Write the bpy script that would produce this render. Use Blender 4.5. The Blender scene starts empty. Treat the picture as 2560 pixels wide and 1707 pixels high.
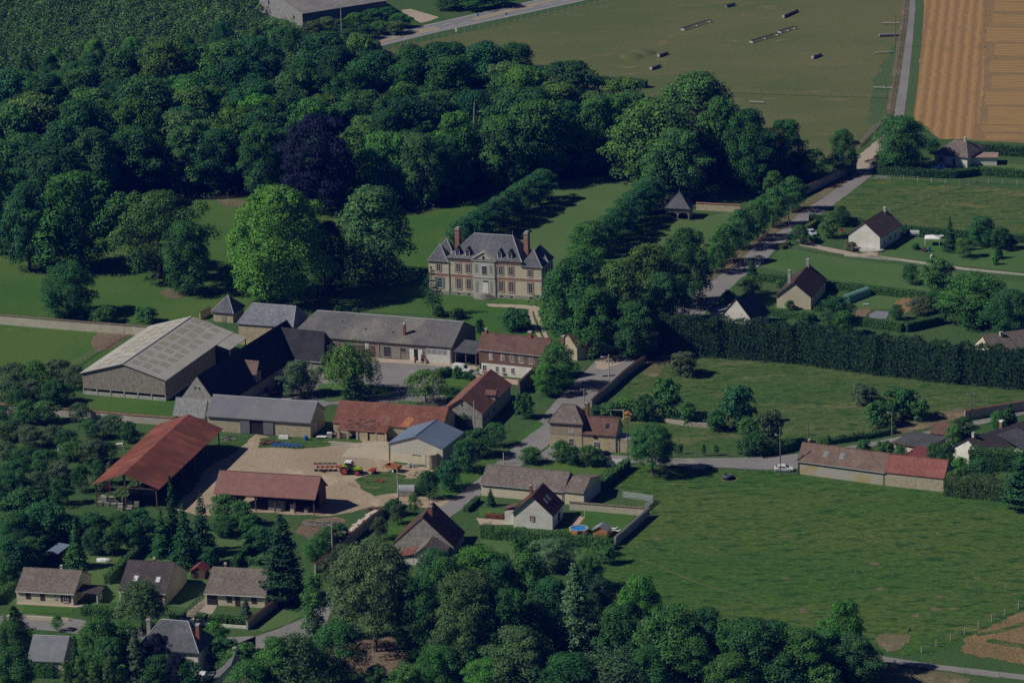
import bpy, math, random
import numpy as np
from mathutils import Vector, Matrix
C = bpy.context.scene.collection
SC = bpy.context.scene
R_ = math.radians
# ------------------------------------------------------------------ camera
PW, PH, FOC, PITCH, ROLL, DIST = 2560.0, 1707.0, 10400.0, R_(17.0), R_(1.6), 1020.0
CP, SP = math.cos(PITCH), math.sin(PITCH)
CAM = Vector((0, -DIST*CP, DIST*SP))
_f = Vector((0, CP, -SP)); _r = Vector((1, 0, 0)); _u = Vector((0, SP, CP))
_R = math.cos(ROLL)*_r - math.sin(ROLL)*_u
_U = math.cos(ROLL)*_u + math.sin(ROLL)*_r
cd = bpy.data.cameras.new('camera'); cam = bpy.data.objects.new('camera', cd); C.objects.link(cam)
cd.sensor_width = 36.0; cd.lens = 36.0*FOC/PW; cd.clip_start = 1.0; cd.clip_end = 20000.0
cam.matrix_world = Matrix(((_R.x, _U.x, -_f.x, CAM.x), (_R.y, _U.y, -_f.y, CAM.y), (_R.z, _U.z, -_f.z, CAM.z), (0, 0, 0, 1)))
SC.camera = cam
# ------------------------------------------------------------------ light
SUN_EL, SHADOW_AZ = R_(42.0), R_(9.0)          # shadows run to +x, swung towards +y
sd = bpy.data.lights.new('sun', 'SUN'); so = bpy.data.objects.new('sun', sd); C.objects.link(so)
sd.energy = 5.0; sd.angle = R_(0.5); sd.color = (1.0, 0.95, 0.87)
_ld = Vector((math.cos(SHADOW_AZ)*math.cos(SUN_EL), math.sin(SHADOW_AZ)*math.cos(SUN_EL), -math.sin(SUN_EL)))
so.rotation_euler = _ld.to_track_quat('-Z', 'Y').to_euler(); so.location = (-300, -50, 400)
wd = bpy.data.worlds.new('World'); SC.world = wd; wd.use_nodes = True
_n = wd.node_tree.nodes; _l = wd.node_tree.links
sky = _n.new('ShaderNodeTexSky'); sky.sky_type = 'NISHITA'; sky.sun_disc = False
sky.sun_elevation = SUN_EL; sky.sun_rotation = math.atan2(-_ld.x, -_ld.y)
sky.air_density = 0.5; sky.dust_density = 0.1; sky.ozone_density = 4.0
_l.new(sky.outputs[0], _n['Background'].inputs[0]); _n['Background'].inputs[1].default_value = 0.05
SC.view_settings.view_transform = 'Standard'; SC.view_settings.look = 'None'
SC.view_settings.exposure = -0.38; SC.view_settings.gamma = 1.0
SC.cycles.max_bounces = 5; SC.cycles.diffuse_bounces = 2; SC.cycles.glossy_bounces = 2; SC.cycles.transparent_max_bounces = 4
SC.cycles.use_denoising = False
# ------------------------------------------------------------------ pixel of the photo -> point of the place
def G(x, y, z=0.0):
    d = _f + ((x-PW/2)/FOC)*_R - ((y-PH/2)/FOC)*_U
    return CAM + d*((z-CAM.z)/d.z)
def SCL(y): return (y-(PH/2-FOC*math.tan(PITCH)))*CP/CAM.z      # pixels per metre at ground row y
rnd = random.Random(7)
# ------------------------------------------------------------------ mesh builder
class MB:
    def __init__(s): s.v = []; s.f = []; s.sm = False
    def poly(s, pts):
        n = len(s.v); s.v += [tuple(p) for p in pts]; s.f.append(tuple(range(n, n+len(pts)))); return s
    def box(s, x0, x1, y0, y1, z0, z1):
        n = len(s.v)
        s.v += [(x0,y0,z0),(x1,y0,z0),(x1,y1,z0),(x0,y1,z0),(x0,y0,z1),(x1,y0,z1),(x1,y1,z1),(x0,y1,z1)]
        s.f += [tuple(n+i for i in q) for q in ((3,2,1,0),(4,5,6,7),(0,1,5,4),(1,2,6,5),(2,3,7,6),(3,0,4,7))]; return s
    def hexa(s, p):                                   # 8 points: bottom 4 ccw, top 4 ccw
        n = len(s.v); s.v += [tuple(q) for q in p]
        s.f += [tuple(n+i for i in q) for q in ((3,2,1,0),(4,5,6,7),(0,1,5,4),(1,2,6,5),(2,3,7,6),(3,0,4,7))]; return s
    def slab(s, pts, th):                             # planar polygon thickened downwards
        n = len(s.v); k = len(pts)
        s.v += [tuple(p) for p in pts] + [(p[0], p[1], p[2]-th) for p in pts]
        s.f.append(tuple(range(n, n+k))); s.f.append(tuple(reversed(range(n+k, n+2*k))))
        for i in range(k):
            j = (i+1) % k; s.f.append((n+i, n+k+i, n+k+j, n+j))
        return s
    def prism(s, pts, z0, z1):
        n = len(s.v); k = len(pts)
        s.v += [(p[0], p[1], z0) for p in pts] + [(p[0], p[1], z1) for p in pts]
        s.f.append(tuple(reversed(range(n, n+k)))); s.f.append(tuple(range(n+k, n+2*k)))
        for i in range(k):
            j = (i+1) % k; s.f.append((n+i, n+j, n+k+j, n+k+i))
        return s
    def tube(s, a, b, r0, r1=None, k=6):
        r1 = r0 if r1 is None else r1
        a = Vector(a); b = Vector(b); d = (b-a).normalized()
        t = d.orthogonal().normalized(); w = d.cross(t); n = len(s.v)
        for c, r in ((a, r0), (b, r1)):
            for i in range(k):
                q = 2*math.pi*i/k; s.v.append(tuple(c + t*(r*math.cos(q)) + w*(r*math.sin(q))))
        for i in range(k):
            j = (i+1) % k; s.f.append((n+i, n+j, n+k+j, n+k+i))
        s.f.append(tuple(reversed(range(n, n+k)))); s.f.append(tuple(range(n+k, n+2*k))); return s
    def path(s, pts, rs, k=6):
        for i in range(len(pts)-1): s.tube(pts[i], pts[i+1], rs[i], rs[i+1], k)
        return s
    def lathe(s, prof, k=16, cx=0, cy=0, a0=0.0, a1=2*math.pi):
        n = len(s.v); full = abs(a1-a0-2*math.pi) < 1e-6; kk = k if full else k+1
        for (r, z) in prof:
            for i in range(kk):
                q = a0+(a1-a0)*i/k; s.v.append((cx+r*math.cos(q), cy+r*math.sin(q), z))
        for j in range(len(prof)-1):
            for i in range(k):
                i2 = (i+1) % kk; s.f.append((n+j*kk+i, n+j*kk+i2, n+(j+1)*kk+i2, n+(j+1)*kk+i))
        return s
    def loft(s, rings, cap=True):
        n = len(s.v); k = len(rings[0])
        for r in rings: s.v += [tuple(p) for p in r]
        for j in range(len(rings)-1):
            for i in range(k):
                i2 = (i+1) % k; s.f.append((n+j*k+i, n+j*k+i2, n+(j+1)*k+i2, n+(j+1)*k+i))
        if cap:
            s.f.append(tuple(reversed(range(n, n+k)))); m = n+(len(rings)-1)*k; s.f.append(tuple(range(m, m+k)))
        return s
    def mesh(s, name):
        me = bpy.data.meshes.new(name); me.from_pydata(s.v, [], s.f); me.update()
        uv = me.uv_layers.new(name='UVMap')
        z = Vector((0, 0, 1)); out = [0.0]*(2*len(me.loops))
        for p in me.polygons:
            n = p.normal; t = z.cross(n)
            t = t.normalized() if t.length > 1e-3 else Vector((1, 0, 0))
            b = n.cross(t)
            for li in p.loop_indices:
                co = me.vertices[me.loops[li].vertex_index].co
                out[2*li] = co.dot(t); out[2*li+1] = co.dot(b)
        uv.data.foreach_set('uv', out)
        if s.sm: me.polygons.foreach_set('use_smooth', [True]*len(me.polygons))
        return me
    def build(s, name, mat, parent=None, label=None):
        me = s.mesh(name); me.materials.append(mat)
        o = bpy.data.objects.new(name, me); C.objects.link(o)
        if parent is not None: o.parent = parent
        if label: o['label'] = label
        return o
def build_split(m, name, mat, parent=None):          # every separate piece of the builder becomes a part of its own
    par = list(range(len(m.v)))
    def root(i):
        while par[i] != i: par[i] = par[par[i]]; i = par[i]
        return i
    for f in m.f:
        for i in f[1:]: par[root(i)] = root(f[0])
    groups = {}
    for f in m.f: groups.setdefault(root(f[0]), []).append(f)
    out = []
    for fs in groups.values():
        q = MB(); ids = sorted({i for f in fs for i in f}); mp = {i: k for k, i in enumerate(ids)}
        q.v = [m.v[i] for i in ids]; q.f = [tuple(mp[i] for i in f) for f in fs]; out.append(q.build(name, mat, parent))
    return out
def tag(o, label=None, cat=None, group=None, kind=None):
    if label: o['label'] = label
    if cat: o['category'] = cat
    if group: o['group'] = group
    if kind: o['kind'] = kind
    return o
def thing(name, label, cat, loc=(0, 0, 0), rz=0.0, group=None):
    o = bpy.data.objects.new(name, None); C.objects.link(o); o.empty_display_size = 0.5
    o.location = loc; o.rotation_euler = (0, 0, rz)
    return tag(o, label, cat, group)
def copy_tree(o, parent=None):
    c = o.copy(); C.objects.link(c); c.parent = parent
    for ch in KIDS.get(o.name, None) or [q for q in o.children]: copy_tree(ch, c)
    return c
KIDS = {}
# ------------------------------------------------------------------ materials
def newmat(name):
    m = bpy.data.materials.new(name); m.use_nodes = True
    return m, m.node_tree.nodes, m.node_tree.links, m.node_tree.nodes['Principled BSDF']
def c4(c): return (c[0], c[1], c[2], 1.0)
def ramp(n, l, src, lo, hi):
    r = n.new('ShaderNodeMapRange'); r.inputs[1].default_value = lo; r.inputs[2].default_value = hi
    r.interpolation_type = 'SMOOTHSTEP'; l.new(src, r.inputs[0]); return r.outputs[0]
def mixc(n, l, fac, a, b, mode='MIX'):
    m = n.new('ShaderNodeMix'); m.data_type = 'RGBA'; m.blend_type = mode; m.clamp_factor = True
    if isinstance(fac, (int, float)): m.inputs[0].default_value = fac
    else: l.new(fac, m.inputs[0])
    for k, q in ((6, a), (7, b)):
        if isinstance(q, (tuple, list)): m.inputs[k].default_value = c4(q)
        else: l.new(q, m.inputs[k])
    return m.outputs[2]
def noise(n, l, vec, scale, detail=3.0, rough=0.6):
    t = n.new('ShaderNodeTexNoise'); t.inputs['Scale'].default_value = scale; t.inputs['Detail'].default_value = detail
    t.inputs['Roughness'].default_value = rough
    if vec is not None: l.new(vec, t.inputs['Vector'])
    return t.outputs[0]
def vmul(n, l, vec, k):
    m = n.new('ShaderNodeMapping'); l.new(vec, m.inputs[0]); m.inputs['Scale'].default_value = k; return m.outputs[0]
def bump(n, l, h, b, strength, dist):
    q = n.new('ShaderNodeBump'); q.inputs['Strength'].default_value = strength; q.inputs['Distance'].default_value = dist
    l.new(h, q.inputs['Height']); l.new(q.outputs[0], b.inputs['Normal'])
def setp(b, rough=0.9, spec=0.2, metal=0.0):
    b.inputs['Roughness'].default_value = rough; b.inputs['Specular IOR Level'].default_value = spec; b.inputs['Metallic'].default_value = metal
# ground: c1<->c2 broad patches, c3 tufts, c4_ dry spots
TUFT = {'rich_meadow': 0.5, 'rough_meadow': 0.5, 'garden_grass': 0.45, 'yard_dirt': 0.18, 'rough_grass': 0.4, 'dry_paddock': 0.3, 'park_lawn': 0.3, 'worn_asphalt': 0.35, 'wheat': 0.5}
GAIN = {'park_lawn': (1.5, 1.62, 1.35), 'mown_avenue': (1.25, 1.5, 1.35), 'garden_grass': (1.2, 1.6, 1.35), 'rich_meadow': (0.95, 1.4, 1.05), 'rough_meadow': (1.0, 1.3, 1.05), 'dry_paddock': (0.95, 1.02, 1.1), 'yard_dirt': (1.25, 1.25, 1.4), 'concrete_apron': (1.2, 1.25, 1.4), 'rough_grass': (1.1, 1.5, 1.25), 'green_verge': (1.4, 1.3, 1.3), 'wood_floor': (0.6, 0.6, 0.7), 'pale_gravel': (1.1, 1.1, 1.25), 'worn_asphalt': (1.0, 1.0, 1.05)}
def ground_mat(name, c1, c2, c3, dry, dryth=0.62, tuft=0.56, bs=0.5, s1=0.035, stretch=(1, 1, 1), fine=0.35):
    m, n, l, b = newmat(name); k3 = GAIN.get(name, (1, 1, 1)); c1, c2, c3, dry = [tuple(min(0.7, a*b_) for a, b_ in zip(c, k3)) for c in (c1, c2, c3, dry)]
    g = n.new('ShaderNodeNewGeometry').outputs['Position']
    g = vmul(n, l, g, stretch)
    col = mixc(n, l, ramp(n, l, noise(n, l, g, s1, 5), 0.36, 0.64), c1, c2)
    col = mixc(n, l, ramp(n, l, noise(n, l, vmul(n, l, g, (1, 1, 1.7)), 0.11, 6, 0.7), dryth, dryth+0.14), col, dry)
    t = noise(n, l, g, TUFT.get(name, 0.6), 5, 0.68)
    col = mixc(n, l, ramp(n, l, t, tuft, tuft+0.13), col, c3)
    f = noise(n, l, g, 1.5, 4, 0.75)
    k = n.new('ShaderNodeMapRange'); k.inputs[1].default_value = 0.25; k.inputs[2].default_value = 0.75
    k.inputs[3].default_value = 1-fine; k.inputs[4].default_value = 1+fine; l.new(f, k.inputs[0])
    mul = n.new('ShaderNodeVectorMath'); mul.operation = 'SCALE'; l.new(col, mul.inputs[0]); l.new(k.outputs[0], mul.inputs['Scale'])
    l.new(mul.outputs[0], b.inputs['Base Color']); setp(b, 1.0, 0.05)
    h = n.new('ShaderNodeMath'); h.operation = 'ADD'; l.new(t, h.inputs[0]); l.new(f, h.inputs[1])
    bump(n, l, h.outputs[0], b, bs, 0.5)
    return m
# plain weathered surface (object space): a<->b by noise
def surf(name, a, b_, scale=0.6, rough=0.85, spec=0.25, bs=0.2, fine=6.0, metal=0.0, lo=0.35, hi=0.65, stretch=(1, 1, 1), third=None, tth=0.62):
    m, n, l, b = newmat(name)
    g = n.new('ShaderNodeTexCoord').outputs['Object']
    g = vmul(n, l, g, stretch)
    nz = noise(n, l, g, scale, 6, 0.65)
    col = mixc(n, l, ramp(n, l, nz, lo, hi), a, b_)
    if third is not None:
        col = mixc(n, l, ramp(n, l, noise(n, l, vmul(n, l, g, (1.3, 0.9, 1.1)), scale*0.6, 6, 0.7), tth, tth+0.1), col, third)
    l.new(col, b.inputs['Base Color']); setp(b, rough, spec, metal)
    if bs: bump(n, l, noise(n, l, g, fine, 3), b, bs, 0.05)
    return m
# roof laid in courses (UV metres): tiles w x h
def tiles(name, a, b_, w=0.3, h=0.35, mortar=0.03, mcol=None, scale=0.35, rough=0.9, spec=0.2, third=None, tth=0.6, bs=0.6, offset=0.5):
    m, n, l, b = newmat(name)
    tc = n.new('ShaderNodeTexCoord'); uv = tc.outputs['UV']; ob = tc.outputs['Object']
    br = n.new('ShaderNodeTexBrick'); l.new(uv, br.inputs['Vector'])
    br.inputs['Scale'].default_value = 1.0; br.inputs['Brick Width'].default_value = w; br.inputs['Row Height'].default_value = h
    br.inputs['Mortar Size'].default_value = mortar; br.offset = offset
    br.inputs['Color1'].default_value = (0.72, 0.72, 0.72, 1); br.inputs['Color2'].default_value = (1.25, 1.25, 1.25, 1)
    br.inputs['Mortar'].default_value = (0.5, 0.5, 0.5, 1)
    col = mixc(n, l, ramp(n, l, noise(n, l, ob, scale, 6, 0.7), 0.34, 0.66), a, b_)
    col = mixc(n, l, ramp(n, l, noise(n, l, ob, scale*5, 4, 0.7), 0.5, 0.75), col, tuple(0.5*(x+y)*0.8 for x, y in zip(a, b_)))
    if third is not None:
        col = mixc(n, l, ramp(n, l, noise(n, l, vmul(n, l, ob, (1.2, 0.8, 1.3)), scale*0.8, 6, 0.7), tth, tth+0.12), col, third)
    col = mixc(n, l, 1.0, col, br.outputs['Color'], 'MULTIPLY')
    l.new(col, b.inputs['Base Color']); setp(b, rough, spec)
    bump(n, l, br.outputs['Fac'], b, -bs, 0.04)
    return m
# sheet with ribs running up the slope (corrugated / boarded): rib spacing w
def ribbed(name, a, b_, w=0.3, scale=0.3, rough=0.6, spec=0.4, third=None, tth=0.6, dark=0.75, metal=0.0, axis=0, bs=0.4):
    m, n, l, b = newmat(name)
    tc = n.new('ShaderNodeTexCoord'); uv = tc.outputs['UV']; ob = tc.outputs['Object']
    wv = n.new('ShaderNodeTexWave'); wv.bands_direction = 'X' if axis == 0 else 'Y'; wv.inputs['Scale'].default_value = 0.314/w
    l.new(uv, wv.inputs['Vector']); wv.inputs['Distortion'].default_value = 0.0
    col = mixc(n, l, ramp(n, l, noise(n, l, ob, scale, 6, 0.7), 0.34, 0.66), a, b_)
    if third is not None:
        st = vmul(n, l, uv, (2.2, 0.25, 1))
        col = mixc(n, l, ramp(n, l, noise(n, l, st, scale*2.2, 5, 0.7), tth, tth+0.12), col, third)
    k = n.new('ShaderNodeMapRange'); k.inputs[3].default_value = dark; k.inputs[4].default_value = 1.0; l.new(wv.outputs[1], k.inputs[0])
    mul = n.new('ShaderNodeVectorMath'); mul.operation = 'SCALE'; l.new(col, mul.inputs[0]); l.new(k.outputs[0], mul.inputs['Scale'])
    l.new(mul.outputs[0], b.inputs['Base Color']); setp(b, rough, spec, metal)
    bump(n, l, wv.outputs[1], b, bs, 0.04)
    return m
def plain(name, c, rough=0.6, spec=0.3, metal=0.0):
    return surf(name, tuple(x*0.88 for x in c), tuple(min(1, x*1.08) for x in c), 1.5, rough, spec, 0.08, 9.0, metal)
M = {}
M['white'] = surf('white_render', (0.62, 0.60, 0.54), (0.74, 0.72, 0.66), 0.5, third=(0.5, 0.47, 0.4), tth=0.66)
M['cream'] = surf('cream_render', (0.56, 0.50, 0.36), (0.64, 0.58, 0.43), 0.5, third=(0.45, 0.4, 0.3), tth=0.66)
M['stone'] = surf('rubble_stone', (0.38, 0.325, 0.22), (0.50, 0.44, 0.31), 1.1, bs=0.7, fine=3.0, third=(0.26, 0.23, 0.17), tth=0.6)
M['ochre'] = surf('ochre_rubble', (0.42, 0.35, 0.215), (0.53, 0.455, 0.30), 0.7, bs=0.6, fine=3.0, third=(0.30, 0.255, 0.18), tth=0.6)
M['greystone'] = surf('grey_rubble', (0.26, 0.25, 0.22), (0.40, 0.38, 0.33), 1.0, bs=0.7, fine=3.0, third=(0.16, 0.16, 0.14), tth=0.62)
M['brick'] = tiles('red_brick', (0.34, 0.13, 0.075), (0.42, 0.19, 0.11), 0.24, 0.08, 0.012, bs=0.2)
M['brownbrick'] = tiles('brown_brick', (0.20, 0.115, 0.08), (0.27, 0.16, 0.11), 0.24, 0.08, 0.012, bs=0.2)
M['slate'] = tiles('grey_slate', (0.105, 0.113, 0.125), (0.155, 0.16, 0.17), 0.28, 0.22, 0.012, scale=0.25, third=(0.22, 0.20, 0.17), tth=0.58, bs=0.35)
M['shaded_barn_slate'] = tiles('shaded_barn_slate', (0.030, 0.031, 0.036), (0.05, 0.05, 0.055), 0.28, 0.22, 0.012, scale=0.3, bs=0.4)  # slate darkened in its colour so the shaded slopes come out near black
M['slate_light'] = tiles('pale_slate', (0.17, 0.185, 0.21), (0.225, 0.24, 0.265), 0.4, 0.3, 0.012, scale=0.25, bs=0.3)
M['slate_dark'] = tiles('dark_slate', (0.075, 0.078, 0.085), (0.11, 0.11, 0.115), 0.28, 0.22, 0.012, scale=0.3, bs=0.4)
M['tile_brown'] = tiles('brown_tile', (0.17, 0.115, 0.09), (0.235, 0.165, 0.125), 0.2, 0.16, 0.014, third=(0.2, 0.18, 0.13), tth=0.6)
M['tile_dark'] = tiles('dark_tile', (0.085, 0.072, 0.068), (0.125, 0.105, 0.10), 0.34, 0.36, 0.06, bs=0.9, offset=0.0)
M['tile_redbrown'] = tiles('red_brown_tile', (0.145, 0.082, 0.065), (0.20, 0.112, 0.085), 0.2, 0.17, 0.014, third=(0.2, 0.13, 0.1), tth=0.6)
M['tile_old'] = tiles('old_red_tile', (0.21, 0.085, 0.06), (0.30, 0.125, 0.085), 0.26, 0.3, 0.04, scale=0.4, third=(0.24, 0.16, 0.11), tth=0.55, bs=0.9)
M['tile_grey'] = tiles('grey_brown_tile', (0.165, 0.135, 0.115), (0.225, 0.19, 0.165), 0.3, 0.3, 0.02, scale=0.4, third=(0.26, 0.23, 0.19), tth=0.62)
M['tile_pink'] = ribbed('pink_sheet', (0.235, 0.12, 0.10), (0.295, 0.15, 0.125), 0.28, 0.5, third=(0.2, 0.105, 0.09), tth=0.55, dark=0.8, rough=0.8, spec=0.2)
M['rust'] = ribbed('rusty_sheet', (0.175, 0.056, 0.04), (0.31, 0.104, 0.068), 0.3, 0.13, third=(0.15, 0.065, 0.042), tth=0.5, dark=0.8, rough=0.85, spec=0.15)
M['fibre'] = ribbed('fibre_cement', (0.40, 0.385, 0.34), (0.47, 0.455, 0.41), 0.35, 0.25, third=(0.34, 0.32, 0.27), tth=0.6, dark=0.88, rough=0.95, spec=0.1)
M['fibre_old'] = ribbed('patched_sheet', (0.19, 0.185, 0.175), (0.27, 0.255, 0.235), 0.35, 0.2, third=(0.2, 0.13, 0.1), tth=0.6, dark=0.85, rough=0.9)
M['greysheet'] = ribbed('grey_sheet', (0.145, 0.145, 0.165), (0.18, 0.18, 0.20), 0.3, 0.2, dark=0.9, rough=0.7)
M['bluesheet'] = ribbed('blue_sheet', (0.135, 0.185, 0.26), (0.17, 0.225, 0.30), 0.3, 0.2, dark=0.9, rough=0.6)
M['board'] = ribbed('weathered_board', (0.29, 0.26, 0.21), (0.40, 0.365, 0.30), 0.3, 1.0, third=(0.2, 0.175, 0.14), tth=0.5, dark=0.75, rough=0.9)
M['greyboard'] = ribbed('grey_board', (0.25, 0.25, 0.25), (0.36, 0.355, 0.34), 0.35, 1.0, third=(0.16, 0.15, 0.14), tth=0.5, dark=0.7, rough=0.9)
M['clad'] = ribbed('cream_cladding', (0.55, 0.53, 0.45), (0.60, 0.58, 0.5), 0.35, 0.3, dark=0.88, rough=0.5)
M['woodbrown'] = surf('brown_wood', (0.10, 0.065, 0.04), (0.16, 0.10, 0.065), 1.5)
M['woodorange'] = surf('orange_wood', (0.42, 0.18, 0.06), (0.5, 0.23, 0.09), 1.5)
M['woodgrey'] = surf('grey_wood', (0.22, 0.20, 0.17), (0.34, 0.31, 0.27), 1.5)
M['timber'] = surf('pale_timber', (0.48, 0.42, 0.34), (0.6, 0.54, 0.45), 1.5)
M['paint'] = plain('white_paint', (0.75, 0.75, 0.73), 0.5)
M['glass'] = surf('window_glass', (0.018, 0.022, 0.03), (0.03, 0.035, 0.045), 1.0, 0.08, 0.6, 0.0)
M['skyglass'] = surf('skylight_glass', (0.16, 0.19, 0.21), (0.24, 0.27, 0.29), 1.0, 0.12, 0.7, 0.0)
M['dark'] = plain('dark_interior', (0.02, 0.02, 0.022), 0.9)
M['zinc'] = plain('zinc', (0.42, 0.43, 0.45), 0.5)
M['concrete'] = surf('concrete', (0.36, 0.35, 0.32), (0.46, 0.45, 0.41), 1.0)
M['polemat'] = surf('concrete_pole', (0.40, 0.39, 0.35), (0.48, 0.47, 0.43), 2.0)
M['polewood'] = surf('wood_pole', (0.14, 0.12, 0.10), (0.22, 0.19, 0.16), 2.0)
M['metalgrey'] = plain('grey_metal', (0.3, 0.31, 0.32), 0.5)
M['black'] = plain('black_rubber', (0.02, 0.02, 0.02), 0.8)
M['carglass'] = surf('car_glass', (0.015, 0.018, 0.022), (0.02, 0.025, 0.03), 1.0, 0.05, 0.6, 0.0)
M['red'] = plain('red_paint', (0.40, 0.055, 0.04), 0.45)
M['green'] = plain('lime_green_paint', (0.36, 0.50, 0.03), 0.4)
M['blue'] = plain('blue_paint', (0.03, 0.13, 0.50), 0.45)
M['silver'] = plain('silver_paint', (0.45, 0.50, 0.58), 0.35)
M['carwhite'] = plain('car_white', (0.72, 0.73, 0.74), 0.3)
M['carblue'] = plain('car_blue', (0.06, 0.16, 0.5), 0.3)
M['carred'] = plain('car_red', (0.35, 0.03, 0.03), 0.3)
M['orange'] = plain('orange_rust', (0.36, 0.13, 0.04), 0.7)
M['bark'] = surf('bark', (0.10, 0.085, 0.065), (0.19, 0.165, 0.13), 3.0, 0.95, 0.1)
M['capred'] = tiles('coping_tile', (0.22, 0.11, 0.08), (0.30, 0.16, 0.11), 0.3, 0.2, 0.02)
# ------------------------------------------------------------------ ground
GM = {}
GM['base'] = ground_mat('rough_grass', (0.050, 0.075, 0.028), (0.062, 0.080, 0.032), (0.035, 0.062, 0.022), (0.13, 0.105, 0.055))
GM['lawn'] = ground_mat('park_lawn', (0.036, 0.080, 0.019), (0.058, 0.092, 0.025), (0.030, 0.070, 0.018), (0.095, 0.098, 0.040), 0.60, 0.58, 0.35, 0.02, fine=0.2)
GM['pale'] = ground_mat('mown_avenue', (0.066, 0.098, 0.034), (0.078, 0.105, 0.038), (0.056, 0.09, 0.03), (0.11, 0.11, 0.05), 0.6, 0.62, 0.25, fine=0.16)
GM['garden'] = ground_mat('garden_grass', (0.055, 0.088, 0.029), (0.080, 0.098, 0.038), (0.045, 0.08, 0.026), (0.125, 0.115, 0.055), 0.6, 0.6, 0.3, fine=0.2)
GM['paddock'] = ground_mat('dry_paddock', (0.142, 0.140, 0.054), (0.104, 0.124, 0.042), (0.082, 0.108, 0.036), (0.190, 0.155, 0.068), 0.55, 0.60, 0.4, 0.022, (0.6, 1, 1), fine=0.25)
GM['meadow'] = ground_mat('rich_meadow', (0.066, 0.098, 0.026), (0.102, 0.106, 0.034), (0.030, 0.064, 0.020), (0.175, 0.132, 0.058), 0.57, 0.50, 1.0, 0.03, (0.38, 1, 1), fine=0.6)
GM['mid'] = ground_mat('rough_meadow', (0.068, 0.102, 0.032), (0.11, 0.114, 0.046), (0.034, 0.075, 0.024), (0.175, 0.135, 0.068), 0.53, 0.50, 1.0, 0.035, (0.38, 1, 1), fine=0.6)
GM['dirt'] = ground_mat('yard_dirt', (0.31, 0.245, 0.155), (0.265, 0.21, 0.13), (0.205, 0.16, 0.105), (0.37, 0.30, 0.195), 0.54, 0.57, 0.4, 0.06, (1, 0.6, 1), fine=0.2)
GM['slab'] = ground_mat('concrete_apron', (0.36, 0.30, 0.20), (0.33, 0.275, 0.18), (0.30, 0.25, 0.17), (0.40, 0.34, 0.23), 0.6, 0.62, 0.1, 0.08, fine=0.08)
GM['gravel'] = ground_mat('pale_gravel', (0.38, 0.315, 0.215), (0.34, 0.285, 0.195), (0.31, 0.25, 0.17), (0.42, 0.36, 0.25), 0.6, 0.62, 0.2, fine=0.14)
GM['asphalt'] = ground_mat('worn_asphalt', (0.215, 0.205, 0.19), (0.245, 0.235, 0.215), (0.185, 0.175, 0.16), (0.30, 0.27, 0.225), 0.56, 0.57, 0.15, 0.08, fine=0.14)
GM['road'] = ground_mat('main_asphalt', (0.20, 0.20, 0.20), (0.225, 0.225, 0.225), (0.185, 0.185, 0.185), (0.25, 0.24, 0.225), 0.62, 0.66, 0.1, fine=0.06)
GM['ochre'] = ground_mat('median_paving', (0.34, 0.28, 0.19), (0.31, 0.255, 0.17), (0.28, 0.23, 0.16), (0.36, 0.30, 0.2), bs=0.1, fine=0.06)
GM['paintline'] = plain('road_paint', (0.62, 0.62, 0.58), 0.8)
GM['verge'] = ground_mat('dry_verge', (0.17, 0.145, 0.085), (0.125, 0.125, 0.06), (0.08, 0.1, 0.045), (0.25, 0.195, 0.12), 0.52, 0.6, 0.5, 0.08)
GM['greenverge'] = ground_mat('green_verge', (0.05, 0.095, 0.035), (0.06, 0.10, 0.04), (0.04, 0.08, 0.03), (0.12, 0.11, 0.06), 0.64, 0.6, 0.5)
GM['soil'] = ground_mat('bare_soil', (0.17, 0.125, 0.085), (0.205, 0.155, 0.105), (0.13, 0.10, 0.07), (0.25, 0.19, 0.125), 0.6, 0.6, 0.5, 0.1)
GM['ploughed'] = ground_mat('grey_soil', (0.115, 0.105, 0.10), (0.14, 0.125, 0.115), (0.1, 0.09, 0.085), (0.16, 0.14, 0.12), bs=0.5)
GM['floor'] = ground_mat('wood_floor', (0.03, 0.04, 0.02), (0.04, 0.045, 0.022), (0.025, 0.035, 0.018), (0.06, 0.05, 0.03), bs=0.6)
GM['terrace'] = surf('pink_terrace', (0.42, 0.27, 0.2), (0.5, 0.34, 0.26), 1.0)
def stripes(name, ang, sp, a, b_, third, wob=0.6, green=(0.15, 0.14, 0.06), gth=0.6):
    m, n, l, b = newmat(name)
    g = n.new('ShaderNodeNewGeometry').outputs['Position']
    mp = n.new('ShaderNodeMapping'); mp.vector_type = 'TEXTURE'; mp.inputs['Rotation'].default_value = (0, 0, ang); l.new(g, mp.inputs[0])
    wv = n.new('ShaderNodeTexWave'); wv.bands_direction = 'X'; wv.inputs['Scale'].default_value = 0.314/sp
    wv.inputs['Distortion'].default_value = wob; wv.inputs['Detail'].default_value = 3; wv.inputs['Detail Scale'].default_value = 1.5
    l.new(mp.outputs[0], wv.inputs['Vector'])
    st = vmul(n, l, mp.outputs[0], (1.0, 0.12, 1))
    f = noise(n, l, st, 1.1, 5, 0.7)
    s = n.new('ShaderNodeMath'); s.operation = 'MULTIPLY_ADD'; l.new(f, s.inputs[0]); s.inputs[1].default_value = 0.9; l.new(wv.outputs[1], s.inputs[2])
    col = mixc(n, l, ramp(n, l, s.outputs[0], 0.45, 1.25), a, b_)
    col = mixc(n, l, ramp(n, l, noise(n, l, vmul(n, l, mp.outputs[0], (1, 0.3, 1)), 0.16, 5, 0.7), gth, gth+0.16), col, green)
    col = mixc(n, l, ramp(n, l, noise(n, l, st, 2.2, 3, 0.7), 0.60, 0.72), col, third)
    l.new(col, b.inputs['Base Color']); setp(b, 1.0, 0.05)
    bump(n, l, s.outputs[0], b, 0.5, 0.25)
    return m
_a = G(2440, 60); _b = G(2395, 340); _ang = math.atan2(_a.x-_b.x, _b.y-_a.y)
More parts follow.
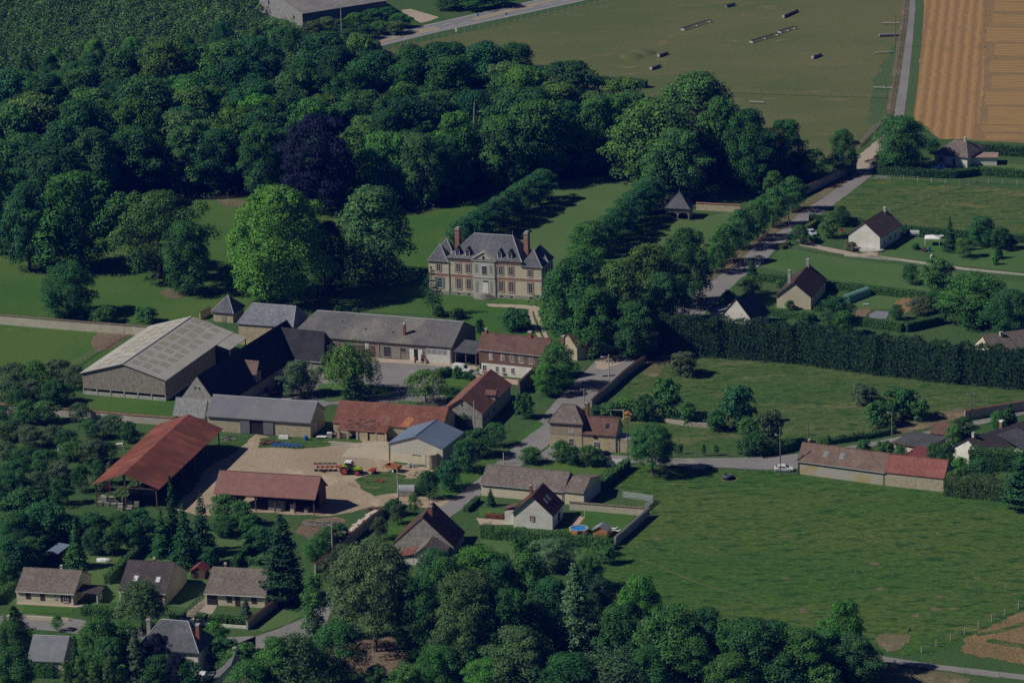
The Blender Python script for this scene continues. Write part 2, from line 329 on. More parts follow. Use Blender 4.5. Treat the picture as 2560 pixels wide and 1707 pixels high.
_dv = (G(2330, 60)-G(2292, 330)); LANE_ANG = math.atan2(-_dv.x, _dv.y)
GM['stub_long'] = stripes('stubble_rows', LANE_ANG, 3.1, (0.28, 0.165, 0.072), (0.345, 0.21, 0.087), (0.45, 0.31, 0.135), 1.6, (0.25, 0.17, 0.075), 0.54)
GM['stub_cross'] = stripes('stubble_cross_rows', LANE_ANG+math.pi/2, 2.3, (0.25, 0.155, 0.07), (0.37, 0.235, 0.09), (0.43, 0.29, 0.12), 1.4, (0.26, 0.175, 0.08), 0.5)
GM['stub_gap'] = ground_mat('stubble_headland', (0.275, 0.18, 0.085), (0.245, 0.17, 0.08), (0.18, 0.15, 0.065), (0.33, 0.21, 0.1), 0.55, 0.58, 0.6, 0.08)
GM['wheat'] = ground_mat('ripe_wheat', (0.29, 0.20, 0.095), (0.235, 0.17, 0.08), (0.17, 0.135, 0.06), (0.36, 0.26, 0.125), 0.6, 0.55, 1.0, 0.1)
def dens(pts, step, jit, closed=True):
    out = []; n = len(pts)
    for i in range(n if closed else n-1):
        a = pts[i]; b = pts[(i+1) % n]; k = max(1, int((b-a).length/step)) if step else 1
        for j in range(k):
            p = a.lerp(b, j/k)
            if j or jit > 0.4: p = p + Vector((rnd.uniform(-jit, jit), rnd.uniform(-jit, jit), 0))
            out.append(p)
    if not closed: out.append(pts[-1])
    return out
def sheet(name, px, mat, z, step=2.0, jit=0.25):
    pts = dens([G(x, y) for x, y in px], step, jit)
    m = MB(); m.poly([(p.x, p.y, z) for p in pts])
    o = m.build(name, mat); o['kind'] = 'structure'
    return o
def strip(name, px, w, mat, z, kind='structure'):       # band of even width (metres) along a pixel line
    pts = [G(x, y) for x, y in px]; L = []; Rr = []
    for i, p in enumerate(pts):
        d = (pts[min(i+1, len(pts)-1)]-pts[max(i-1, 0)]); d.z = 0; d.normalize(); q = Vector((-d.y, d.x, 0))*(w/2)
        L.append(p+q); Rr.append(p-q)
    m = MB()
    for i in range(len(pts)-1): m.poly([(t.x, t.y, z) for t in (Rr[i], Rr[i+1], L[i+1], L[i])])
    o = m.build(name, mat)
    if kind: o['kind'] = kind
    return o
m = MB(); m.poly([(-2000, -1300, 0), (2000, -1300, 0), (2000, 4000, 0), (-2000, 4000, 0)])
m.build('ground', GM['base'])['kind'] = 'structure'
# far fields
sheet('paddock', [(930,130),(1100,95),(1290,52),(1480,8),(1560,-12),(2275,-12),(2262,90),(2240,205),(2225,290),(2190,335),(2120,395),(2020,420),(1800,400),(1600,330),(1450,330),(1250,300),(1000,250)], GM['paddock'], 0.02, 4, 0.5)
sheet('stubble_field', [(2309,-14),(2466,-14),(2464,60),(2459,215),(2448,300),(2436,350),(2350,348),(2278,292),(2290,215),(2303,90)], GM['stub_long'], 0.03, 4, 0.3)
sheet('stubble_headland', [(2464,-14),(2700,-14),(2700,364),(2430,352),(2446,300),(2457,215),(2462,60)], GM['stub_gap'], 0.02, 3, 0.4)
for i, (y0, y1, x0) in enumerate(((-14,28,2487),(36,66,2483),(70,104,2466),(110,140,2487),(151,181,2476),(187,224,2482),(228,262,2466),(268,312,2473),(315,328,2455),(336,350,2466))):
    sheet('stubble_strip', [(x0,y0),(2700,y0+4),(2700,y1+4),(x0-3,y1)], GM['stub_cross'], 0.03, 3, 0.35)
sheet('grey_plot', [(1470,222),(1592,236),(1552,300),(1470,290)], GM['ploughed'], 0.04, 2, 0.3)
sheet('green_verge', [(2235,110),(2250,60),(2262,60),(2240,250),(2210,330),(2170,300),(2185,200)], GM['greenverge'], 0.03, 3, 1.0)
sheet('pasture', [(-40,818),(0,812),(334,838),(300,868),(215,920),(195,990),(-40,990)], GM['lawn'], 0.02, 3, 0.3)
sheet('worn_soil', [(225,855),(245,832),(330,836),(315,848),(265,878),(240,880)], GM['soil'], 0.04, 1.5, 0.5)
sheet('grass_strip', [(215,995),(300,985),(440,1000),(440,1046),(225,1022)], GM['lawn'], 0.03, 2, 0.3)
# park of the big house
sheet('park_lawn', [(-40,600),(150,560),(280,500),(600,480),(900,500),(1060,470),(1300,420),(1600,420),(1660,440),(1640,560),(1560,640),(1460,720),(1400,860),(1180,860),(1150,790),(760,770),(560,800),(380,812),(-40,785)], GM['lawn'], 0.02, 4, 0.5)
sheet('avenue_grass', [(1085,690),(1095,600),(1180,560),(1345,462),(1600,440),(1545,520),(1420,610),(1400,720),(1360,745)], GM['pale'], 0.05, 3, 0.6)
sheet('avenue_grass', [(1540,660),(1560,615),(1680,545),(1730,555),(1850,520),(1800,600),(1720,650),(1600,720)], GM['pale'], 0.05, 3, 0.6)
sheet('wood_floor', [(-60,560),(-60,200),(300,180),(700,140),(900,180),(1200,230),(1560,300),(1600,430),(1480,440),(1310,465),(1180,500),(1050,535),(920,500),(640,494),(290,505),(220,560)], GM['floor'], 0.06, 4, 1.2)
strip('drive_track', [(1335,765),(1343,790),(1354,815),(1366,845)], 1.0, GM['gravel'], 0.09)
strip('drive_track', [(1325,770),(1327,790),(1336,815),(1350,845)], 1.0, GM['gravel'], 0.09)
sheet('gravel_turn', [(1215,760),(1300,762),(1348,768),(1350,776),(1332,778),(1310,772),(1222,766)], GM['gravel'], 0.07, 1.0, 0.35)
for p in ([(540,500),(590,498),(625,508),(605,522),(560,516)], [(1052,522),(1090,518),(1092,526),(1055,534)], [(390,732),(420,722),(470,738),(430,748)], [(770,752),(800,742),(826,758),(800,766),(775,764)]):
    sheet('bare_patch', p, GM['verge'], 0.08, 1.0, 0.6)
# farmyard and court
sheet('farmyard', [(470,1235),(520,1170),(590,1130),(640,1085),(700,1098),(985,1095),(985,1160),(1085,1168),(1040,1195),(960,1200),(905,1200),(900,1220),(935,1240),(1000,1232),(1050,1240),(1130,1250),(1120,1272),(1040,1266),(985,1262),(925,1268),(880,1280),(820,1290),(640,1280),(500,1290),(430,1270)], GM['dirt'], 0.03, 2, 0.4)
sheet('concrete_apron', [(852,1142),(882,1108),(975,1104),(975,1152)], GM['slab'], 0.06, 3, 0.1)
sheet('yard_grass', [(645,1120),(652,1095),(700,1092),(900,1095),(905,1110),(830,1115),(750,1122),(690,1118)], GM['mid'], 0.05, 1.0, 0.4)
sheet('yard_grass', [(885,1200),(930,1182),(985,1176),(1010,1190),(1000,1225),(950,1228),(910,1220)], GM['mid'], 0.05, 1.0, 0.5)
sheet('yard_grass', [(530,1115),(560,1090),(624,1087),(600,1112),(540,1112)], GM['mid'], 0.05, 1.0, 0.3)
sheet('court_asphalt', [(690,1010),(720,940),(760,880),(800,880),(930,892),(1130,915),(1200,930),(1150,960),(1115,1000),(1120,1030),(830,1010),(760,1030)], GM['asphalt'], 0.03, 3, 0.2)
strip('gravel_walk', [(780,885),(925,899),(1065,908),(1195,920)], 3.2, GM['gravel'], 0.06)
strip('gravel_walk', [(745,925),(775,895),(800,885)], 5.0, GM['gravel'], 0.05)
sheet('court_island', [(780,990),(800,960),(880,955),(990,970),(970,985),(900,1000),(820,1004)], GM['garden'], 0.07, 1.2, 0.3)
sheet('court_grass', [(950,1010),(1010,1002),(1100,1014),(1110,1030),(990,1020)], GM['garden'], 0.07, 1.2, 0.2)
sheet('house_garden', [(1100,985),(1105,945),(1145,920),(1215,950),(1190,980),(1160,1000),(1130,1000)], GM['lawn'], 0.07, 1.2, 0.2)
sheet('terrace', [(1190,938),(1330,955),(1325,968),(1190,948)], GM['terrace'], 0.09, 0, 0)
# main road far back
sheet('main_road', [(800,131),(840,117),(980,82),(1280,14),(1420,-16),(1545,-16),(1472,0),(1280,42),(1106,79),(909,127),(830,150)], GM['road'], 0.04, 6, 0.1)
strip('road_edge_line', [(850,117),(983,84),(1280,16),(1370,-4)], 0.25, GM['paintline'], 0.07)
strip('road_edge_line', [(905,124),(1106,76),(1280,39.5),(1470,-1)], 0.25, GM['paintline'], 0.07)
sheet('road_median', [(895,118),(925,110),(1010,85),(1088,68),(1100,73),(1010,93),(930,113)], GM['ochre'], 0.06, 0, 0)
sheet('road_median', [(1180,47),(1290,20),(1390,-3),(1400,0),(1290,27),(1188,54)], GM['ochre'], 0.06, 0, 0)
for x0, y0, x1, y1 in ((1105,64,1130,57.5),(1112,71,1136,65),(1147,62.5,1175,56),(1300,25,1333,19),(1358,14,1380,9),(1404,4,1424,0),(1005,84,1090,67),(1010,94,1100,73)):
    strip('lane_line', [(x0,y0),(x1,y1)], 0.28, GM['paintline'], 0.08)
sheet('concrete_drive', [(1003,26),(1026,23),(1098,44),(1075,53),(1052,58),(1010,36)], GM['gravel'], 0.04, 0, 0)
sheet('old_road', [(-60,258),(0,262),(34,284),(34,292),(0,279),(-60,266)], GM['road'], 0.08, 3, 0.1)
sheet('old_road_verge', [(-60,238),(0,242),(30,262),(34,280),(0,262),(-60,256)], GM['gravel'], 0.07, 3, 0.3)
sheet('bare_patch', [(-60,300),(0,304),(16,318),(10,335),(-60,345)], GM['stub_gap'], 0.08, 2, 0.3)
# lane on the right, down through the village
sheet('country_lane', [(2271,-16),(2300,-16),(2294,90),(2279,219),(2268,296),(2235,345),(2205,395),(2175,444),(2057,533),(2008,570),(1953,613),(1900,664),(1850,697),(1745,800),(1680,850),(1612,893),(1560,935),(1480,1000),(1420,1060),(1367,1116),(1310,1160),(1235,1210),(1161,1268),(1100,1310),(1060,1296),(1131,1247),(1208,1186),(1280,1120),(1345,1055),(1400,990),(1483,909),(1590,840),(1700,750),(1779,703),(1830,668),(1883,620),(1953,575),(2002,531),(2065,490),(2131,441),(2165,385),(2205,335),(2235,296),(2243,206),(2263,82)], GM['asphalt'], 0.05, 2.5, 0.12)
sheet('lane_gravel', [(2150,386),(2195,350),(2208,356),(2190,400),(2155,430),(2128,445)], GM['gravel'], 0.07, 1.5, 0.3)
sheet('sand_verge', [(1486,905),(1500,890),(1560,885),(1590,880),(1575,900),(1510,925),(1492,922)], GM['gravel'], 0.08, 1.2, 0.4)
for p in ([(2131,441),(2065,490),(2002,531),(1953,575),(1883,620),(1870,612),(1935,560),(1990,520),(2050,480),(2110,440)], [(1883,620),(1830,668),(1779,703),(1765,690),(1800,660),(1860,615)]):
    sheet('dry_verge', p, GM['verge'], 0.06, 1.5, 0.5)
strip('lane_verge', [(2297,-16),(2299,20),(2292,110),(2281,220),(2270,300)], 2.8, GM['greenverge'], 0.08)
strip('hedge_bank', [(2266,-16),(2262,40),(2252,110),(2238,210),(2222,292)], 2.6, GM['verge'], 0.09)
sheet('street', [(1400,1095),(1521,1137),(1691,1146),(1920,1143),(1989,1135),(2080,1122),(2160,1109),(2317,1078),(2520,1035),(2700,990),(2700,1000),(2520,1046),(2320,1090),(2170,1118),(2090,1136),(1989,1172),(1920,1174),(1664,1163),(1520,1153),(1430,1150),(1330,1152)], GM['asphalt'], 0.06, 3, 0.15)
sheet('street_end', [(560,1620),(640,1590),(700,1570),(770,1540),(810,1490),(840,1500),(815,1560),(780,1590),(700,1606),(640,1625)], GM['asphalt'], 0.05, 2, 0.15)
sheet('garden_street', [(-40,1540),(80,1536),(200,1548),(300,1570),(420,1580),(560,1592),(640,1590),(640,1612),(540,1612),(380,1600),(260,1590),(160,1580),(-40,1560)], GM['asphalt'], 0.05, 2, 0.15)
sheet('field_road', [(2130,1628),(2196,1638),(2250,1647),(2350,1662),(2600,1690),(2600,1704),(2450,1688),(2300,1668),(2190,1650),(2130,1644)], GM['asphalt'], 0.06, 2.5, 0.12)
# meadows and gardens
sheet('meadow', [(1500,1640),(1490,1450),(1545,1330),(1620,1290),(1530,1200),(1560,1165),(1664,1165),(1920,1178),(1990,1190),(2110,1205),(2365,1232),(2600,1262),(2600,1500),(2560,1520),(2440,1580),(2320,1640),(2190,1632),(2000,1640)], GM['meadow'], 0.03, 3, 0.3)
sheet('bare_patch', [(2180,1598),(2215,1580),(2270,1590),(2285,1565),(2262,1620),(2225,1625),(2190,1612)], GM['verge'], 0.06, 1.2, 0.8)
sheet('bare_patch', [(2050,1672),(2150,1660),(2260,1664),(2420,1690),(2420,1720),(2050,1720)], GM['verge'], 0.05, 1.5, 0.8)
sheet('bare_patch', [(1800,1195),(1830,1186),(1850,1196),(1830,1204),(1806,1203)], GM['verge'], 0.06, 1.0, 0.4)
sheet('wheat_field', [(2415,1592),(2490,1560),(2570,1520),(2640,1500),(2640,1700),(2560,1660),(2450,1640),(2402,1630)], GM['wheat'], 0.06, 0.8, 0.5)
strip('green_verge', [(2470,1600),(2500,1606),(2560,1616),(2640,1640)], 2.2, GM['mid'], 0.09)
strip('green_verge', [(2440,1586),(2500,1577),(2570,1556)], 1.5, GM['mid'], 0.09)
sheet('rough_meadow', [(1540,1140),(1500,1080),(1465,1040),(1480,1005),(1540,955),(1620,885),(1720,885),(1900,900),(2100,925),(2350,955),(2600,975),(2600,1005),(2430,1035),(2330,1068),(2170,1095),(2080,1108),(1990,1122),(1920,1130),(1700,1132)], GM['mid'], 0.03, 3, 0.3)
sheet('dry_bank', [(2170,1088),(2230,1062),(2310,1040),(2400,1020),(2430,1036),(2330,1068),(2240,1088)], GM['verge'], 0.06, 1.5, 0.6)
sheet('dry_weeds', [(1612,935),(1625,900),(1655,890),(1672,905),(1650,930),(1630,945)], GM['verge'], 0.06, 1.2, 0.6)
sheet('field', [(2180,445),(2240,440),(2400,460),(2640,480),(2640,600),(2400,585),(2250,570),(2060,545),(2015,535)], GM['mid'], 0.03, 3, 0.3)
sheet('field', [(1905,668),(1955,618),(2100,645),(2300,670),(2640,720),(2640,790),(2400,740),(2200,715),(2000,690)], GM['garden'], 0.03, 3, 0.3)
sheet('garden_lawn', [(2200,630),(2240,600),(2290,590),(2640,610),(2640,690),(2400,664),(2250,645),(2190,640)], GM['garden'], 0.04, 3, 0.3)
sheet('garden_lawn', [(2160,735),(2290,745),(2320,760),(2250,775),(2130,770)], GM['garden'], 0.04, 2, 0.2)
sheet('garden_lawn', [(2230,420),(2300,395),(2700,420),(2700,440),(2400,425),(2250,435)], GM['garden'], 0.04, 2, 0.2)
sheet('straw_patch', [(2228,770),(2250,748),(2285,740),(2300,752),(2275,775),(2262,785)], GM['stub_gap'], 0.08, 1.0, 0.4)
sheet('paved_drive', [(1990,600),(2010,590),(2020,600),(2050,615),(2100,625),(2150,635),(2200,628),(2190,640),(2150,642),(2080,632),(2040,622),(2000,615)], GM['gravel'], 0.07, 1.5, 0.1)
strip('garden_path', [(2185,640),(2250,648),(2320,658),(2420,672),(2600,690)], 0.8, GM['gravel'], 0.08)
sheet('veg_bed', [(2175,785),(2190,778),(2225,780),(2215,798),(2170,796)], plain('grey_fleece', (0.2, 0.21, 0.24), 0.9), 0.09, 0, 0)
sheet('veg_bed', [(2135,775),(2165,770),(2180,775),(2160,795),(2130,790)], GM['soil'], 0.08, 1, 0.1)
sheet('garden_lawn', [(1340,1160),(1420,1150),(1525,1160),(1505,1185),(1440,1230),(1380,1190),(1310,1170)], GM['lawn'], 0.08, 2, 0.2)
sheet('garden_lawn', [(1420,1290),(1450,1275),(1590,1290),(1545,1340),(1400,1330)], GM['lawn'], 0.07, 2, 0.2)
sheet('garden_lawn', [(1195,1270),(1290,1275),(1290,1300),(1200,1290)], GM['garden'], 0.07, 2, 0.2)
sheet('garden_lawn', [(1200,1350),(1380,1345),(1480,1360),(1450,1400),(1220,1400)], GM['garden'], 0.07, 2, 0.2)
sheet('paved_drive', [(1190,1295),(1285,1302),(1285,1312),(1200,1312)], GM['gravel'], 0.09, 0, 0)
sheet('house_terrace', [(1425,1315),(1440,1290),(1462,1293),(1438,1325)], GM['terrace'], 0.1, 0, 0)
sheet('village_green', [(1090,1215),(1280,1110),(1345,1050),(1360,1060),(1280,1120),(1208,1186),(1131,1246),(1110,1240)], GM['lawn'], 0.06, 2, 0.2)
sheet('lane_lawn', [(800,1470),(830,1420),(900,1370),(1000,1300),(1060,1270),(1050,1310),(990,1370),(900,1440),(830,1480)], GM['lawn'], 0.07, 2, 0.3)
sheet('garden_lawn', [(200,1350),(330,1320),(700,1335),(700,1460),(470,1520),(330,1500),(60,1540),(0,1490),(130,1400)], GM['garden'], 0.03, 3, 0.3)
sheet('front_lawn', [(60,1512),(185,1516),(180,1534),(55,1532)], GM['lawn'], 0.06, 1, 0.1)
sheet('paved_drive', [(465,1530),(520,1490),(545,1510),(520,1555),(465,1555)], GM['gravel'], 0.07, 0, 0)
strip('paved_walk', [(42,1508),(120,1512),(190,1516),(215,1512)], 1.2, GM['gravel'], 0.09)
sheet('grass_bank', [(640,1575),(700,1520),(760,1535),(720,1560),(660,1580)], GM['garden'], 0.07, 1, 0.2)
sheet('bare_ground', [(800,1620),(880,1600),(980,1590),(1010,1640),(960,1690),(860,1680)], GM['soil'], 0.05, 1.5, 0.6)
sheet('bare_patch', [(740,1330),(760,1300),(850,1290),(870,1300),(820,1335),(780,1350)], GM['soil'], 0.05, 1.2, 0.5)

# worn lines and bare spots in the rich meadow
strip('cattle_path', [(1600,1398),(1636,1411),(1730,1451),(1787,1469),(1883,1496)], 0.35, GM['verge'], 0.05)
_rg = random.Random(21)
for k in range(26):
    x, y = _rg.uniform(1900, 2540), _rg.uniform(1380, 1590); r = _rg.uniform(3, 11)
    if k > 18: x, y = _rg.uniform(1620, 2500), _rg.uniform(1240, 1400)
    sheet('dry_spot', [(x+r*1.6*math.cos(a)*_rg.uniform(.6, 1.2), y+r*0.42*math.sin(a)*_rg.uniform(.6, 1.2)) for a in [6.283*i/9 for i in range(9)]], GM['verge'], 0.055, 0.5, 0.2)
# thin blue volume over the village, added to lift the shadows towards navy
def haze():
    m = bpy.data.materials.new('haze'); m.use_nodes = True; n = m.node_tree.nodes; l = m.node_tree.links
    n.remove(n['Principled BSDF']); v = n.new('ShaderNodeVolumePrincipled'); v.inputs['Color'].default_value = (0.01, 0.12, 1.0, 1); v.inputs['Density'].default_value = HAZE
    l.new(v.outputs[0], n['Material Output'].inputs['Volume'])
    b = MB(); b.box(-2010, 2010, -1310, 4010, -1, CAM.z+6); o = b.build('haze', m); o['kind'] = 'stuff'; o['label'] = 'thin blue haze added over the whole village to tint the shadows'
HAZE = 4.6e-5
haze()
# ------------------------------------------------------------------ buildings
class Bld: pass
def base_frame(p1, p2, z=0.0):
    a = G(p1[0], p1[1], z); b = G(p2[0], p2[1], z); d = b-a; d.z = 0
    L = d.length; ux = d/L; uy = Vector((-ux.y, ux.x, 0))
    return Vector((a.x, a.y, 0)), ux, uy, L, math.atan2(ux.y, ux.x)
def local(b, px, z):                                   # pixel at height z -> local (u, v)
    w = G(px[0], px[1], z)-b.o
    return w.dot(b.ux), w.dot(b.uy)
def bld(name, label, cat, p1, p2, z=0.0, D=8.0, Dpx=None, **kw):
    b = Bld(); b.o, b.ux, b.uy, b.L, b.rz = base_frame(p1, p2, z)
    b.D = D
    if Dpx: b.D = (G(Dpx[0], Dpx[1], Dpx[2])-b.o).dot(b.uy)
    b.root = thing(name, label, cat, b.o, b.rz, kw.get('group'))
    return b
def shell(b, h, rh, wall, roof, axis='u', rf=0.5, hip=(0, 0), ov=0.35, vg=0.25, h2=None, walls=True, ridge=None, th=0.16, gutter=None, wlabel=None, roflabel=None, roofpart=True, zlow=0.0, gab=(1, 1), ref=(0, 0)):
    h2 = h if h2 is None else h2
    S, T = (b.L, b.D) if axis == 'u' else (b.D, b.L)
    P = (lambda s, t, z: (s, t, z)) if axis == 'u' else (lambda s, t, z: (t, s, z))
    b.h, b.h2, b.rh, b.S, b.T, b.rf, b.P, b.axis, b.ov, b.vg = h, h2, rh, S, T, rf, P, axis, ov, vg
    tr = rf*T
    if walls:
        m = MB()
        def gb(s): return [P(s, 0, zlow), P(s, T, zlow), P(s, T, h2), P(s, tr, rh), P(s, 0, h)]
        def fl(s): return [P(s, 0, zlow), P(s, T, zlow), P(s, T, h2), P(s, 0, h)]
        A = fl(0) if hip[0] or not gab[0] else gb(0); B = fl(S) if hip[1] or not gab[1] else gb(S)
        fl_ = (axis == 'u')
        m.poly(list(reversed(A)) if fl_ else A); m.poly(B if fl_ else list(reversed(B)))
        q0 = [P(0, 0, zlow), P(S, 0, zlow), P(S, 0, h), P(0, 0, h)]; q1 = [P(S, T, zlow), P(0, T, zlow), P(0, T, h2), P(S, T, h2)]
        for q in (q0, q1): m.poly(q if fl_ else list(reversed(q)))
        b.wall = m.build('wall', wall, b.root, wlabel)
    s0 = (rh-h)/tr; s1 = (rh-h2)/(T-tr); up = 0.18
    b.s0, b.s1 = s0, s1
    m = MB(); e0 = -ov if hip[0] else -vg; e1 = S+ov if hip[1] else S+vg
    r0 = hip[0] if hip[0] else -vg; r1 = S-hip[1] if hip[1] else S+vg
    za, zb = h-ov*s0+up, h2-ov*s1+up
    m.slab([P(e0, -ov, za), P(e1, -ov, za), P(r1, tr, rh+up), P(r0, tr, rh+up)] if axis == 'u' else [P(e0, -ov, za), P(r0, tr, rh+up), P(r1, tr, rh+up), P(e1, -ov, za)], th)
    m.slab([P(e1, T+ov, zb), P(e0, T+ov, zb), P(r0, tr, rh+up-0.004), P(r1, tr, rh+up-0.004)] if axis == 'u' else [P(e0, T+ov, zb), P(e1, T+ov, zb), P(r1, tr, rh+up-0.004), P(r0, tr, rh+up-0.004)], th)
    for k, (hp, e, r) in enumerate(((hip[0], e0, r0), (hip[1], e1, r1))):
        if hp:
            q = [P(e, -ov, za), P(r, tr, rh+up), P(e, T+ov, zb)]
            if (k == 0) != (axis == 'u'): q = list(reversed(q))
            m.slab(q, th)
    b.roof = m.build('roof', roof, b.root, roflabel)
    if ridge is not None:
        m = MB()
        a, c = Vector(P(r0, tr, rh+up)), Vector(P(r1, tr, rh+up))
        m.tube(a, c, 0.11, k=6)
        for hp, e, r in ((hip[0], e0, r0), (hip[1], e1, r1)):
            if hp:
                for t_, z_ in ((-ov, za), (T+ov, zb)): m.tube(P(e, t_, z_), P(r, tr, rh+up), 0.09, k=5)
        m.build('ridge', ridge, b.roof)
    if gutter is not None:
        m = MB(); m.tube(P(e0, -ov-0.05, za-0.12), P(e1, -ov-0.05, za-0.12), 0.07, k=6)
        m.tube(P(S-0.3, -0.08, zlow), P(S-0.3, -0.08, za-0.1), 0.05, k=5)
        m.build('gutter', gutter, b.root)
    return b
def fb(m, b, face, a0, a1, z0, z1, o0, o1):
    if face == 'F': m.box(a0, a1, -o1, -o0, z0, z1)
    elif face == 'B': m.box(a0, a1, b.D+o0, b.D+o1, z0, z1)
    elif face == 'L': m.box(-o1, -o0, a0, a1, z0, z1)
    else: m.box(b.L+o0, b.L+o1, a0, a1, z0, z1)
def win(b, face, a, z, w, h, kind='w', frame=None, cols=2, rows=2, shut=None, sur=None, par=None):
    fm = frame or M['paint']; root = par or b.root; x0, x1 = a-w/2, a+w/2; z1 = z+h
    if sur is not None:                                # masonry surround
        m = MB(); fb(m, b, face, x0-0.3, x0, z-0.12, z1+0.3, -0.02, 0.045); fb(m, b, face, x1, x1+0.3, z-0.12, z1+0.3, -0.02, 0.045); fb(m, b, face, x0+0.002, x1-0.002, z1, z1+0.29, -0.02, 0.043)
        m.build('window_surround', sur, root)
    if kind == 'open':
        m = MB(); fb(m, b, face, x0, x1, z, z1, -0.02, 0.03); return m.build('opening', M['dark'], root)
    m = MB(); t = 0.065
    fb(m, b, face, x0, x0+t, z, z1, -0.02, 0.07); fb(m, b, face, x1-t, x1, z, z1, -0.02, 0.07)
    fb(m, b, face, x0+t, x1-t, z, z+t, -0.02, 0.07); fb(m, b, face, x0+t, x1-t, z1-t, z1, -0.02, 0.07)
    if kind == 'door':
        fb(m, b, face, x0+t, x1-t, z+t, z1-t, -0.02, 0.05); return m.build('door', fm, root)
    ww = (x1-x0-2*t)
    for i in range(1, cols):
        c = x0+t+ww*i/cols; fb(m, b, face, c-0.026, c+0.026, z+t, z1-t, -0.02, 0.062)
    for i in range(1, rows):
        c = z+t+(h-2*t)*i/rows; fb(m, b, face, x0+t, x1-t, c-0.016, c+0.016, -0.02, 0.056)
    f = m.build('window', fm, root)
    m = MB(); fb(m, b, face, x0+t*0.9, x1-t*0.9, z+t*0.9, z1-t*0.9, -0.02, 0.025); m.build('pane', M['glass'], f)
    m = MB(); fb(m, b, face, x0-0.08, x1+0.08, z-0.09, z-0.003, -0.02, 0.14); m.build('sill', M['concrete'], f)
    if shut is not None:
        for q0, q1 in ((x0-w*0.52, x0-0.02), (x1+0.02, x1+w*0.52)):
            m = MB(); fb(m, b, face, q0, q1, z-0.04, z1+0.04, -0.01, 0.05); m.build('shutter', shut, f)
    return f
def shutw(b, face, a, z, w, h, mat):                    # closed shutters
    m = MB(); fb(m, b, face, a-w/2, a-0.01, z, z+h, -0.02, 0.05); fb(m, b, face, a+0.01, a+w/2, z, z+h, -0.02, 0.05)
    return m.build('shutter', mat, b.root)
def chimney(b, u, v, w, d, z0, z1, mat, pot=None, cap=None):
    m = MB(); m.box(u-w/2, u+w/2, v-d/2, v+d/2, z0, z1); c = m.build('chimney', mat, b.root)
    m = MB(); m.box(u-w/2-0.07, u+w/2+0.07, v-d/2-0.07, v+d/2+0.07, z1-0.22, z1-0.02); m.box(u-w/2-0.03, u+w/2+0.03, v-d/2-0.03, v+d/2+0.03, z1-0.02, z1+0.1)
    m.build('chimney_cap', cap or M['concrete'], c)
    if pot:
        k = pot; m = MB()
        for i in range(k):
            q = -w/2+w*(i+0.5)/k; m.lathe([(0.14, z1+0.05), (0.11, z1+0.55), (0.13, z1+0.6), (0.0, z1+0.6)], 8, u+q, v)
        m.build('chimney_pot', M['orange'], c)
    return c
def skylight(b, s, f, w, l, side=0, mat=None):           # f: fraction from eave to ridge
    h0 = b.h if side == 0 else b.h2; tr = b.rf*b.T; sl = b.s0 if side == 0 else b.s1
    run = tr if side == 0 else b.T-tr; t = f*run; z = h0+sl*t+0.19
    c = math.cos(math.atan(sl)); dt = l*c/2; dz = l*math.sin(math.atan(sl))/2
    tt = (lambda q: q) if side == 0 else (lambda q: b.T-q)
    def ring(w_, l_, up):
        kx = l_/l; nx = -math.sin(math.atan(sl))*up; nz = math.cos(math.atan(sl))*up
        p = [b.P(s-w_/2, tt(t-dt*kx+nx), z-dz*kx+nz), b.P(s+w_/2, tt(t-dt*kx+nx), z-dz*kx+nz), b.P(s+w_/2, tt(t+dt*kx+nx), z+dz*kx+nz), b.P(s-w_/2, tt(t+dt*kx+nx), z+dz*kx+nz)]
        return p if (side == 0) == (b.axis == 'u') else list(reversed(p))
    m = MB(); m.hexa(ring(w+0.2, l+0.2, -0.05)+ring(w+0.2, l+0.2, 0.07)); fr = m.build('skylight', M['metalgrey'], b.roof)
    m = MB(); m.hexa(ring(w, l, 0.0)+ring(w, l, 0.10)); m.build('pane', mat or M['skyglass'], fr)
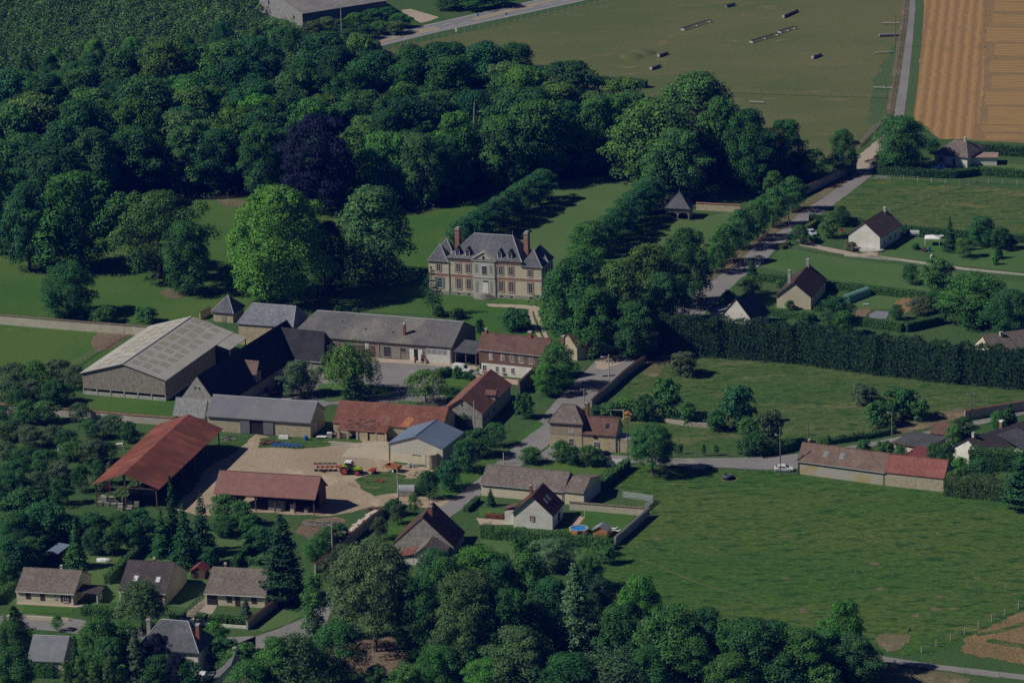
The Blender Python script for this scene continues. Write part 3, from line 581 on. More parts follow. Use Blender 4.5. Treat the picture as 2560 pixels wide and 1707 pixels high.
# ---- big house ------------------------------------------------------------------
def chateau():
    b = bld('chateau', 'large stone and brick chateau with grey slate roofs and two tall chimneys', 'country house', (1073.5,733.5), (1356,752), D=9.6)
    L, D, r = b.L, b.D, b.root
    stone = surf('chateau_stone', (0.54, 0.47, 0.35), (0.62, 0.55, 0.42), 0.35, third=(0.44, 0.41, 0.34), tth=0.54)
    grey = surf('chateau_grey', (0.46, 0.44, 0.39), (0.54, 0.52, 0.46), 0.6)
    pink = tiles('pink_brick', (0.40, 0.19, 0.14), (0.48, 0.25, 0.185), 0.24, 0.08, 0.012, bs=0.2)
    U = lambda x: (x-150)/1840*L                       # x in the close view of the front
    wl, wr = U(478), U(1655)
    hw, hm = 8.7, 9.9
    m = MB(); m.box(wl, wr, 0, D, 0, hm); m.build('main_wall', stone, r)
    m = MB(); m.box(0, wl-0.004, 0.003, D-0.003, 0, hw); m.build('wing_wall', stone, r)
    m = MB(); m.box(wr+0.004, L, 0.003, D-0.003, 0, hw); m.build('wing_wall', stone, r)
    c0, c1 = U(885), U(1228)
    m = MB(); m.box(c0, c1, -0.22, 0.0, 0, hm-0.3); m.build('centre_bay', grey, r)
    m = MB()
    for q0, q1 in ((c0+0.55, c0+1.25), (c1-1.25, c1-0.55)):
        for z0, z1 in ((1.2, 4.2), (6.4, 8.6)): m.box(q0, q1, -0.245, -0.2, z0, z1)
    build_split(m, 'wall_panel', surf('panel_stone', (0.28, 0.27, 0.24), (0.33, 0.32, 0.29), 1.0), r)
    # brick string course and plinth
    m = MB(); m.box(0, c0-0.003, -0.07, 0.02, 5.0, 5.55); m.box(c1+0.003, L, -0.07, 0.02, 5.0, 5.55); build_split(m, 'string_course', pink, r)
    m = MB(); m.box(c0-0.01, c1+0.01, -0.34, -0.2, 5.1, 5.4); m.box(0, c0, -0.11, 0, 5.55, 5.66); m.box(c1, L, -0.11, 0, 5.55, 5.66); m.build('cornice', grey, r)
    m = MB(); m.box(-0.04, c0-0.003, -0.09, 0.02, 0, 1.0); m.box(c1+0.003, L+0.04, -0.09, 0.02, 0, 1.0); build_split(m, 'plinth', M['greystone'], r)
    m = MB(); m.box(wl-0.1, c0, -0.16, 0.02, hm-0.75, hm-0.3); m.box(c1, wr+0.1, -0.16, 0.02, hm-0.75, hm-0.3); build_split(m, 'brick_cornice', pink, r)
    m = MB(); m.box(wl-0.2, wr+0.2, -0.3, 0.02, hm-0.3, hm-0.06); m.build('eaves', grey, r)
    m = MB()
    for u in (wl+0.02, c1+0.15, L-0.12): m.tube((u, -0.16, 0.1), (u, -0.16, hw), 0.09, k=6)
    m.build('drainpipe', M['zinc'], r)
    # windows
    for x in (640, 803, 1328, 1493):
        win(b, 'F', U(x), 1.75, 1.3, 2.7, cols=2, rows=5, sur=pink); win(b, 'F', U(x), 6.15, 1.25, 2.25, cols=2, rows=5, sur=pink)
    for x in (1802,):
        win(b, 'F', U(x), 1.75, 1.2, 2.7, cols=2, rows=3, sur=pink); win(b, 'F', U(x), 6.1, 1.1, 1.9, cols=2, rows=3, sur=pink)
    win(b, 'F', U(318), 6.1, 1.1, 1.9, cols=2, rows=3, sur=pink)
    win(b, 'F', U(330), 1.7, 1.2, 2.7, cols=2, rows=3, sur=pink, shut=plain('blue_shutter', (0.16, 0.22, 0.3), 0.7))
    m = MB(); m.box(U(1062)-0.65, U(1062)+0.65, -0.30, -0.2, 6.1, 8.4); f = m.build('window', M['paint'], r)
    m = MB()
    for i in range(2):
        for j in range(5): m.box(U(1062)-0.56+i*0.6, U(1062)-0.06+i*0.6+0.02, -0.325, -0.28, 6.2+j*0.43, 6.56+j*0.43)
    m.build('pane', M['glass'], f)
    m = MB(); m.box(U(1078)-0.75, U(1078)+0.75, -0.27, -0.2, 1.2, 4.5); f = m.build('door', M['paint'], r)
    m = MB(); m.box(U(1078)-0.7, U(1078)+0.7, -0.29, -0.26, 4.05, 4.45); m.build('fanlight', M['glass'], f)
    for k in range(5):
        rr = 3.1-k*0.42
        m = MB(); m.prism([(U(1062)+rr*math.cos(math.pi+math.pi*i/16), -0.2+rr*0.85*math.sin(math.pi+math.pi*i/16)) for i in range(17)], 0.22*k, 0.22*(k+1)+0.0)
        m.build('step', surf('worn_step', (0.2, 0.19, 0.165), (0.28, 0.265, 0.23), 1.5), r)
    # main roof
    def hiproof(x0, x1, y0, y1, z, rx0, rx1, ry, rz, mat=M['slate'], rid=True):
        m = MB(); e = [(x0,y0,z),(x1,y0,z),(x1,y1,z),(x0,y1,z)]; a, c = (rx0, ry, rz), (rx1, ry, rz)
        km = [Vector(e[i]).lerp(Vector((a if i in (0, 3) else c)), 0.16) + Vector((0, 0, -0.28)) for i in range(4)]   # bell-cast eaves
        for i in range(4):
            j = (i+1) % 4; m.poly([e[i], e[j], km[j], km[i]])
        m.poly([km[0], km[1], c, a]); m.poly([km[2], km[3], a, c])
        if rx0 == rx1: m.poly([km[1], km[2], c]); m.poly([km[3], km[0], a])
        else: m.poly([km[1], km[2], c]); m.poly([km[3], km[0], a])
        m.poly([e[3], e[2], e[1], e[0]])
        o = m.build('roof', mat, r)
        m = MB()
        for i in range(4): m.path([Vector(e[i])+Vector((0,0,.03)), km[i]+Vector((0,0,.03)), Vector(a if i in (0, 3) else c)], [0.11]*3, 5)
        if rx0 != rx1: m.tube(a, c, 0.12, k=5)
        for q in {a, c}: m.tube(q, (q[0], q[1], q[2]+(1.4 if rz > 13 else 0.7)), 0.07, 0.02, 5)
        m.build('ridge', M['zinc'], o); return o
    mr = hiproof(wl-0.5, wr+0.5, -0.45, D+0.45, hm, U(820), U(1440), D/2, 15.3)
    wing = wl
    for x0, x1 in ((-0.35, wl+0.15), (wr-0.15, L+0.35)):
        cx = (x0+x1)/2
        for y0, y1 in ((-0.35, D/2-0.05), (D/2+0.05, D+0.35)):
            hiproof(x0, x1, y0, y1, hw, cx, cx, (y0+y1)/2, 12.6)
    # pediment
    cx = (c0+c1)/2; hw2 = (c1-c0)/2+0.45
    m = MB(); m.poly([(cx-hw2+.25, -0.2, hm-0.25), (cx+hw2-.25, -0.2, hm-0.25), (cx, -0.2, hm+1.75)]); m.poly([(cx+hw2-.25, 0.5, hm-0.25), (cx-hw2+.25, 0.5, hm-0.25), (cx, 0.5, hm+1.75)]); p = m.build('pediment', stone, r)
    m = MB(); m.box(cx-hw2, cx+hw2, -0.42, 0.1, hm-0.36, hm-0.12)
    for s in (-1, 1):
        m.hexa([(cx+s*hw2, -0.42, hm-0.1), (cx, -0.42, hm+1.9), (cx, 2.4, hm+1.9), (cx+s*hw2, 0.4, hm-0.1), (cx+s*hw2, -0.42, hm+0.12), (cx, -0.42, hm+2.15), (cx, 2.6, hm+2.15), (cx+s*hw2, 0.6, hm+0.12)])
    m.build('pediment_moulding', grey, p)
    m = MB()
    for k in range(12):
        a0, a1 = 2*math.pi*k/12, 2*math.pi*(k+1)/12
        m.poly([(cx, -0.24, hm+0.55), (cx+0.38*math.cos(a0), -0.24, hm+0.55+0.38*math.sin(a0)), (cx+0.38*math.cos(a1), -0.24, hm+0.55+0.38*math.sin(a1))])
    m.build('round_window', M['glass'], p)
    # dormers
    for x in (622, 787, 1308, 1475):
        u = U(x)+0.0; yv = 0.35; z0 = hm+0.55
        m = MB(); m.box(u-0.62, u+0.62, yv, yv+2.2, z0-0.7, z0+1.35); d = m.build('dormer', M['slate_dark'], r)
        m = MB(); m.box(u-0.6, u+0.6, yv-0.06, yv-0.002, z0, z0+1.35); w = m.build('window', M['paint'], d)
        m = MB()
        for i in range(2):
            for j in range(3): m.box(u-0.45+i*0.47, u-0.02+i*0.47, yv-0.085, yv-0.05, z0+0.12+j*0.39, z0+0.44+j*0.39)
        m.build('pane', M['glass'], w)
        m = MB(); m.poly([(u-0.72, yv-0.18, z0+1.35), (u+0.72, yv-0.18, z0+1.35), (u, yv-0.18, z0+2.25)])
        m.poly([(u-0.72, yv-0.18, z0+1.35), (u, yv-0.18, z0+2.25), (u, yv+3.2, z0+2.25), (u-0.72, yv+2.4, z0+1.35)]); m.poly([(u, yv-0.18, z0+2.25), (u+0.72, yv-0.18, z0+1.35), (u+0.72, yv+2.4, z0+1.35), (u, yv+3.2, z0+2.25)])
        m.build('dormer_roof', M['slate'], d)
    for x, xv in ((548, D*0.5), (1668, D*0.5)):
        u = U(x)
        m = MB(); m.box(u-0.55, u+0.55, xv-0.9, xv+0.9, 9.0, 16.0); c = m.build('chimney', pink, r)
        m = MB(); m.box(u-0.66, u+0.66, xv-1.0, xv+1.0, 16.0, 16.3); m.box(u-0.6, u+0.6, xv-0.95, xv+0.95, 15.2, 15.4); m.box(u-0.45, u+0.45, xv-0.8, xv+0.8, 16.3, 16.6); m.build('chimney_cap', M['greystone'], c)
    for u in (wl-0.6, wr+0.6):
        m = MB(); m.box(u-0.8, u+0.8, D*0.3, D*0.7, hw-0.5, hw+0.9); m.build('valley_roof', M['zinc'], r)
    m = MB()
    for k in range(4): m.box(L-0.02, L+0.06, 1.3+k*2.2, 2.3+k*2.2, 5.9, 8.0); m.box(L-0.02, L+0.06, 1.3+k*2.2, 2.3+k*2.2, 1.8, 4.3)
    build_split(m, 'side_window', M['glass'], r)
    m = MB()
    for x in (640, 803, 1328, 1493, 1802): m.box(U(x)-0.4, U(x)+0.4, -0.12, -0.05, 0.35, 0.65)
    build_split(m, 'cellar_vent', M['dark'], r)
chateau()
# ---- farm -----------------------------------------------------------------------
def modern_barn():
    b = bld('modern_barn', 'wide timber clad barn with pale grey sheet roof dotted with rooflights', 'barn', (208.5,985), (415,1003), Dpx=(535,862,5.2))
    b.D = (G(472.6,792.1,8.4)-b.o).dot(b.uy)-0.3
    L, D, r = b.L, b.D, b.root; h = 5.3; rh = 8.4
    shell(b, h, rh, M['board'], M['fibre'], 'v', ov=0.5, vg=0.4, walls=False)
    dsh = local(b, (535, 862), 5.2)[1]
    m = MB(); z0 = 1.5
    m.poly([(0,0,z0),(L,0,z0),(L,0,h),(L/2,0,rh),(0,0,h)]); m.poly([(L,0.2,z0),(0,0.2,z0),(0,0.2,h),(L/2,0.2,rh),(L,0.2,h)]); m.poly([(0,0,z0),(0,0.2,z0),(L,0.2,z0),(L,0,z0)])
    m.box(-0.02, 0.12, 0.2, D, z0-0.9, h); m.box(L-0.12, L+0.02, 0.2, dsh, z0-0.9, h); m.box(0, L, D-0.12, D, z0, h)
    m.build('wall', M['board'], r)
    m = MB(); m.box(0.1, L-0.1, 0.02, 0.2, 0, 0.85); m.box(L-0.12, L+0.02, 0.2, dsh, 0, 0.6); m.build('low_wall', M['concrete'], r)
    for k in range(7):
        u = 0.1+k*(L-0.2)/6
        m = MB(); m.box(u-0.12, u+0.12, 0.0 if k in (0, 6) else -0.05, 0.24, 0, z0+0.05); m.build('post', M['concrete'], r)
    # lean-to over the passage at the far right
    u2, v2 = local(b, (574, 876), 4.2); u3, v3 = local(b, (612, 848), 4.2)
    m = MB(); m.slab([(L+0.45, dsh, h-0.02), (u2, dsh, 4.3), (u2, D+0.3, 4.3), (L+0.45, D+0.3, h-0.02)], 0.12); lr = m.build('side_roof', M['fibre'], r)
    m = MB(); m.box(u2-0.3, u2-0.1, dsh+0.3, dsh+0.5, 0, 4.1); m.box(u2-0.3, u2-0.1, D-0.5, D-0.3, 0, 4.1); m.build('post', M['woodbrown'], r)
    # rooflights: rows of fibreglass sheets, each slightly proud
    rl = surf('rooflight_sheet', (0.25, 0.235, 0.165), (0.31, 0.29, 0.21), 1.5)
    for side in (0, 1):
        m = MB(); tr = L/2; sl = (rh-h)/tr; rg = random.Random(3+side)
        for f in (0.3, 0.55, 0.8):
            v = 1.6+rg.uniform(0, 1)
            while v < D-2:
                for q in range(rg.choice((2, 2, 3))):
                    t0, t1 = f*tr-0.95, f*tr+0.95
                    P = lambda t, v_: (t if side == 0 else L-t, v_, h+sl*t+0.2)
                    pts = [P(t0, v), P(t1, v), P(t1, v+0.75), P(t0, v+0.75)]
                    m.slab(pts if side == 0 else list(reversed(pts)), 0.03); v += 1.25
                v += rg.choice((1.0, 1.6, 2.2))
        build_split(m, 'rooflight', rl, b.roof)
    m = MB(); m.box(L/2-0.3, L/2+0.3, -0.4, D+0.3, rh+0.12, rh+0.24); m.build('ridge', M['concrete'], b.roof)
modern_barn()
def long_barn():
    # great stone barn with steep dark roof, gable towards the camera
    b = bld('stone_barn', 'old stone barn with a steep dark roof and small tiled dormer', 'barn', (446,1039), (546,1050), z=0, D=10)
    b.D = (G(693,798,11)-b.o).dot(b.uy)-1.0
    # centre the ridge on the apex seen at (491,942)
    u, v = local(b, (491,942), 11.0); sh = u-b.L/2
    b.o = b.o + b.ux*sh + b.uy*(v+0.2); b.root.location = b.o; b.D = (G(693,798,11)-b.o).dot(b.uy)
    shell(b, 4.2, 11.0, M['greystone'], M['shaded_barn_slate'], 'v', ov=0.3, vg=-0.12)
    r = b.root
    m = MB()
    for u_ in (-0.75, 0.25): m.box(b.L/2+u_, b.L/2+u_+0.5, -0.03, 0.05, 8.0, 8.45)
    build_split(m, 'vent', M['dark'], r)
    # dormer on the right slope
    ud, vd = local(b, (606, 925), 6.5)
    m = MB(); m.box(b.L-2.6, b.L+0.12, vd-1.3, vd+1.3, 3.0, 6.6); d = m.build('dormer', M['stone'], r)
    m = MB()
    for s in (-1, 1):
        q = [(b.L+0.45, vd, 9.2), (b.L+0.45, vd+s*1.75, 6.3), (b.L-3.6, vd+s*1.75, 6.3), (b.L-4.2, vd, 9.2)]
        m.slab(q if s < 0 else list(reversed(q)), 0.14)
    m.build('dormer_roof', M['tile_brown'], d)
    m = MB(); m.box(b.L+0.1, b.L+0.18, vd-0.9, vd+0.9, 3.2, 5.9); m.build('loft_door', M['woodgrey'], d)
    for vq, w, hh in ((b.D*0.45, 1.2, 2.2), (b.D*0.62, 3.2, 3.4), (b.D*0.8, 1.0, 2.0)): win(b, 'R', vq, 0.0, w, hh, 'door', frame=M['woodgrey'])
    # cross wing at the far end
    w = 9.0; v0 = b.D-w; Lw = 8.5
    m = MB(); m.box(b.L+0.01, b.L+Lw, v0, b.D, 0, 4.2); m.poly([(b.L+Lw+0.005, v0, 4.2), (b.L+Lw+0.005, b.D, 4.2), (b.L+Lw+0.005, v0+w/2, 8.2)]); m.build('wing_wall', M['greystone'], r)
    m = MB()
    rz = 10.6
    m.slab([(b.L-4.5, v0-0.3, 4.2), (b.L+Lw+0.3, v0-0.3, 4.2), (b.L+Lw-1.5, v0+w/2, rz), (b.L/2, v0+w/2, rz)], 0.15)
    m.slab([(b.L+Lw+0.3, b.D+0.3, 4.2), (b.L-4.5, b.D+0.3, 4.2), (b.L/2, v0+w/2, rz-0.01), (b.L+Lw-1.5, v0+w/2, rz-0.01)], 0.15)
    m.slab([(b.L+Lw+0.3, v0-0.3, 4.2), (b.L+Lw+0.3, b.D+0.3, 4.2), (b.L+Lw-1.5, v0+w/2, rz-0.005)], 0.15)
    m.build('wing_roof', M['shaded_barn_slate'], r)
    m = MB(); m.tube((b.L+Lw+0.3, v0-0.3, 4.3), (b.L-4.5, v0-0.3, 4.3), 0.09); m.build('gutter', M['zinc'], r)
    return b
stone_barn = long_barn()
def front_shed():
    b = bld('cart_shed', 'long shed with smooth dark grey roof and two sliding doors', 'shed', (520,1076.5), (777,1094.4), Dpx=(807,1022,3.8))
    shell(b, 3.8, 7.0, M['stone'], M['greysheet'], 'u', ov=0.45, vg=0.25, ridge=M['zinc'])
    L = b.L; g = lambda x: (x-520)/(777-520)*L
    win(b, 'F', g(643), 0.0, g(660)-g(627), 3.3, 'open')
    for x0, x1 in ((602, 626), (660, 685)):
        m = MB(); m.box(g(x0), g(x1), -0.22, -0.08, 0.1, 3.4); m.build('door', M['greysheet'], b.root)
    m = MB(); m.box(g(596), g(690), -0.26, -0.05, 3.42, 3.55); m.build('door_rail', M['metalgrey'], b.root)
    m = MB(); m.box(L+0.01, L+0.1, 2.5, 4.2, 0.3, 2.6); m.build('side_door', M['carwhite'], b.root)
front_shed()
def slate_lean():
    b = bld('slate_shed', 'low shed with mottled pale grey slate roof against the stone barn', 'shed', (435,1062), (512,1069), D=7)
    u, v = local(b, (444,993.5), 6.0); b.D = v
    shell(b, 2.6, 6.0, M['greystone'], tiles('lichen_slate', (0.22, 0.225, 0.23), (0.33, 0.33, 0.325), 0.28, 0.22, 0.012, scale=1.2, bs=0.3), 'u', rf=0.93, ov=0.25, vg=0.1, h2=5.5)
slate_lean()
def hangar():
    b = bld('open_hangar', 'open sided hangar on steel posts under a rusty red sheet roof', 'hangar', (227.6,1213.7), (397.6,1224.7), z=5.0, D=30)
    b.D = (G(570.3,1073.9,5.0)-b.o).dot(b.uy)
    u, v = local(b, (309.8,1185), 8.0)
    shell(b, 5.0, 8.0, M['rust'], M['rust'], 'v', rf=u/b.L, ov=0.02, vg=0.02, walls=False, th=0.1)
    L, D, r = b.L, b.D, b.root; n = 6
    for i in range(n):
        v = 0.6+(D-1.2)*i/(n-1)
        for u_ in (0.9, L*b.rf, L-0.9):
            z1 = 5.0+min(u_/(L*b.rf), (L-u_)/(L*(1-b.rf)))*3.0-0.1
            m = MB(); m.box(u_-0.12, u_+0.12, v-0.12, v+0.12, 0, z1); m.build('post', M['woodbrown'], r)
        m = MB(); m.box(0.4, L-0.4, v-0.06, v+0.06, 4.75, 4.95)
        for q in (0.25, 0.75): m.tube((L*q, v, 4.85), (L*b.rf, v, 7.7), 0.06, k=4)
        m.build('truss', M['woodbrown'], r)
    m = MB(); m.box(0.0, 0.06, 4, D-0.3, 3.3, 3.5); m.box(0.0, 0.06, 4, D-0.3, 2.1, 2.3); m.build('side_rail', M['woodbrown'], r)
    return b
HG = hangar()
def pink_barn():
    b = bld('pink_roof_barn', 'open fronted barn with a large plain pink roof', 'barn', (541,1271), (787,1286.5), D=9)
    b.D = (G(823.7,1211,3.9)-b.o).dot(b.uy)-0.5
    shell(b, 3.9, 7.2, M['woodbrown'], M['tile_pink'], 'u', ov=0.5, vg=0.4, walls=False, ridge=M['tile_redbrown'])
    L, D, r = b.L, b.D, b.root
    m = MB(); m.box(0, L, D-0.25, D, 0, 3.9); m.box(0, 0.2, 2, D-0.25, 0, 3.9); m.poly([(L, 0.3, 3.9), (L, D, 3.9), (L, D/2, 7.15)]); m.poly([(L-0.1, D, 3.9), (L-0.1, 0.3, 3.9), (L-0.1, D/2, 7.15)]); m.box(L-0.15, L, D*0.45, D-0.25, 0.0, 3.9)
    m.build('wall', M['woodbrown'], r)
    for i in range(6):
        u = 0.15+i*(L-0.3)/5
        m = MB(); m.box(u-0.12, u+0.12, 0.0, 0.24, 0, 3.9); m.build('post', M['woodbrown'], r)
    m = MB(); m.box(0, L, 0.02, 0.22, 3.6, 3.88); m.build('beam', M['woodbrown'], r)
    return b
PB = pink_barn()
def tile_barn():
    b = bld('old_tiled_barn', 'low stone barn with broken old red tile roof and catslide', 'barn', (834,1085), (1104,1104), D=7.5)
    u, v = local(b, (832,1004), 5.9); b.D = v/0.5
    shell(b, 2.8, 6.3, M['stone'], M['tile_old'], 'u', ov=0.2, vg=0.15)
    L, D, r = b.L, b.D, b.root; g = lambda x: (x-834)/(1104-834)*L
    x0, x1 = g(854), g(977)
    s0 = b.s0
    dz = 3.0
    m = MB(); m.slab([(x0, -dz, 2.8-dz*s0*0.40+0.22), (x1, -dz, 2.8-dz*s0*0.40+0.22), (x1, 0.0, 2.8+0.24), (x0, 0.0, 2.8+0.24)], 0.15)
    m.slab([(x0, 0.0, 3.04), (x1, 0.0, 3.04), (x1, 1.6, 2.8+1.6*s0+0.22), (x0, 1.6, 2.8+1.6*s0+0.22)], 0.05); m.build('catslide_roof', M['tile_old'], r)
    zc = 2.8-dz*s0*0.40
    for i in range(6):
        u = x0+0.25+(x1-x0-0.5)*i/5
        m = MB(); m.box(u-0.25, u+0.25, -dz+0.1, -dz+0.5, 0, zc); m.build('pier', M['stone'], r)
    m = MB(); m.box(x0+(x1-x0)*0.45, x0+(x1-x0)*0.58, -dz+0.15, -dz+0.4, 0, zc); m.box(x0+(x1-x0)*0.66, x0+(x1-x0)*0.95, -dz+0.15, -dz+0.4, 0, zc*0.8); m.build('infill_wall', M['ochre'], r)
    hm = plain('missing_tiles', (0.05, 0.04, 0.03), 0.9)
    m = MB(); rg = random.Random(5)
    for k in range(46):
        cx = rg.choice((0.33, 0.66))*(x1-x0)+x0+rg.gauss(0, 1.1); t = rg.uniform(-2.4, 1.2)
        z = (2.8+t*s0*0.40+0.25) if t < 0 else 2.8+t*s0+0.25
        w = rg.uniform(0.15, 0.45); d = rg.uniform(0.1, 0.25)
        m.slab([(cx-w, t-d, z-d*s0*0.6), (cx+w, t-d, z-d*s0*0.6), (cx+w, t+d, z+d*s0*0.6), (cx-w, t+d, z+d*s0*0.6)], 0.03)
    build_split(m, 'tile_gap', hm, b.roof)
    m = MB(); t0 = -0.1; m.slab([(g(1000), 0.1, 2.8+0.1*s0+0.21), (g(1023), 0.1, 2.8+0.1*s0+0.21), (g(1030), 2.2, 2.8+2.2*s0+0.21), (g(1016), 2.6, 2.8+2.6*s0+0.21)], 0.03)
    m.build('new_tiles', tiles('new_orange_tile', (0.46, 0.18, 0.08), (0.52, 0.22, 0.1), 0.26, 0.3, 0.03), b.roof)
tile_barn()
def blue_shop():
    b = bld('blue_workshop', 'workshop with blue sheet roof and cream metal cladding over a plastered base', 'workshop', (974.5,1152), (1108,1166), D=12)
    b.D = (G(1162,1080.7,4.2)-b.o).dot(b.uy)-0.3
    shell(b, 4.2, 6.4, M['clad'], M['bluesheet'], 'v', ov=0.25, vg=0.3, zlow=1.9, ridge=M['bluesheet'])
    L, D, r = b.L, b.D, b.root
    m = MB(); m.box(-0.05, L+0.05, -0.05, D+0.05, 0, 1.9); m.build('base_wall', M['cream'], r)
    win(b, 'F', L*0.51, 1.35, 2.3, 0.75, 'open')
    m = MB(); m.tube((-0.08, -0.12, 0), (-0.08, -0.12, 4.1), 0.09); m.tube((L+0.08, -0.12, 0), (L+0.08, -0.12, 4.1), 0.06); m.build('drainpipe', M['metalgrey'], r)
    m = MB(); m.box(L*0.25, L*0.48, -0.12, -0.05, 0.05, 0.15); m.build('sill', M['paint'], r)
blue_shop()
def brown_barn():
    b = bld('brown_tiled_barn', 'barn with ribbed red brown tile roof and creeper covered gable', 'barn', (1107.5,1064), (1206,1071), D=15)
    b.D = (G(1300,961.5,3.7)-b.o).dot(b.uy)-0.3
    shell(b, 3.7, 6.9, M['greystone'], tiles('roman_tile', (0.245, 0.115, 0.085), (0.32, 0.155, 0.115), 0.36, 0.34, 0.07, scale=0.3, third=(0.2, 0.14, 0.11), tth=0.58, bs=1.0, offset=0.0), 'v', ov=0.35, vg=0.35, wlabel='gable with green creeper')
    L, D, r = b.L, b.D, b.root
    m = MB()
    for k in range(10):
        a0, a1 = 2*math.pi*k/10, 2*math.pi*(k+1)/10
        m.poly([(L/2, -0.03, 5.4), (L/2+0.3*math.cos(a0), -0.03, 5.4+0.3*math.sin(a0)), (L/2+0.3*math.cos(a1), -0.03, 5.4+0.3*math.sin(a1))])
    m.build('round_window', M['dark'], r)
    for v in (2.0, 4.6, 9.0): win(b, 'R', v, 1.2, 0.9, 1.0, 'open')
    vd = local(b, (1250, 992), 4.5)[1]
    m = MB(); m.box(L-1.2, L+0.3, vd-0.9, vd+0.9, 3.0, 5.3); d = m.build('dormer', M['woodgrey'], r)
    m = MB(); m.slab([(L+0.5, vd-1.2, 5.2), (L+0.5, vd, 6.1), (L-2.2, vd, 6.1), (L-2.2, vd-1.2, 5.2)][::-1], 0.1); m.slab([(L+0.5, vd, 6.1), (L+0.5, vd+1.2, 5.2), (L-2.2, vd+1.2, 5.2), (L-2.2, vd, 6.1)][::-1], 0.1); m.build('dormer_roof', M['tile_redbrown'], d)
    return b
BB = brown_barn()
def stable():
    b = bld('stable_block', 'long stable with weathered grey slate roof and white doors', 'stable', (735,877), (1131,909), D=9)
    b.D = (G(1162,817,4.2)-b.o).dot(b.uy)
    shell(b, 4.2, 8.0, surf('stable_wall', (0.20, 0.175, 0.15), (0.30, 0.26, 0.22), 0.9, third=(0.14, 0.12, 0.10)), tiles('stable_slate', (0.125, 0.122, 0.118), (0.18, 0.175, 0.165), 0.28, 0.22, 0.012, scale=0.12, third=(0.23, 0.21, 0.175), tth=0.56, bs=0.35), 'u', hip=(3.2, 0), ov=0.4, vg=0.15, ridge=M['zinc'])
    L, r = b.L, b.root; g = lambda x: (x-735)/(1131-735)*L
    shell_w = plain('stable_door_white', (0.6, 0.6, 0.57), 0.7)
    for x, w, hh in ((1087, 5.6, 3.4),):
        m = MB(); fb(m, b, 'F', g(1067), g(1126), 0.0, 3.5, 0.0, 0.07); d = m.build('sliding_door', shell_w, r)
        m = MB()
        for q in (1073, 1086, 1099, 1112): fb(m, b, 'F', g(q)-0.5, g(q)+0.7, 2.1, 3.3, 0.06, 0.09)
        m.build('pane', plain('dusty_pane', (0.3, 0.3, 0.3), 0.4), d)
    win(b, 'F', g(1041), 0.0, 1.3, 2.9, 'open')
    for x in (1031.5, 1052.5):
        m = MB(); fb(m, b, 'F', g(x)-0.55, g(x)+0.55, 0.1, 2.9, 0.04, 0.12); m.build('door', M['paint'], r)
    m = MB(); fb(m, b, 'F', g(981), g(1003), 0.2, 3.1, 0.02, 0.1); m.build('door', M['woodgrey'], r)
    win(b, 'F', g(970), 0.4, 1.8, 2.6, 'w', frame=M['woodgrey'], cols=3, rows=3); win(b, 'F', g(1010), 1.9, 1.2, 1.1, 'w', frame=M['woodgrey'])
    for x in (765, 800, 835, 870, 905, 932): win(b, 'F', g(x), 0.1, 1.5, 2.7, 'door', frame=M['woodbrown'])
    m = MB(); fb(m, b, 'F', g(915), g(925), 2.0, 3.6, 0.0, 0.05); m.build('shutter', shell_w, r)
    m = MB(); m.tube((g(950), -0.1, 0), (g(950), -0.1, 4), 0.06); m.tube((g(1128), -0.1, 0), (g(1128), -0.1, 4), 0.06); m.build('drainpipe', M['zinc'], r)
    u, v = local(b, (1018, 826), 6.0)
    chimney(b, u, 2.7, 0.55, 0.75, 5.2, 8.3, M['brick'])
    for x, f in ((840, 0.62), (975, 0.36), (1000, 0.42), (905, 0.4)): skylight(b, g(x), f, 0.5, 0.7, 0, M['glass'])
stable()
def slate_house():
    b = bld('pale_slate_house', 'ochre stone house with smooth pale blue slate roof', 'house', (598,860), (733,870), D=8)
    u, v = local(b, (622.6,758.6), 9.0); b.D = 2*v
    shell(b, 5.4, 9.0, M['ochre'], M['slate_light'], 'u', ov=0.3, vg=0.2, hip=(2.0, 0.9), ridge=M['zinc'])
slate_house()
def pavilion(name, label, p1, p2, Dpx, h, rh, wall, roof):
    b = bld(name, label, 'pavilion', p1, p2, Dpx=Dpx)
    shell(b, h, rh, wall, roof, 'u', hip=(b.L/2-0.05, b.L/2-0.05), ov=0.4, ridge=M['zinc'])
    m = MB(); m.tube((b.L/2, b.D/2, rh), (b.L/2, b.D/2, rh+1.1), 0.08, 0.02, 5); m.build('finial', M['zinc'], b.roof)
    return b
pv = pavilion('corner_pavilion', 'small square stone pavilion with pyramid slate roof on the long wall', (534,803), (583,807.5), (607,763,2.8), 2.8, 5.9, M['stone'], M['slate'])
win(pv, 'F', pv.L*0.55, 0.1, 1.1, 1.9, 'door', frame=M['woodgrey'])
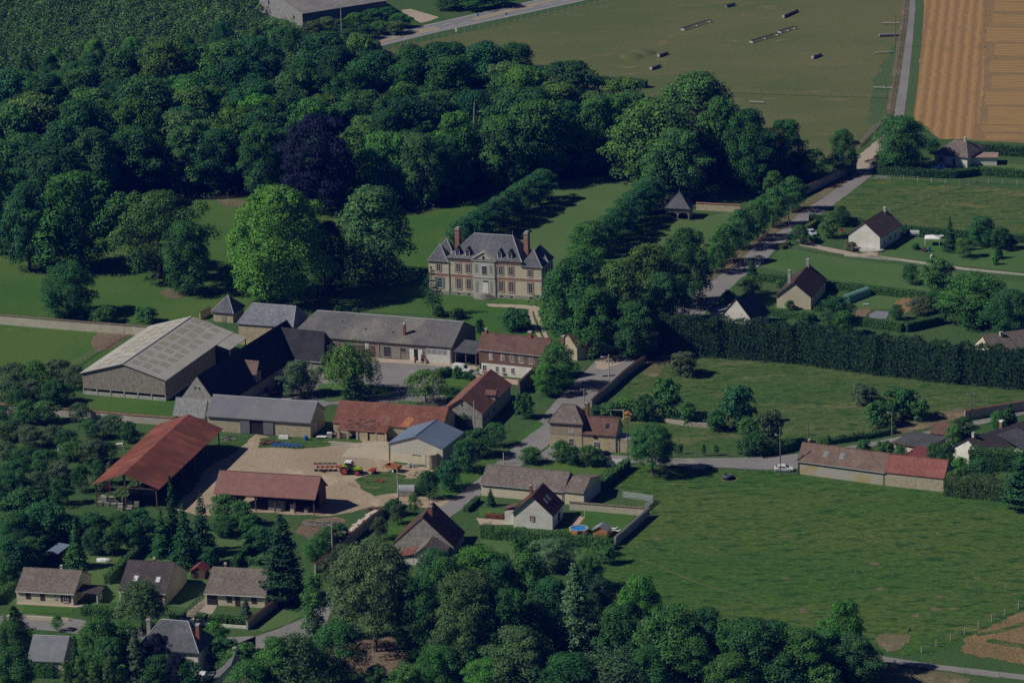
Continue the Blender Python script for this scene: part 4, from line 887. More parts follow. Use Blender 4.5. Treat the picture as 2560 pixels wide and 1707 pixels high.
def dovecote():
    b = bld('timber_pavilion', 'timber framed pavilion with steep grey roof over two open arches', 'pavilion', (1666,547.5), (1722.5,550), Dpx=(1739,500,4.5))
    b.D = max(5.0, b.D); L, D = b.L, b.D
    shell(b, 3.6, 6.9, M['stone'], M['slate'], 'u', hip=(L/2-0.05, L/2-0.05), ov=0.45, walls=False, ridge=M['slate_dark'])
    m = MB(); m.box(0, L, 0, D, 2.2, 3.6); m.build('upper_wall', surf('timber_frame_wall', (0.36, 0.32, 0.26), (0.44, 0.40, 0.33), 1.5), b.root)
    m = MB(); m.box(L-0.25, L, 0.3, D, 0, 2.2); m.box(0, L-0.25, D-0.3, D, 0, 2.2); m.build('lower_wall', M['stone'], b.root)
    m = MB()
    for k in range(11):
        u = L*k/10; m.box(max(0, u-0.07), min(L, u+0.07), -0.05, 0.0, 2.3, 3.55)
    m.box(0, L, -0.07, 0.0, 2.1, 2.3); m.box(L, L+0.05, 0, D, 2.1, 2.3); m.build('timber_stud', M['woodgrey'], b.root)
    for u in (0.12, L/2, L-0.12):
        m = MB(); m.box(u-0.12, u+0.12, -0.02, 0.2, 0, 2.12); m.build('post', M['woodgrey'], b.root)
    for u0, u1 in ((0.2, L/2-0.1), (L/2+0.1, L-0.2)):
        m = MB(); n = 10; pr = None
        for i in range(n+1):
            q = math.pi*i/n; p = (u0+(u1-u0)*(0.5-0.5*math.cos(q)), 0.06, 1.2+0.85*math.sin(q))
            if pr: m.tube(pr, p, 0.1, k=4)
            pr = p
        m.build('arch_brace', M['woodgrey'], b.root)
    for u in (1.4, 3.6):
        m = MB(); m.box(u, u+0.6, -0.07, -0.01, 2.6, 3.2); m.build('opening', M['dark'], b.root)
    m = MB(); m.tube((L/2, D/2, 6.9), (L/2, D/2, 7.9), 0.08, 0.02, 5); m.build('finial', M['zinc'], b.roof)
dovecote()
def brick_house():
    b = bld('brick_house', 'two storey house, brown brick above white plaster, with white shutters', 'house', (1199,934), (1370,952), D=8)
    u, v = local(b, (1225.4,833), 9.6); b.D = 2*v
    shell(b, 6.4, 9.6, M['white'], M['tile_redbrown'], 'u', ov=0.3, vg=0.15, gutter=M['zinc'], ridge=M['tile_redbrown'])
    L, r = b.L, b.root
    m = MB(); m.box(-0.04, L+0.04, -0.05, b.D+0.05, 3.15, 6.25); m.build('brick_storey', M['brownbrick'], r)
    m = MB(); m.box(-0.05, L+0.05, -0.09, 0, 3.0, 3.15); build_split(m, 'string_course', M['brownbrick'], r)
    X = lambda zx: (1280+zx/3.647-1199)/(1370-1199)*L
    X2 = lambda zx: (640+zx/3.647-1199)/(1370-1199)*L
    for zx in (2147, 2254): shutw(b, 'F', X2(zx), 3.75, 1.05, 1.75, M['paint'])
    for zx in (12, 95, 180, 270): win(b, 'F', X(zx), 3.75, 0.9, 1.75, shut=M['paint'])
    for zx, w in ((2085, 1.0), (2200, 0.8), (2262, 0.9)): win(b, 'F', X2(zx), 0.95, w, 1.35)
    for zx in (10, 175): win(b, 'F', X(zx), 0.95, 0.9, 1.35)
    bxm = plain('flower_box', (0.4, 0.1, 0.12), 0.9)
    for q, (zx) in enumerate((2085, 2262)):
        m = MB(); fb(m, b, 'F', X2(zx)-0.5, X2(zx)+0.5, 0.62, 0.86, 0.03, 0.3); m.build('window_box', bxm, r)
    chimney(b, X2(2075), b.D/2, 0.5, 0.7, 8.6, 10.6, M['brick']); chimney(b, X(140), b.D/2, 0.9, 0.8, 8.6, 11.0, M['brick']); chimney(b, X(440), b.D/2, 0.6, 0.8, 8.6, 10.8, M['brick'])
    m = MB(); m.box(0.1, 0.3, -0.15, -0.05, 1.4, 3.0); m.build('lamp_bracket', M['black'], r)
brick_house()
def wood_shelter():
    b = bld('timber_lean_to', 'dark timber lean-to between the stable and the brick house', 'shelter', (1137,911), (1192,918), D=6)
    shell(b, 3.3, 4.6, M['woodbrown'], M['slate_dark'], 'u', rf=0.9, ov=0.3, vg=0.1, walls=False)
    for u in (0.2, b.L/2, b.L-0.2):
        m = MB(); m.box(u-0.1, u+0.1, 0, 0.2, 0, 3.3); m.tube((u, 0.1, 2.3), (u+0.7, 0.1, 3.2), 0.07, k=4); m.build('post', M['woodbrown'], b.root)
    m = MB(); m.box(0, b.L, b.D-0.2, b.D, 0, 3.8); m.build('back_wall', M['woodbrown'], b.root)
wood_shelter()
def gate_house():
    b = bld('gable_outhouse', 'small outhouse with pale doors behind the brick house', 'outhouse', (1400,889), (1443,902), D=6)
    u, v = local(b, (1482,880), 3.0); b.D = max(6.0, v)
    shell(b, 3.2, 6.0, M['stone'], M['tile_brown'], 'v', ov=0.2, vg=0.15)
    win(b, 'R', b.D*0.3, 0.0, 2.2, 2.7, 'door', frame=plain('grey_door', (0.45, 0.47, 0.5), 0.7)); win(b, 'R', b.D*0.7, 0.0, 1.4, 2.5, 'door', frame=plain('grey_door', (0.45, 0.47, 0.5), 0.7))
gate_house()
# ---- village --------------------------------------------------------------------
def corner_house():
    b = bld('corner_house', 'ochre corner house with hipped brown roof and lower tiled wing', 'house', (1376,1120.5), (1455.5,1125.5), D=7)
    u, v = local(b, (1362,1041), 6.5); b.D = max(6.0, v)
    shell(b, 6.6, 9.6, M['ochre'], M['tile_grey'], 'u', hip=(2.3, 2.3), ov=0.45, ridge=M['tile_grey'])
    L, r = b.L, b.root
    m = MB(); m.box(-0.03, L+0.03, -0.06, 0.0, 3.5, 6.4); m.build('upper_panel', surf('brown_render', (0.34, 0.275, 0.195), (0.40, 0.33, 0.24), 0.8), r)
    m = MB(); m.box(-0.06, L+0.06, -0.14, -0.03, 6.3, 6.58); m.build('eaves', M['brick'], r)
    m = MB(); fb(m, b, 'L', 0.0, 2.4, 0, 3.4, 0.0, 0.05); m.build('white_panel', M['white'], r)
    win(b, 'F', L*0.66, 4.1, 1.05, 1.6, sur=M['brownbrick'], par=None); win(b, 'F', L*0.66, 0.9, 1.05, 1.8)
    win(b, 'L', 1.2, 4.0, 0.9, 1.5, sur=M['brick'])
    chimney(b, L+0.35, b.D*0.62, 0.7, 0.8, 4.5, 10.2, M['brick'], pot=1)
    # wing
    g = lambda x: (x-1376)/(1455.5-1376)*L
    Lw = g(1539)-L; Dw = 6.5
    m = MB(); m.box(L+0.005, L+Lw, 0.1, Dw, 0, 4.0); m.poly([(L+Lw, 0.1, 4.0), (L+Lw, Dw, 4.0), (L+Lw, Dw/2, 7.05)]); m.build('wing_wall', M['ochre'], r)
    m = MB(); tl = M['tile_redbrown']; m.slab([(L-0.2, -0.2, 3.95), (L+Lw+0.2, -0.2, 3.95), (L+Lw+0.2, Dw/2, 7.2), (L-0.2, Dw/2, 7.2)], 0.15); m.slab([(L+Lw+0.2, Dw+0.2, 3.95), (L-0.2, Dw+0.2, 3.95), (L-0.2, Dw/2, 7.195), (L+Lw+0.2, Dw/2, 7.195)], 0.15)
    wr = m.build('wing_roof', tl, r)
    m = MB()
    for k in range(18): m.box(L+0.6+k*Lw/18, L+0.6+k*Lw/18+0.3, Dw/2-0.14, Dw/2+0.14, 7.15, 7.36)
    m.build('ridge', M['tile_brown'], wr)
    b2 = Bld(); b2.__dict__.update(b.__dict__)
    b2.L = L+Lw
    win(b, 'F', L+Lw*0.42, 0.9, 1.05, 1.35); win(b, 'F', L+Lw*0.42-0.2, 3.0, 0.9, 0.75, 'open')
    b.S, b.T, b.rf, b.h, b.s0 = Lw, Dw, 0.5, 3.8, 3.1/(Dw/2); b.roof = wr
    skylight(b, L+Lw*0.72, 0.5, 0.9, 1.2, 0, M['glass'])
    m = MB(); m.tube((L+Lw-0.1, -0.12, 0), (L+Lw-0.1, -0.12, 3.9), 0.06); m.build('drainpipe', M['zinc'], r)
    m = MB(); m.box(L+Lw, L+Lw+4.2, 0.3, 0.6, 0, 3.2); m.build('yard_wall', M['stone'], r)
    m = MB(); m.box(L+Lw, L+Lw+4.0, 1.2, 5.0, 2.9, 3.05); m.build('porch_roof', M['concrete'], r)
corner_house()
def low_house():
    b = bld('long_low_house', 'long low cream house with plain brown tile roof beside the lane', 'house', (1203.5,1238), (1409,1258), D=8)
    u, v = local(b, (1214.5,1161), 5.7); b.D = 2*v
    shell(b, 2.8, 5.7, M['cream'], M['tile_grey'], 'u', ov=0.3, vg=0.2, gutter=M['zinc'], ridge=M['tile_grey'])
    c = bld('hipped_annex', 'small annex with brown roof and side wall toned grey for shade by the hedge', 'outhouse', (1412,1259), (1459,1264), D=9)
    u, v = local(c, (1499,1183.6), 4.0); c.D = v
    shell(c, 2.8, 4.9, M['cream'], M['tile_grey'], 'u', rf=0.42, h2=3.4, ov=0.25, vg=0.1)
    m = MB(); m.box(c.L+0.005, c.L+0.12, 0.0, c.D, 0, 2.7); m.build('side_wall', surf('shade_grey_render', (0.4, 0.41, 0.42), (0.48, 0.49, 0.5), 0.8), c.root)  # shade of the right wall put into its bluish grey colour
low_house()
def gable_house(name, label, p1, p2, h, rh, Dpx, wall, roof, chim=(), rf=0.5, **kw):
    b = bld(name, label, 'house', p1, p2, Dpx=Dpx); b.D -= 0.3
    shell(b, h, rh, wall, roof, 'v', rf=rf, ov=kw.get('ov', 0.35), vg=kw.get('vg', 0.3), hip=kw.get('hip', (0, 0)))
    for u, v, z0, z1, mt in chim: chimney(b, u*b.L, v*b.D, 0.7, 0.6, z0, z1, mt)
    return b
wh = gable_house('white_gable_house', 'white house with dark ribbed tile roof, two skylights and a clear pool', (1284,1317), (1381.5,1324), 3.3, 7.2, (1426.7,1256,3.3), M['white'], tiles('ribbed_dark_tile', (0.12, 0.062, 0.05), (0.165, 0.085, 0.068), 0.42, 0.36, 0.1, bs=1.0, offset=0.0), vg=0.35)
win(wh, 'F', wh.L*0.49, 1.7, 0.55, 0.8, sur=M['tile_old'])
for v in (0.36, 0.62): skylight(wh, wh.D*v, 0.5, 0.8, 1.2, 1, M['skyglass'])
win(wh, 'R', 0.8, 0.3, 0.9, 2.0, 'door'); win(wh, 'R', wh.D*0.6, 0.2, 2.0, 2.0)
chimney(wh, wh.L*0.3, wh.D*0.62, 0.6, 0.6, 5.2, 8.0, M['brick'], pot=1)
m = MB(); m.slab([(-2.6, 1.2, 3.3), (0.3, 1.2, 4.5), (0.3, 3.6, 4.5), (-2.6, 3.6, 3.3)], 0.14); m.build('side_roof', M['tile_redbrown'], wh.root)
m = MB(); m.box(-2.3, 0, 1.3, 3.5, 0, 3.25); m.build('side_wall', M['white'], wh.root)
dh = gable_house('dark_roof_cottage', 'stone cottage with long dark tiled roof and brick chimney', (984,1383), (1134,1391), 2.2, 8.3, (1195,1327.7,2.3), M['greystone'], tiles('very_dark_tile', (0.085, 0.052, 0.04), (0.125, 0.078, 0.06), 0.24, 0.22, 0.02, third=(0.1, 0.07, 0.055)), rf=0.5, ov=0.25, vg=0.1)
u_, v_ = local(dh, (1112, 1270), 8.0); chimney(dh, dh.L*0.56, dh.D*0.42, 0.9, 0.8, 6.5, 9.6, M['brick'], pot=2)
win(dh, 'F', dh.L*0.72, 3.1, 0.8, 0.95, 'open'); win(dh, 'R', dh.D*0.45, 0.2, 2.6, 2.0, 'door', frame=M['woodgrey']); win(dh, 'R', dh.D*0.8, 0.6, 1.0, 1.4)
def cottage_annex():
    b = bld('cottage_annex', 'tiled lean-to annex in front of the dark roofed cottage', 'outhouse', (1035,1412), (1105,1416), D=5)
    b.D = 6.0
    shell(b, 2.3, 4.3, M['white'], M['tile_grey'], 'v', rf=0.42, ov=0.3, vg=0.3)
    m = MB(); m.slab([(-3.4, -0.3, 1.8), (-0.2, -0.3, 2.5), (-0.2, 4.8, 2.5), (-3.4, 4.8, 1.8)], 0.12); m.build('side_roof', M['tile_old'], b.root)
    m = MB(); m.box(-3.1, -0.1, 0, 4.6, 0, 1.75); m.build('side_wall', M['white'], b.root)
cottage_annex()
def right_range():
    b = bld('roadside_house', 'long stone range beside the road under a faded brown tile roof', 'house', (1995,1184), (2211,1213), D=7)
    u, v = local(b, (1998,1105), 6.3); b.D = 2*v
    shell(b, 3.2, 6.3, surf('patched_wall', (0.40, 0.32, 0.15), (0.41, 0.39, 0.34), 0.16, third=(0.36, 0.33, 0.25), lo=0.42, hi=0.55), M['tile_brown'], 'u', ov=0.3, vg=0.2, gutter=M['zinc'], ridge=M['tile_redbrown'])
    g = lambda x: (x-1995)/(2211-1995)*b.L
    for x in (2060, 2100): skylight(b, g(x), 0.48, 0.85, 1.2, 0)
    chimney(b, 1.2, b.D*0.62, 0.4, 0.6, 5.0, 7.0, M['brick'])
    win(b, 'L', b.D*0.4, 0.1, 1.0, 2.1, 'door', frame=M['woodgrey'])
    c = bld('red_roof_barn', 'stone barn with bright red tile roof joined to the roadside range', 'barn', (2212.5,1213.5), (2360,1229.5), D=7)
    u, v = local(c, (2223,1135.6), 6.2); c.D = 2*v
    shell(c, 3.2, 6.2, M['stone'], tiles('bright_red_tile', (0.26, 0.095, 0.08), (0.325, 0.13, 0.105), 0.24, 0.28, 0.02, third=(0.2, 0.095, 0.08), tth=0.6), 'u', ov=0.2, vg=0.1, ridge=M['tile_old'])
right_range()
def edge_houses():
    b = bld('slate_roof_bungalow', 'white gabled bungalow with wide dark ribbed roof at the road bend', 'house', (2383,1152), (2424,1146), D=20)
    u0, v0 = local(b, (2411,1101), 5.6); u1, v1 = local(b, (2600,1041), 5.6)
    b.o, b.ux, b.uy, b.L, b.rz = base_frame((2420,1098), (2600,1040), 5.6)      # along the ridge line
    b.root.location = b.o - b.uy*4.5; b.o = b.o - b.uy*4.5; b.root.rotation_euler = (0, 0, b.rz); b.D = 9.0; b.L = 26
    shell(b, 2.7, 5.6, M['white'], tiles('ribbed_grey_tile', (0.10, 0.09, 0.085), (0.145, 0.13, 0.12), 0.42, 0.4, 0.09, bs=1.0, offset=0.0), 'u', ov=0.4, vg=0.3)
    win(b, 'L', b.D*0.45, 2.2, 0.8, 1.1, 'door', frame=M['woodbrown'])
    chimney(b, 1.8, b.D*0.5, 0.6, 0.6, 4.8, 6.7, M['cream']); chimney(b, 12.0, b.D*0.62, 0.8, 0.8, 4.6, 6.9, M['brick'], cap=M['paint'])
    m = MB(); m.slab([(9.0, -6.2, 2.5), (16.5, -6.2, 2.5), (14.5, 3.2, 5.2), (8.0, 3.2, 5.2)], 0.15); m.build('wing_roof', M['slate_dark'], b.root)
    m = MB(); m.box(9.3, 16, -5.8, -0.05, 0, 2.4); m.build('wing_wall', M['white'], b.root)
    c = bld('flat_roof_annex', 'low annex with flat dark roof between the red barn and bungalow', 'outhouse', (2236,1133), (2318,1148), D=6)
    c.D = 8.5
    m = MB(); m.box(0, c.L, 0, c.D, 0, 2.6); m.build('wall', M['cream'], c.root)
    m = MB(); m.box(-0.3, c.L+0.3, -0.4, c.D+0.3, 2.6, 2.75); m.build('roof', M['slate_dark'], c.root)
    m = MB(); m.box(-0.32, c.L+0.32, -0.46, -0.4, 2.55, 2.8); m.build('fascia', M['tile_redbrown'], c.root)
    d = bld('red_awning', 'dark red awning over a terrace beside the flat roofed annex', 'awning', (2266,1160), (2316,1166), D=4)
    m = MB(); m.slab([(0, 0, 2.2), (d.L, 0, 2.2), (d.L, 4.5, 2.9), (0.6, 4.5, 2.9)], 0.08); m.build('canopy', plain('maroon', (0.17, 0.045, 0.045), 0.8), d.root)
    for u in (0.1, d.L/2, d.L-0.1):
        m = MB(); m.tube((u, 0.1, 0), (u, 0.1, 2.15), 0.06); m.build('post', M['paint'], d.root)
    e = bld('red_tile_garage', 'white garage with low red tile roof at the road bend', 'garage', (2327,1106), (2380,1112), D=5)
    e.D = 7
    shell(e, 2.3, 3.6, M['white'], M['tile_redbrown'], 'u', ov=0.3, vg=0.2)
    w = bld('far_brown_roof', 'brown tiled house just above the tall conifer hedge', 'house', (2476,910), (2700,878), D=8)
    shell(w, 3.0, 6.0, M['cream'], M['tile_grey'], 'u', ov=0.3)
    u, v = local(w, (2520, 850), 5.5); chimney(w, u, w.D*0.4, 0.7, 0.6, 4.5, 6.5, M['cream'])
edge_houses()
h1 = gable_house('cream_gable_house', 'pale house with brown ribbed roof and half round white terrace', (2121.5,618), (2199.7,627), 3.7, 7.2, (2242,559,3.7), M['white'], tiles('brown_ribbed_tile', (0.15, 0.105, 0.085), (0.20, 0.145, 0.115), 0.42, 0.38, 0.08, bs=1.0, offset=0.0), ((0.55, 0.92, 6.2, 8.2, M['concrete']),))
for v in (0.2, 0.5, 0.75): win(h1, 'R', h1.D*v, 1.0, 0.9, 1.3)
m = MB(); n = 12; m.prism([(h1.L*0.45, 0.0)]+[(h1.L*0.72+3.9*math.cos(math.pi+math.pi*i/n), -0.05+2.9*math.sin(math.pi+math.pi*i/n)) for i in range(n+1)]+[(h1.L*0.99, 0.0)], 0, 0.5); m.build('terrace', M['concrete'], h1.root)
h2 = gable_house('yellow_gable_house', 'cream house with dark ribbed roof and tall chimney beside green tunnel', (1942,769), (2027,774), 3.2, 6.7, (2075,697,3.2), M['cream'], tiles('dark_ribbed_tile', (0.10, 0.065, 0.058), (0.14, 0.09, 0.08), 0.42, 0.38, 0.1, bs=1.0, offset=0.0), ((0.52, 0.9, 6.0, 8.6, M['concrete']), (0.22, 0.35, 4.5, 8.2, M['concrete'])))
for v in (0.3, 0.55, 0.8): win(h2, 'R', h2.D*v, 1.0, 0.9, 1.3)
def roadside_cottage():
    b = bld('slate_cottage', 'white cottage with steep dark slate roof behind the tall conifer hedge', 'house', (1800,822), (1882,833), D=9)
    u, v = local(b, (1856,737), 7.0)
    b.D = 9
    shell(b, 3.0, 8.2, M['white'], M['slate_dark'], 'v', rf=0.5, ov=0.3, vg=0.2)
    m = MB(); m.slab([(-4.0, 1.5, 3.6), (0.6, 1.5, 4.6), (0.6, 6.5, 4.6), (-4.0, 6.5, 3.6)], 0.12); m.build('side_roof', M['slate_light'], b.root)
    m = MB(); m.box(-3.7, -0.01, 1.8, 6.3, 0, 3.6); m.build('side_wall', M['white'], b.root)
    chimney(b, b.L*0.3, 0.5, 0.5, 0.5, 4.4, 6.4, M['concrete'])
roadside_cottage()
def bungalow():
    b = bld('hipped_bungalow', 'white bungalow with hipped brown roof beside the stubble field', 'house', (2336,411), (2418,420), D=8)
    u, v = local(b, (2430,364.7), 3.0); b.D = max(7.0, v)
    shell(b, 3.1, 5.8, M['white'], M['tile_grey'], 'u', hip=(3.3, 3.0), ov=0.5)
    chimney(b, b.L*0.66, b.D*0.5, 0.8, 0.6, 4.4, 7.0, M['concrete'])
    win(b, 'F', b.L*0.2, 0.8, 1.2, 1.6, shut=plain('pale_blue', (0.3, 0.4, 0.55), 0.6)); win(b, 'F', b.L*0.6, 0.3, 1.0, 2.0)
    c = bld('flat_garage', 'garage with long flat pink roof beside the hipped bungalow', 'garage', (2388,413), (2492,414), D=5)
    m = MB(); m.box(0, c.L, 0, 5, 0, 2.3); m.build('wall', M['white'], c.root)
    m = MB(); m.box(-0.3, c.L+0.3, -0.4, 5.3, 2.3, 2.45); m.build('roof', surf('pink_felt', (0.30, 0.2, 0.17), (0.35, 0.25, 0.21), 1.0), c.root)
bungalow()
def top_barn():
    b = bld('grey_plank_barn', 'grey planked barn with long patched sheet roof by the main road', 'barn', (650,30), (757,68), D=40)
    u, v = local(b, (955,1.4), 4.0); b.D = v
    shell(b, 4.4, 7.6, M['greyboard'], M['fibre_old'], 'v', rf=0.45, ov=0.4, vg=0.2)
    win(b, 'F', b.L*0.22, 3.6, 1.1, 1.4, 'open'); win(b, 'F', b.L*0.8, 1.7, 1.0, 1.1, 'open')
    m = MB(); fb(m, b, 'R', 0.2, b.D, 0, 4.1, 0.0, 0.05); m.build('side_sheet', surf('blue_grey_dark', (0.1, 0.12, 0.15), (0.14, 0.16, 0.2), 0.8), b.root)  # thin sheet over the right wall, darker and bluer than the front boards
top_barn()
def lower_left():
    a = bld('yellow_bungalow', 'long pale yellow bungalow with brown tile roof and dark shutters', 'house', (42.5,1505.5), (186.5,1513.5), D=8)
    u, v = local(a, (61.7,1419.6), 5.5); a.D = 2*v
    shell(a, 2.6, 5.5, M['cream'], M['tile_grey'], 'u', ov=0.3, vg=0.15, gutter=M['paint'], ridge=M['tile_grey'])
    g = lambda z: (z/3.647-42.5)/144*a.L
    br = plain('dark_brown_shutter', (0.06, 0.04, 0.035), 0.6)
    shutw(a, 'F', g(262), 0.95, 1.05, 1.25, br); shutw(a, 'F', g(392), 0.75, 1.0, 1.45, br)
    win(a, 'F', g(510), 1.35, 0.55, 0.8); win(a, 'F', g(603), 0.75, 1.05, 1.35, shut=br)
    chimney(a, g(490), a.D*0.55, 0.5, 0.5, 4.8, 6.3, M['white'])
    m = MB(); m.slab([(a.L-0.2, a.D*0.15, 2.6), (a.L+4.6, a.D*0.15, 2.1), (a.L+4.6, a.D*0.55, 2.1), (a.L-0.2, a.D*0.55, 2.6)], 0.12); m.build('porch_roof', M['tile_dark'], a.root)
    m = MB()
    for i in range(4): m.box(a.L+4.2, a.L+4.4, a.D*0.15+0.1+i*0.9, a.D*0.15+0.4+i*0.9, 0, 2.0)
    m.build('porch_post', M['white'], a.root)
    b = bld('skylit_bungalow', 'bungalow with tall dark roof and two bright skylights', 'house', (299,1505), (416.5,1512), D=8)
    u, v = local(b, (314,1400.4), 6.6); b.D = 2*v
    shell(b, 2.6, 6.6, M['cream'], M['tile_dark'], 'u', ov=0.35, vg=0.12, gutter=M['paint'], ridge=M['tile_dark'])
    g2 = lambda z: (z/3.647-299)/117.5*b.L
    for z in (1212, 1414): skylight(b, g2(z), 0.4, 0.8, 1.3, 0, plain('white_blind', (0.6, 0.63, 0.65), 0.4))
    win(b, 'F', g2(1455), 0.1, 1.1, 2.1, 'door', frame=M['carred']); win(b, 'F', g2(1200), 0.8, 1.6, 1.4)
    chimney(b, g2(1325), b.D*0.52, 0.5, 0.5, 5.8, 7.4, M['brick'])
    c = bld('garage_bungalow', 'cream bungalow with grey brown roof and built in dark garage', 'house', (514,1511), (665,1519), D=8)
    u, v = local(c, (532,1416.8), 5.8); c.D = 2*v
    shell(c, 2.6, 5.8, M['cream'], M['tile_grey'], 'u', ov=0.4, vg=0.15, gutter=M['paint'])
    g3 = lambda z: (z/3.647-514)/151*c.L
    m = MB(); fb(m, c, 'F', g3(1890), g3(1985), 0.05, 2.2, 0.0, 0.06); m.build('garage_door', plain('charcoal', (0.03, 0.03, 0.035), 0.6), c.root)
    for z in (2093, 2320): shutw(c, 'F', g3(z), 0.8, 1.1, 1.4, br)
    win(c, 'F', g3(2168), 0.1, 1.0, 2.1, 'door', frame=br); win(c, 'F', g3(2232), 1.0, 0.6, 1.0)
    chimney(c, g3(1985), c.D*0.52, 0.5, 0.5, 5.0, 6.7, M['brick'])
    d = bld('slate_villa', 'villa with steep hipped slate roof and brick chimneys among dark trees', 'house', (403,1690), (483,1697), D=9)
    u, v = local(d, (400,1565), 10.0); d.D = 2*v if v > 2 else 8
    d.o = d.o - d.ux*4.2; d.root.location = d.o; d.L = d.L+5.4
    shell(d, 6.0, 10.2, M['white'], M['slate'], 'u', hip=(3.2, 3.2), ov=0.45, ridge=M['zinc'])
    win(d, 'F', d.L*0.62, 3.3, 1.2, 1.7); win(d, 'F', d.L*0.3, 3.3, 1.2, 1.7)
    chimney(d, 0.6, d.D*0.5, 0.8, 0.9, 6.0, 10.2, M['greystone'], pot=2); chimney(d, d.L-0.8, d.D*0.35, 0.7, 0.8, 6.5, 10.4, M['brick'])
    e = bld('ivy_outbuilding', 'small outbuilding with plain grey slate roof and ivy covered wall', 'outhouse', (72,1690), (160,1694), D=7)
    u, v = local(e, (85,1589.6), 6.6); e.D = 2*v
    shell(e, 3.4, 6.7, M['cream'], surf('blue_grey_slate', (0.165, 0.175, 0.19), (0.21, 0.22, 0.235), 0.4, bs=0.3), 'u', ov=0.25, vg=0.15, ridge=M['zinc'])
    f = bld('dark_slate_house', 'house with dark slate gable roof at the bottom edge', 'house', (535,1745), (640,1745), D=9)
    u, v = local(f, (585,1650), 6.5); f.D = max(7, v)
    shell(f, 3.2, 6.8, M['cream'], M['slate'], 'v', rf=0.45, ov=0.3, vg=0.2)
    chimney(f, f.L*0.42, f.D*0.95, 0.6, 0.6, 5.6, 7.8, M['concrete'])
    m = MB(); m.box(-2.2, -0.4, f.D*0.55, f.D*0.8, 3.2, 3.35); m.build('porch_roof', M['zinc'], f.root)
    k = bld('edge_cottage', 'cottage with dark roof and tall chimney on the left edge', 'house', (-60,1640), (14,1646), D=8)
    shell(k, 3.0, 5.5, M['greystone'], M['slate_dark'], 'u', ov=0.3)
    chimney(k, k.L-0.6, k.D*0.5, 0.6, 0.6, 4.4, 7.6, M['greystone'])
    s = bld('red_playhouse', 'small wooden garden shed with red felt roof and open porch', 'shed', (478,1446), (512,1448), D=3)
    shell(s, 1.7, 2.7, M['woodbrown'], plain('red_felt', (0.22, 0.055, 0.05), 0.8), 'v', ov=0.25, vg=0.25); win(s, 'F', s.L*0.35, 0.05, 0.9, 1.45, 'open')
    t = bld('blue_roof_shed', 'timber garden shed with blue grey sheet roof under trees', 'shed', (122,1404), (146,1408), D=5)
    shell(t, 2.2, 2.6, M['woodbrown'], M['bluesheet'], 'u', rf=0.9, ov=0.3, vg=0.3)
    t2 = bld('grey_garden_shed', 'small grey shed against the long garden wall', 'shed', (822,1362), (856,1366), D=3.5)
    shell(t2, 1.9, 2.7, M['woodgrey'], M['tile_grey'], 'u', ov=0.2)
    t3 = bld('pool_shed', 'small orange wooden shed with grey roof beside the pool', 'shed', (1483,1342), (1518,1345), D=2.6)
    shell(t3, 1.6, 2.5, M['woodorange'], surf('shingle_grey', (0.2, 0.215, 0.225), (0.26, 0.27, 0.28), 2.0), 'v', ov=0.25, vg=0.25)
lower_left()
# ------------------------------------------------------------------ foliage
def leafmat():
    m, n, l, b = newmat('foliage')
    oi = n.new('ShaderNodeObjectInfo'); at = n.new('ShaderNodeAttribute'); at.attribute_name = 'tint'
    hs = n.new('ShaderNodeVectorMath'); hs.operation = 'SCALE'; l.new(oi.outputs['Color'], hs.inputs[0]); l.new(at.outputs['Fac'], hs.inputs['Scale'])
    warm = mixc(n, l, ramp(n, l, at.outputs['Fac'], 0.9, 1.7), hs.outputs[0], (1.1, 1.06, 0.8), 'MULTIPLY')
    l.new(warm, b.inputs['Base Color']); setp(b, 0.75, 0.12)
    return m
LEAF = leafmat()
def leafquads(c, nrm, size, rg, aspect=0.75):
    n = len(c); nrm = nrm/np.maximum(np.linalg.norm(nrm, axis=1, keepdims=True), 1e-6)
    t = rg.normal(size=(n, 3)); t -= nrm*np.sum(t*nrm, axis=1, keepdims=True); t /= np.maximum(np.linalg.norm(t, axis=1, keepdims=True), 1e-6)
    w = np.cross(nrm, t); s = size[:, None]*0.5
    k = rg.uniform(0.65, 1.25, size=(n, 4, 1))
    v = np.stack([c+t*s*k[:, 0], c+w*s*aspect*k[:, 1], c-t*s*k[:, 2], c-w*s*aspect*k[:, 3]], axis=1)
    return v.reshape(-1, 3)
def quadmesh(name, v, tint, mat=None, extra=None):
    n = len(v)//4; me = bpy.data.meshes.new(name)
    me.vertices.add(4*n); me.vertices.foreach_set('co', v.astype(np.float32).ravel())
    me.loops.add(4*n); me.loops.foreach_set('vertex_index', np.arange(4*n, dtype=np.int32))
    me.polygons.add(n); me.polygons.foreach_set('loop_start', np.arange(0, 4*n, 4, dtype=np.int32)); me.polygons.foreach_set('loop_total', np.full(n, 4, dtype=np.int32))
    a = me.attributes.new('tint', 'FLOAT', 'FACE'); a.data.foreach_set('value', tint.astype(np.float32))
    me.materials.append(mat or LEAF); me.update(calc_edges=True); return me
def sphere_dirs(n, rg):
    d = rg.normal(size=(n, 3)); return d/np.linalg.norm(d, axis=1, keepdims=True)
def clumpleaves(cs, rs, ls, dens_, rg, zs=0.8, jit=0.38, tintv=0.2):
    V = []; T = []
    for c, r in zip(cs, rs):
        k = max(8, int(dens_*r*r/(ls*ls)*4)); d = sphere_dirs(k, rg); d[:, 2] = np.where(d[:, 2] < -0.35, -d[:, 2], d[:, 2])
        rad = r*rg.uniform(0.72, 1.08, size=(k, 1)); p = c+d*rad*np.array([1, 1, zs])
        nn = d+rg.normal(size=(k, 3))*jit; nn[:, 2] += 0.25
        V.append(leafquads(p, nn, ls*rg.uniform(0.75, 1.45, size=k), rg))
        T.append(np.clip(rg.normal(1.0, 0.12)+rg.normal(0, tintv, size=k), 0.45, 1.9))
    return np.concatenate(V), np.concatenate(T)
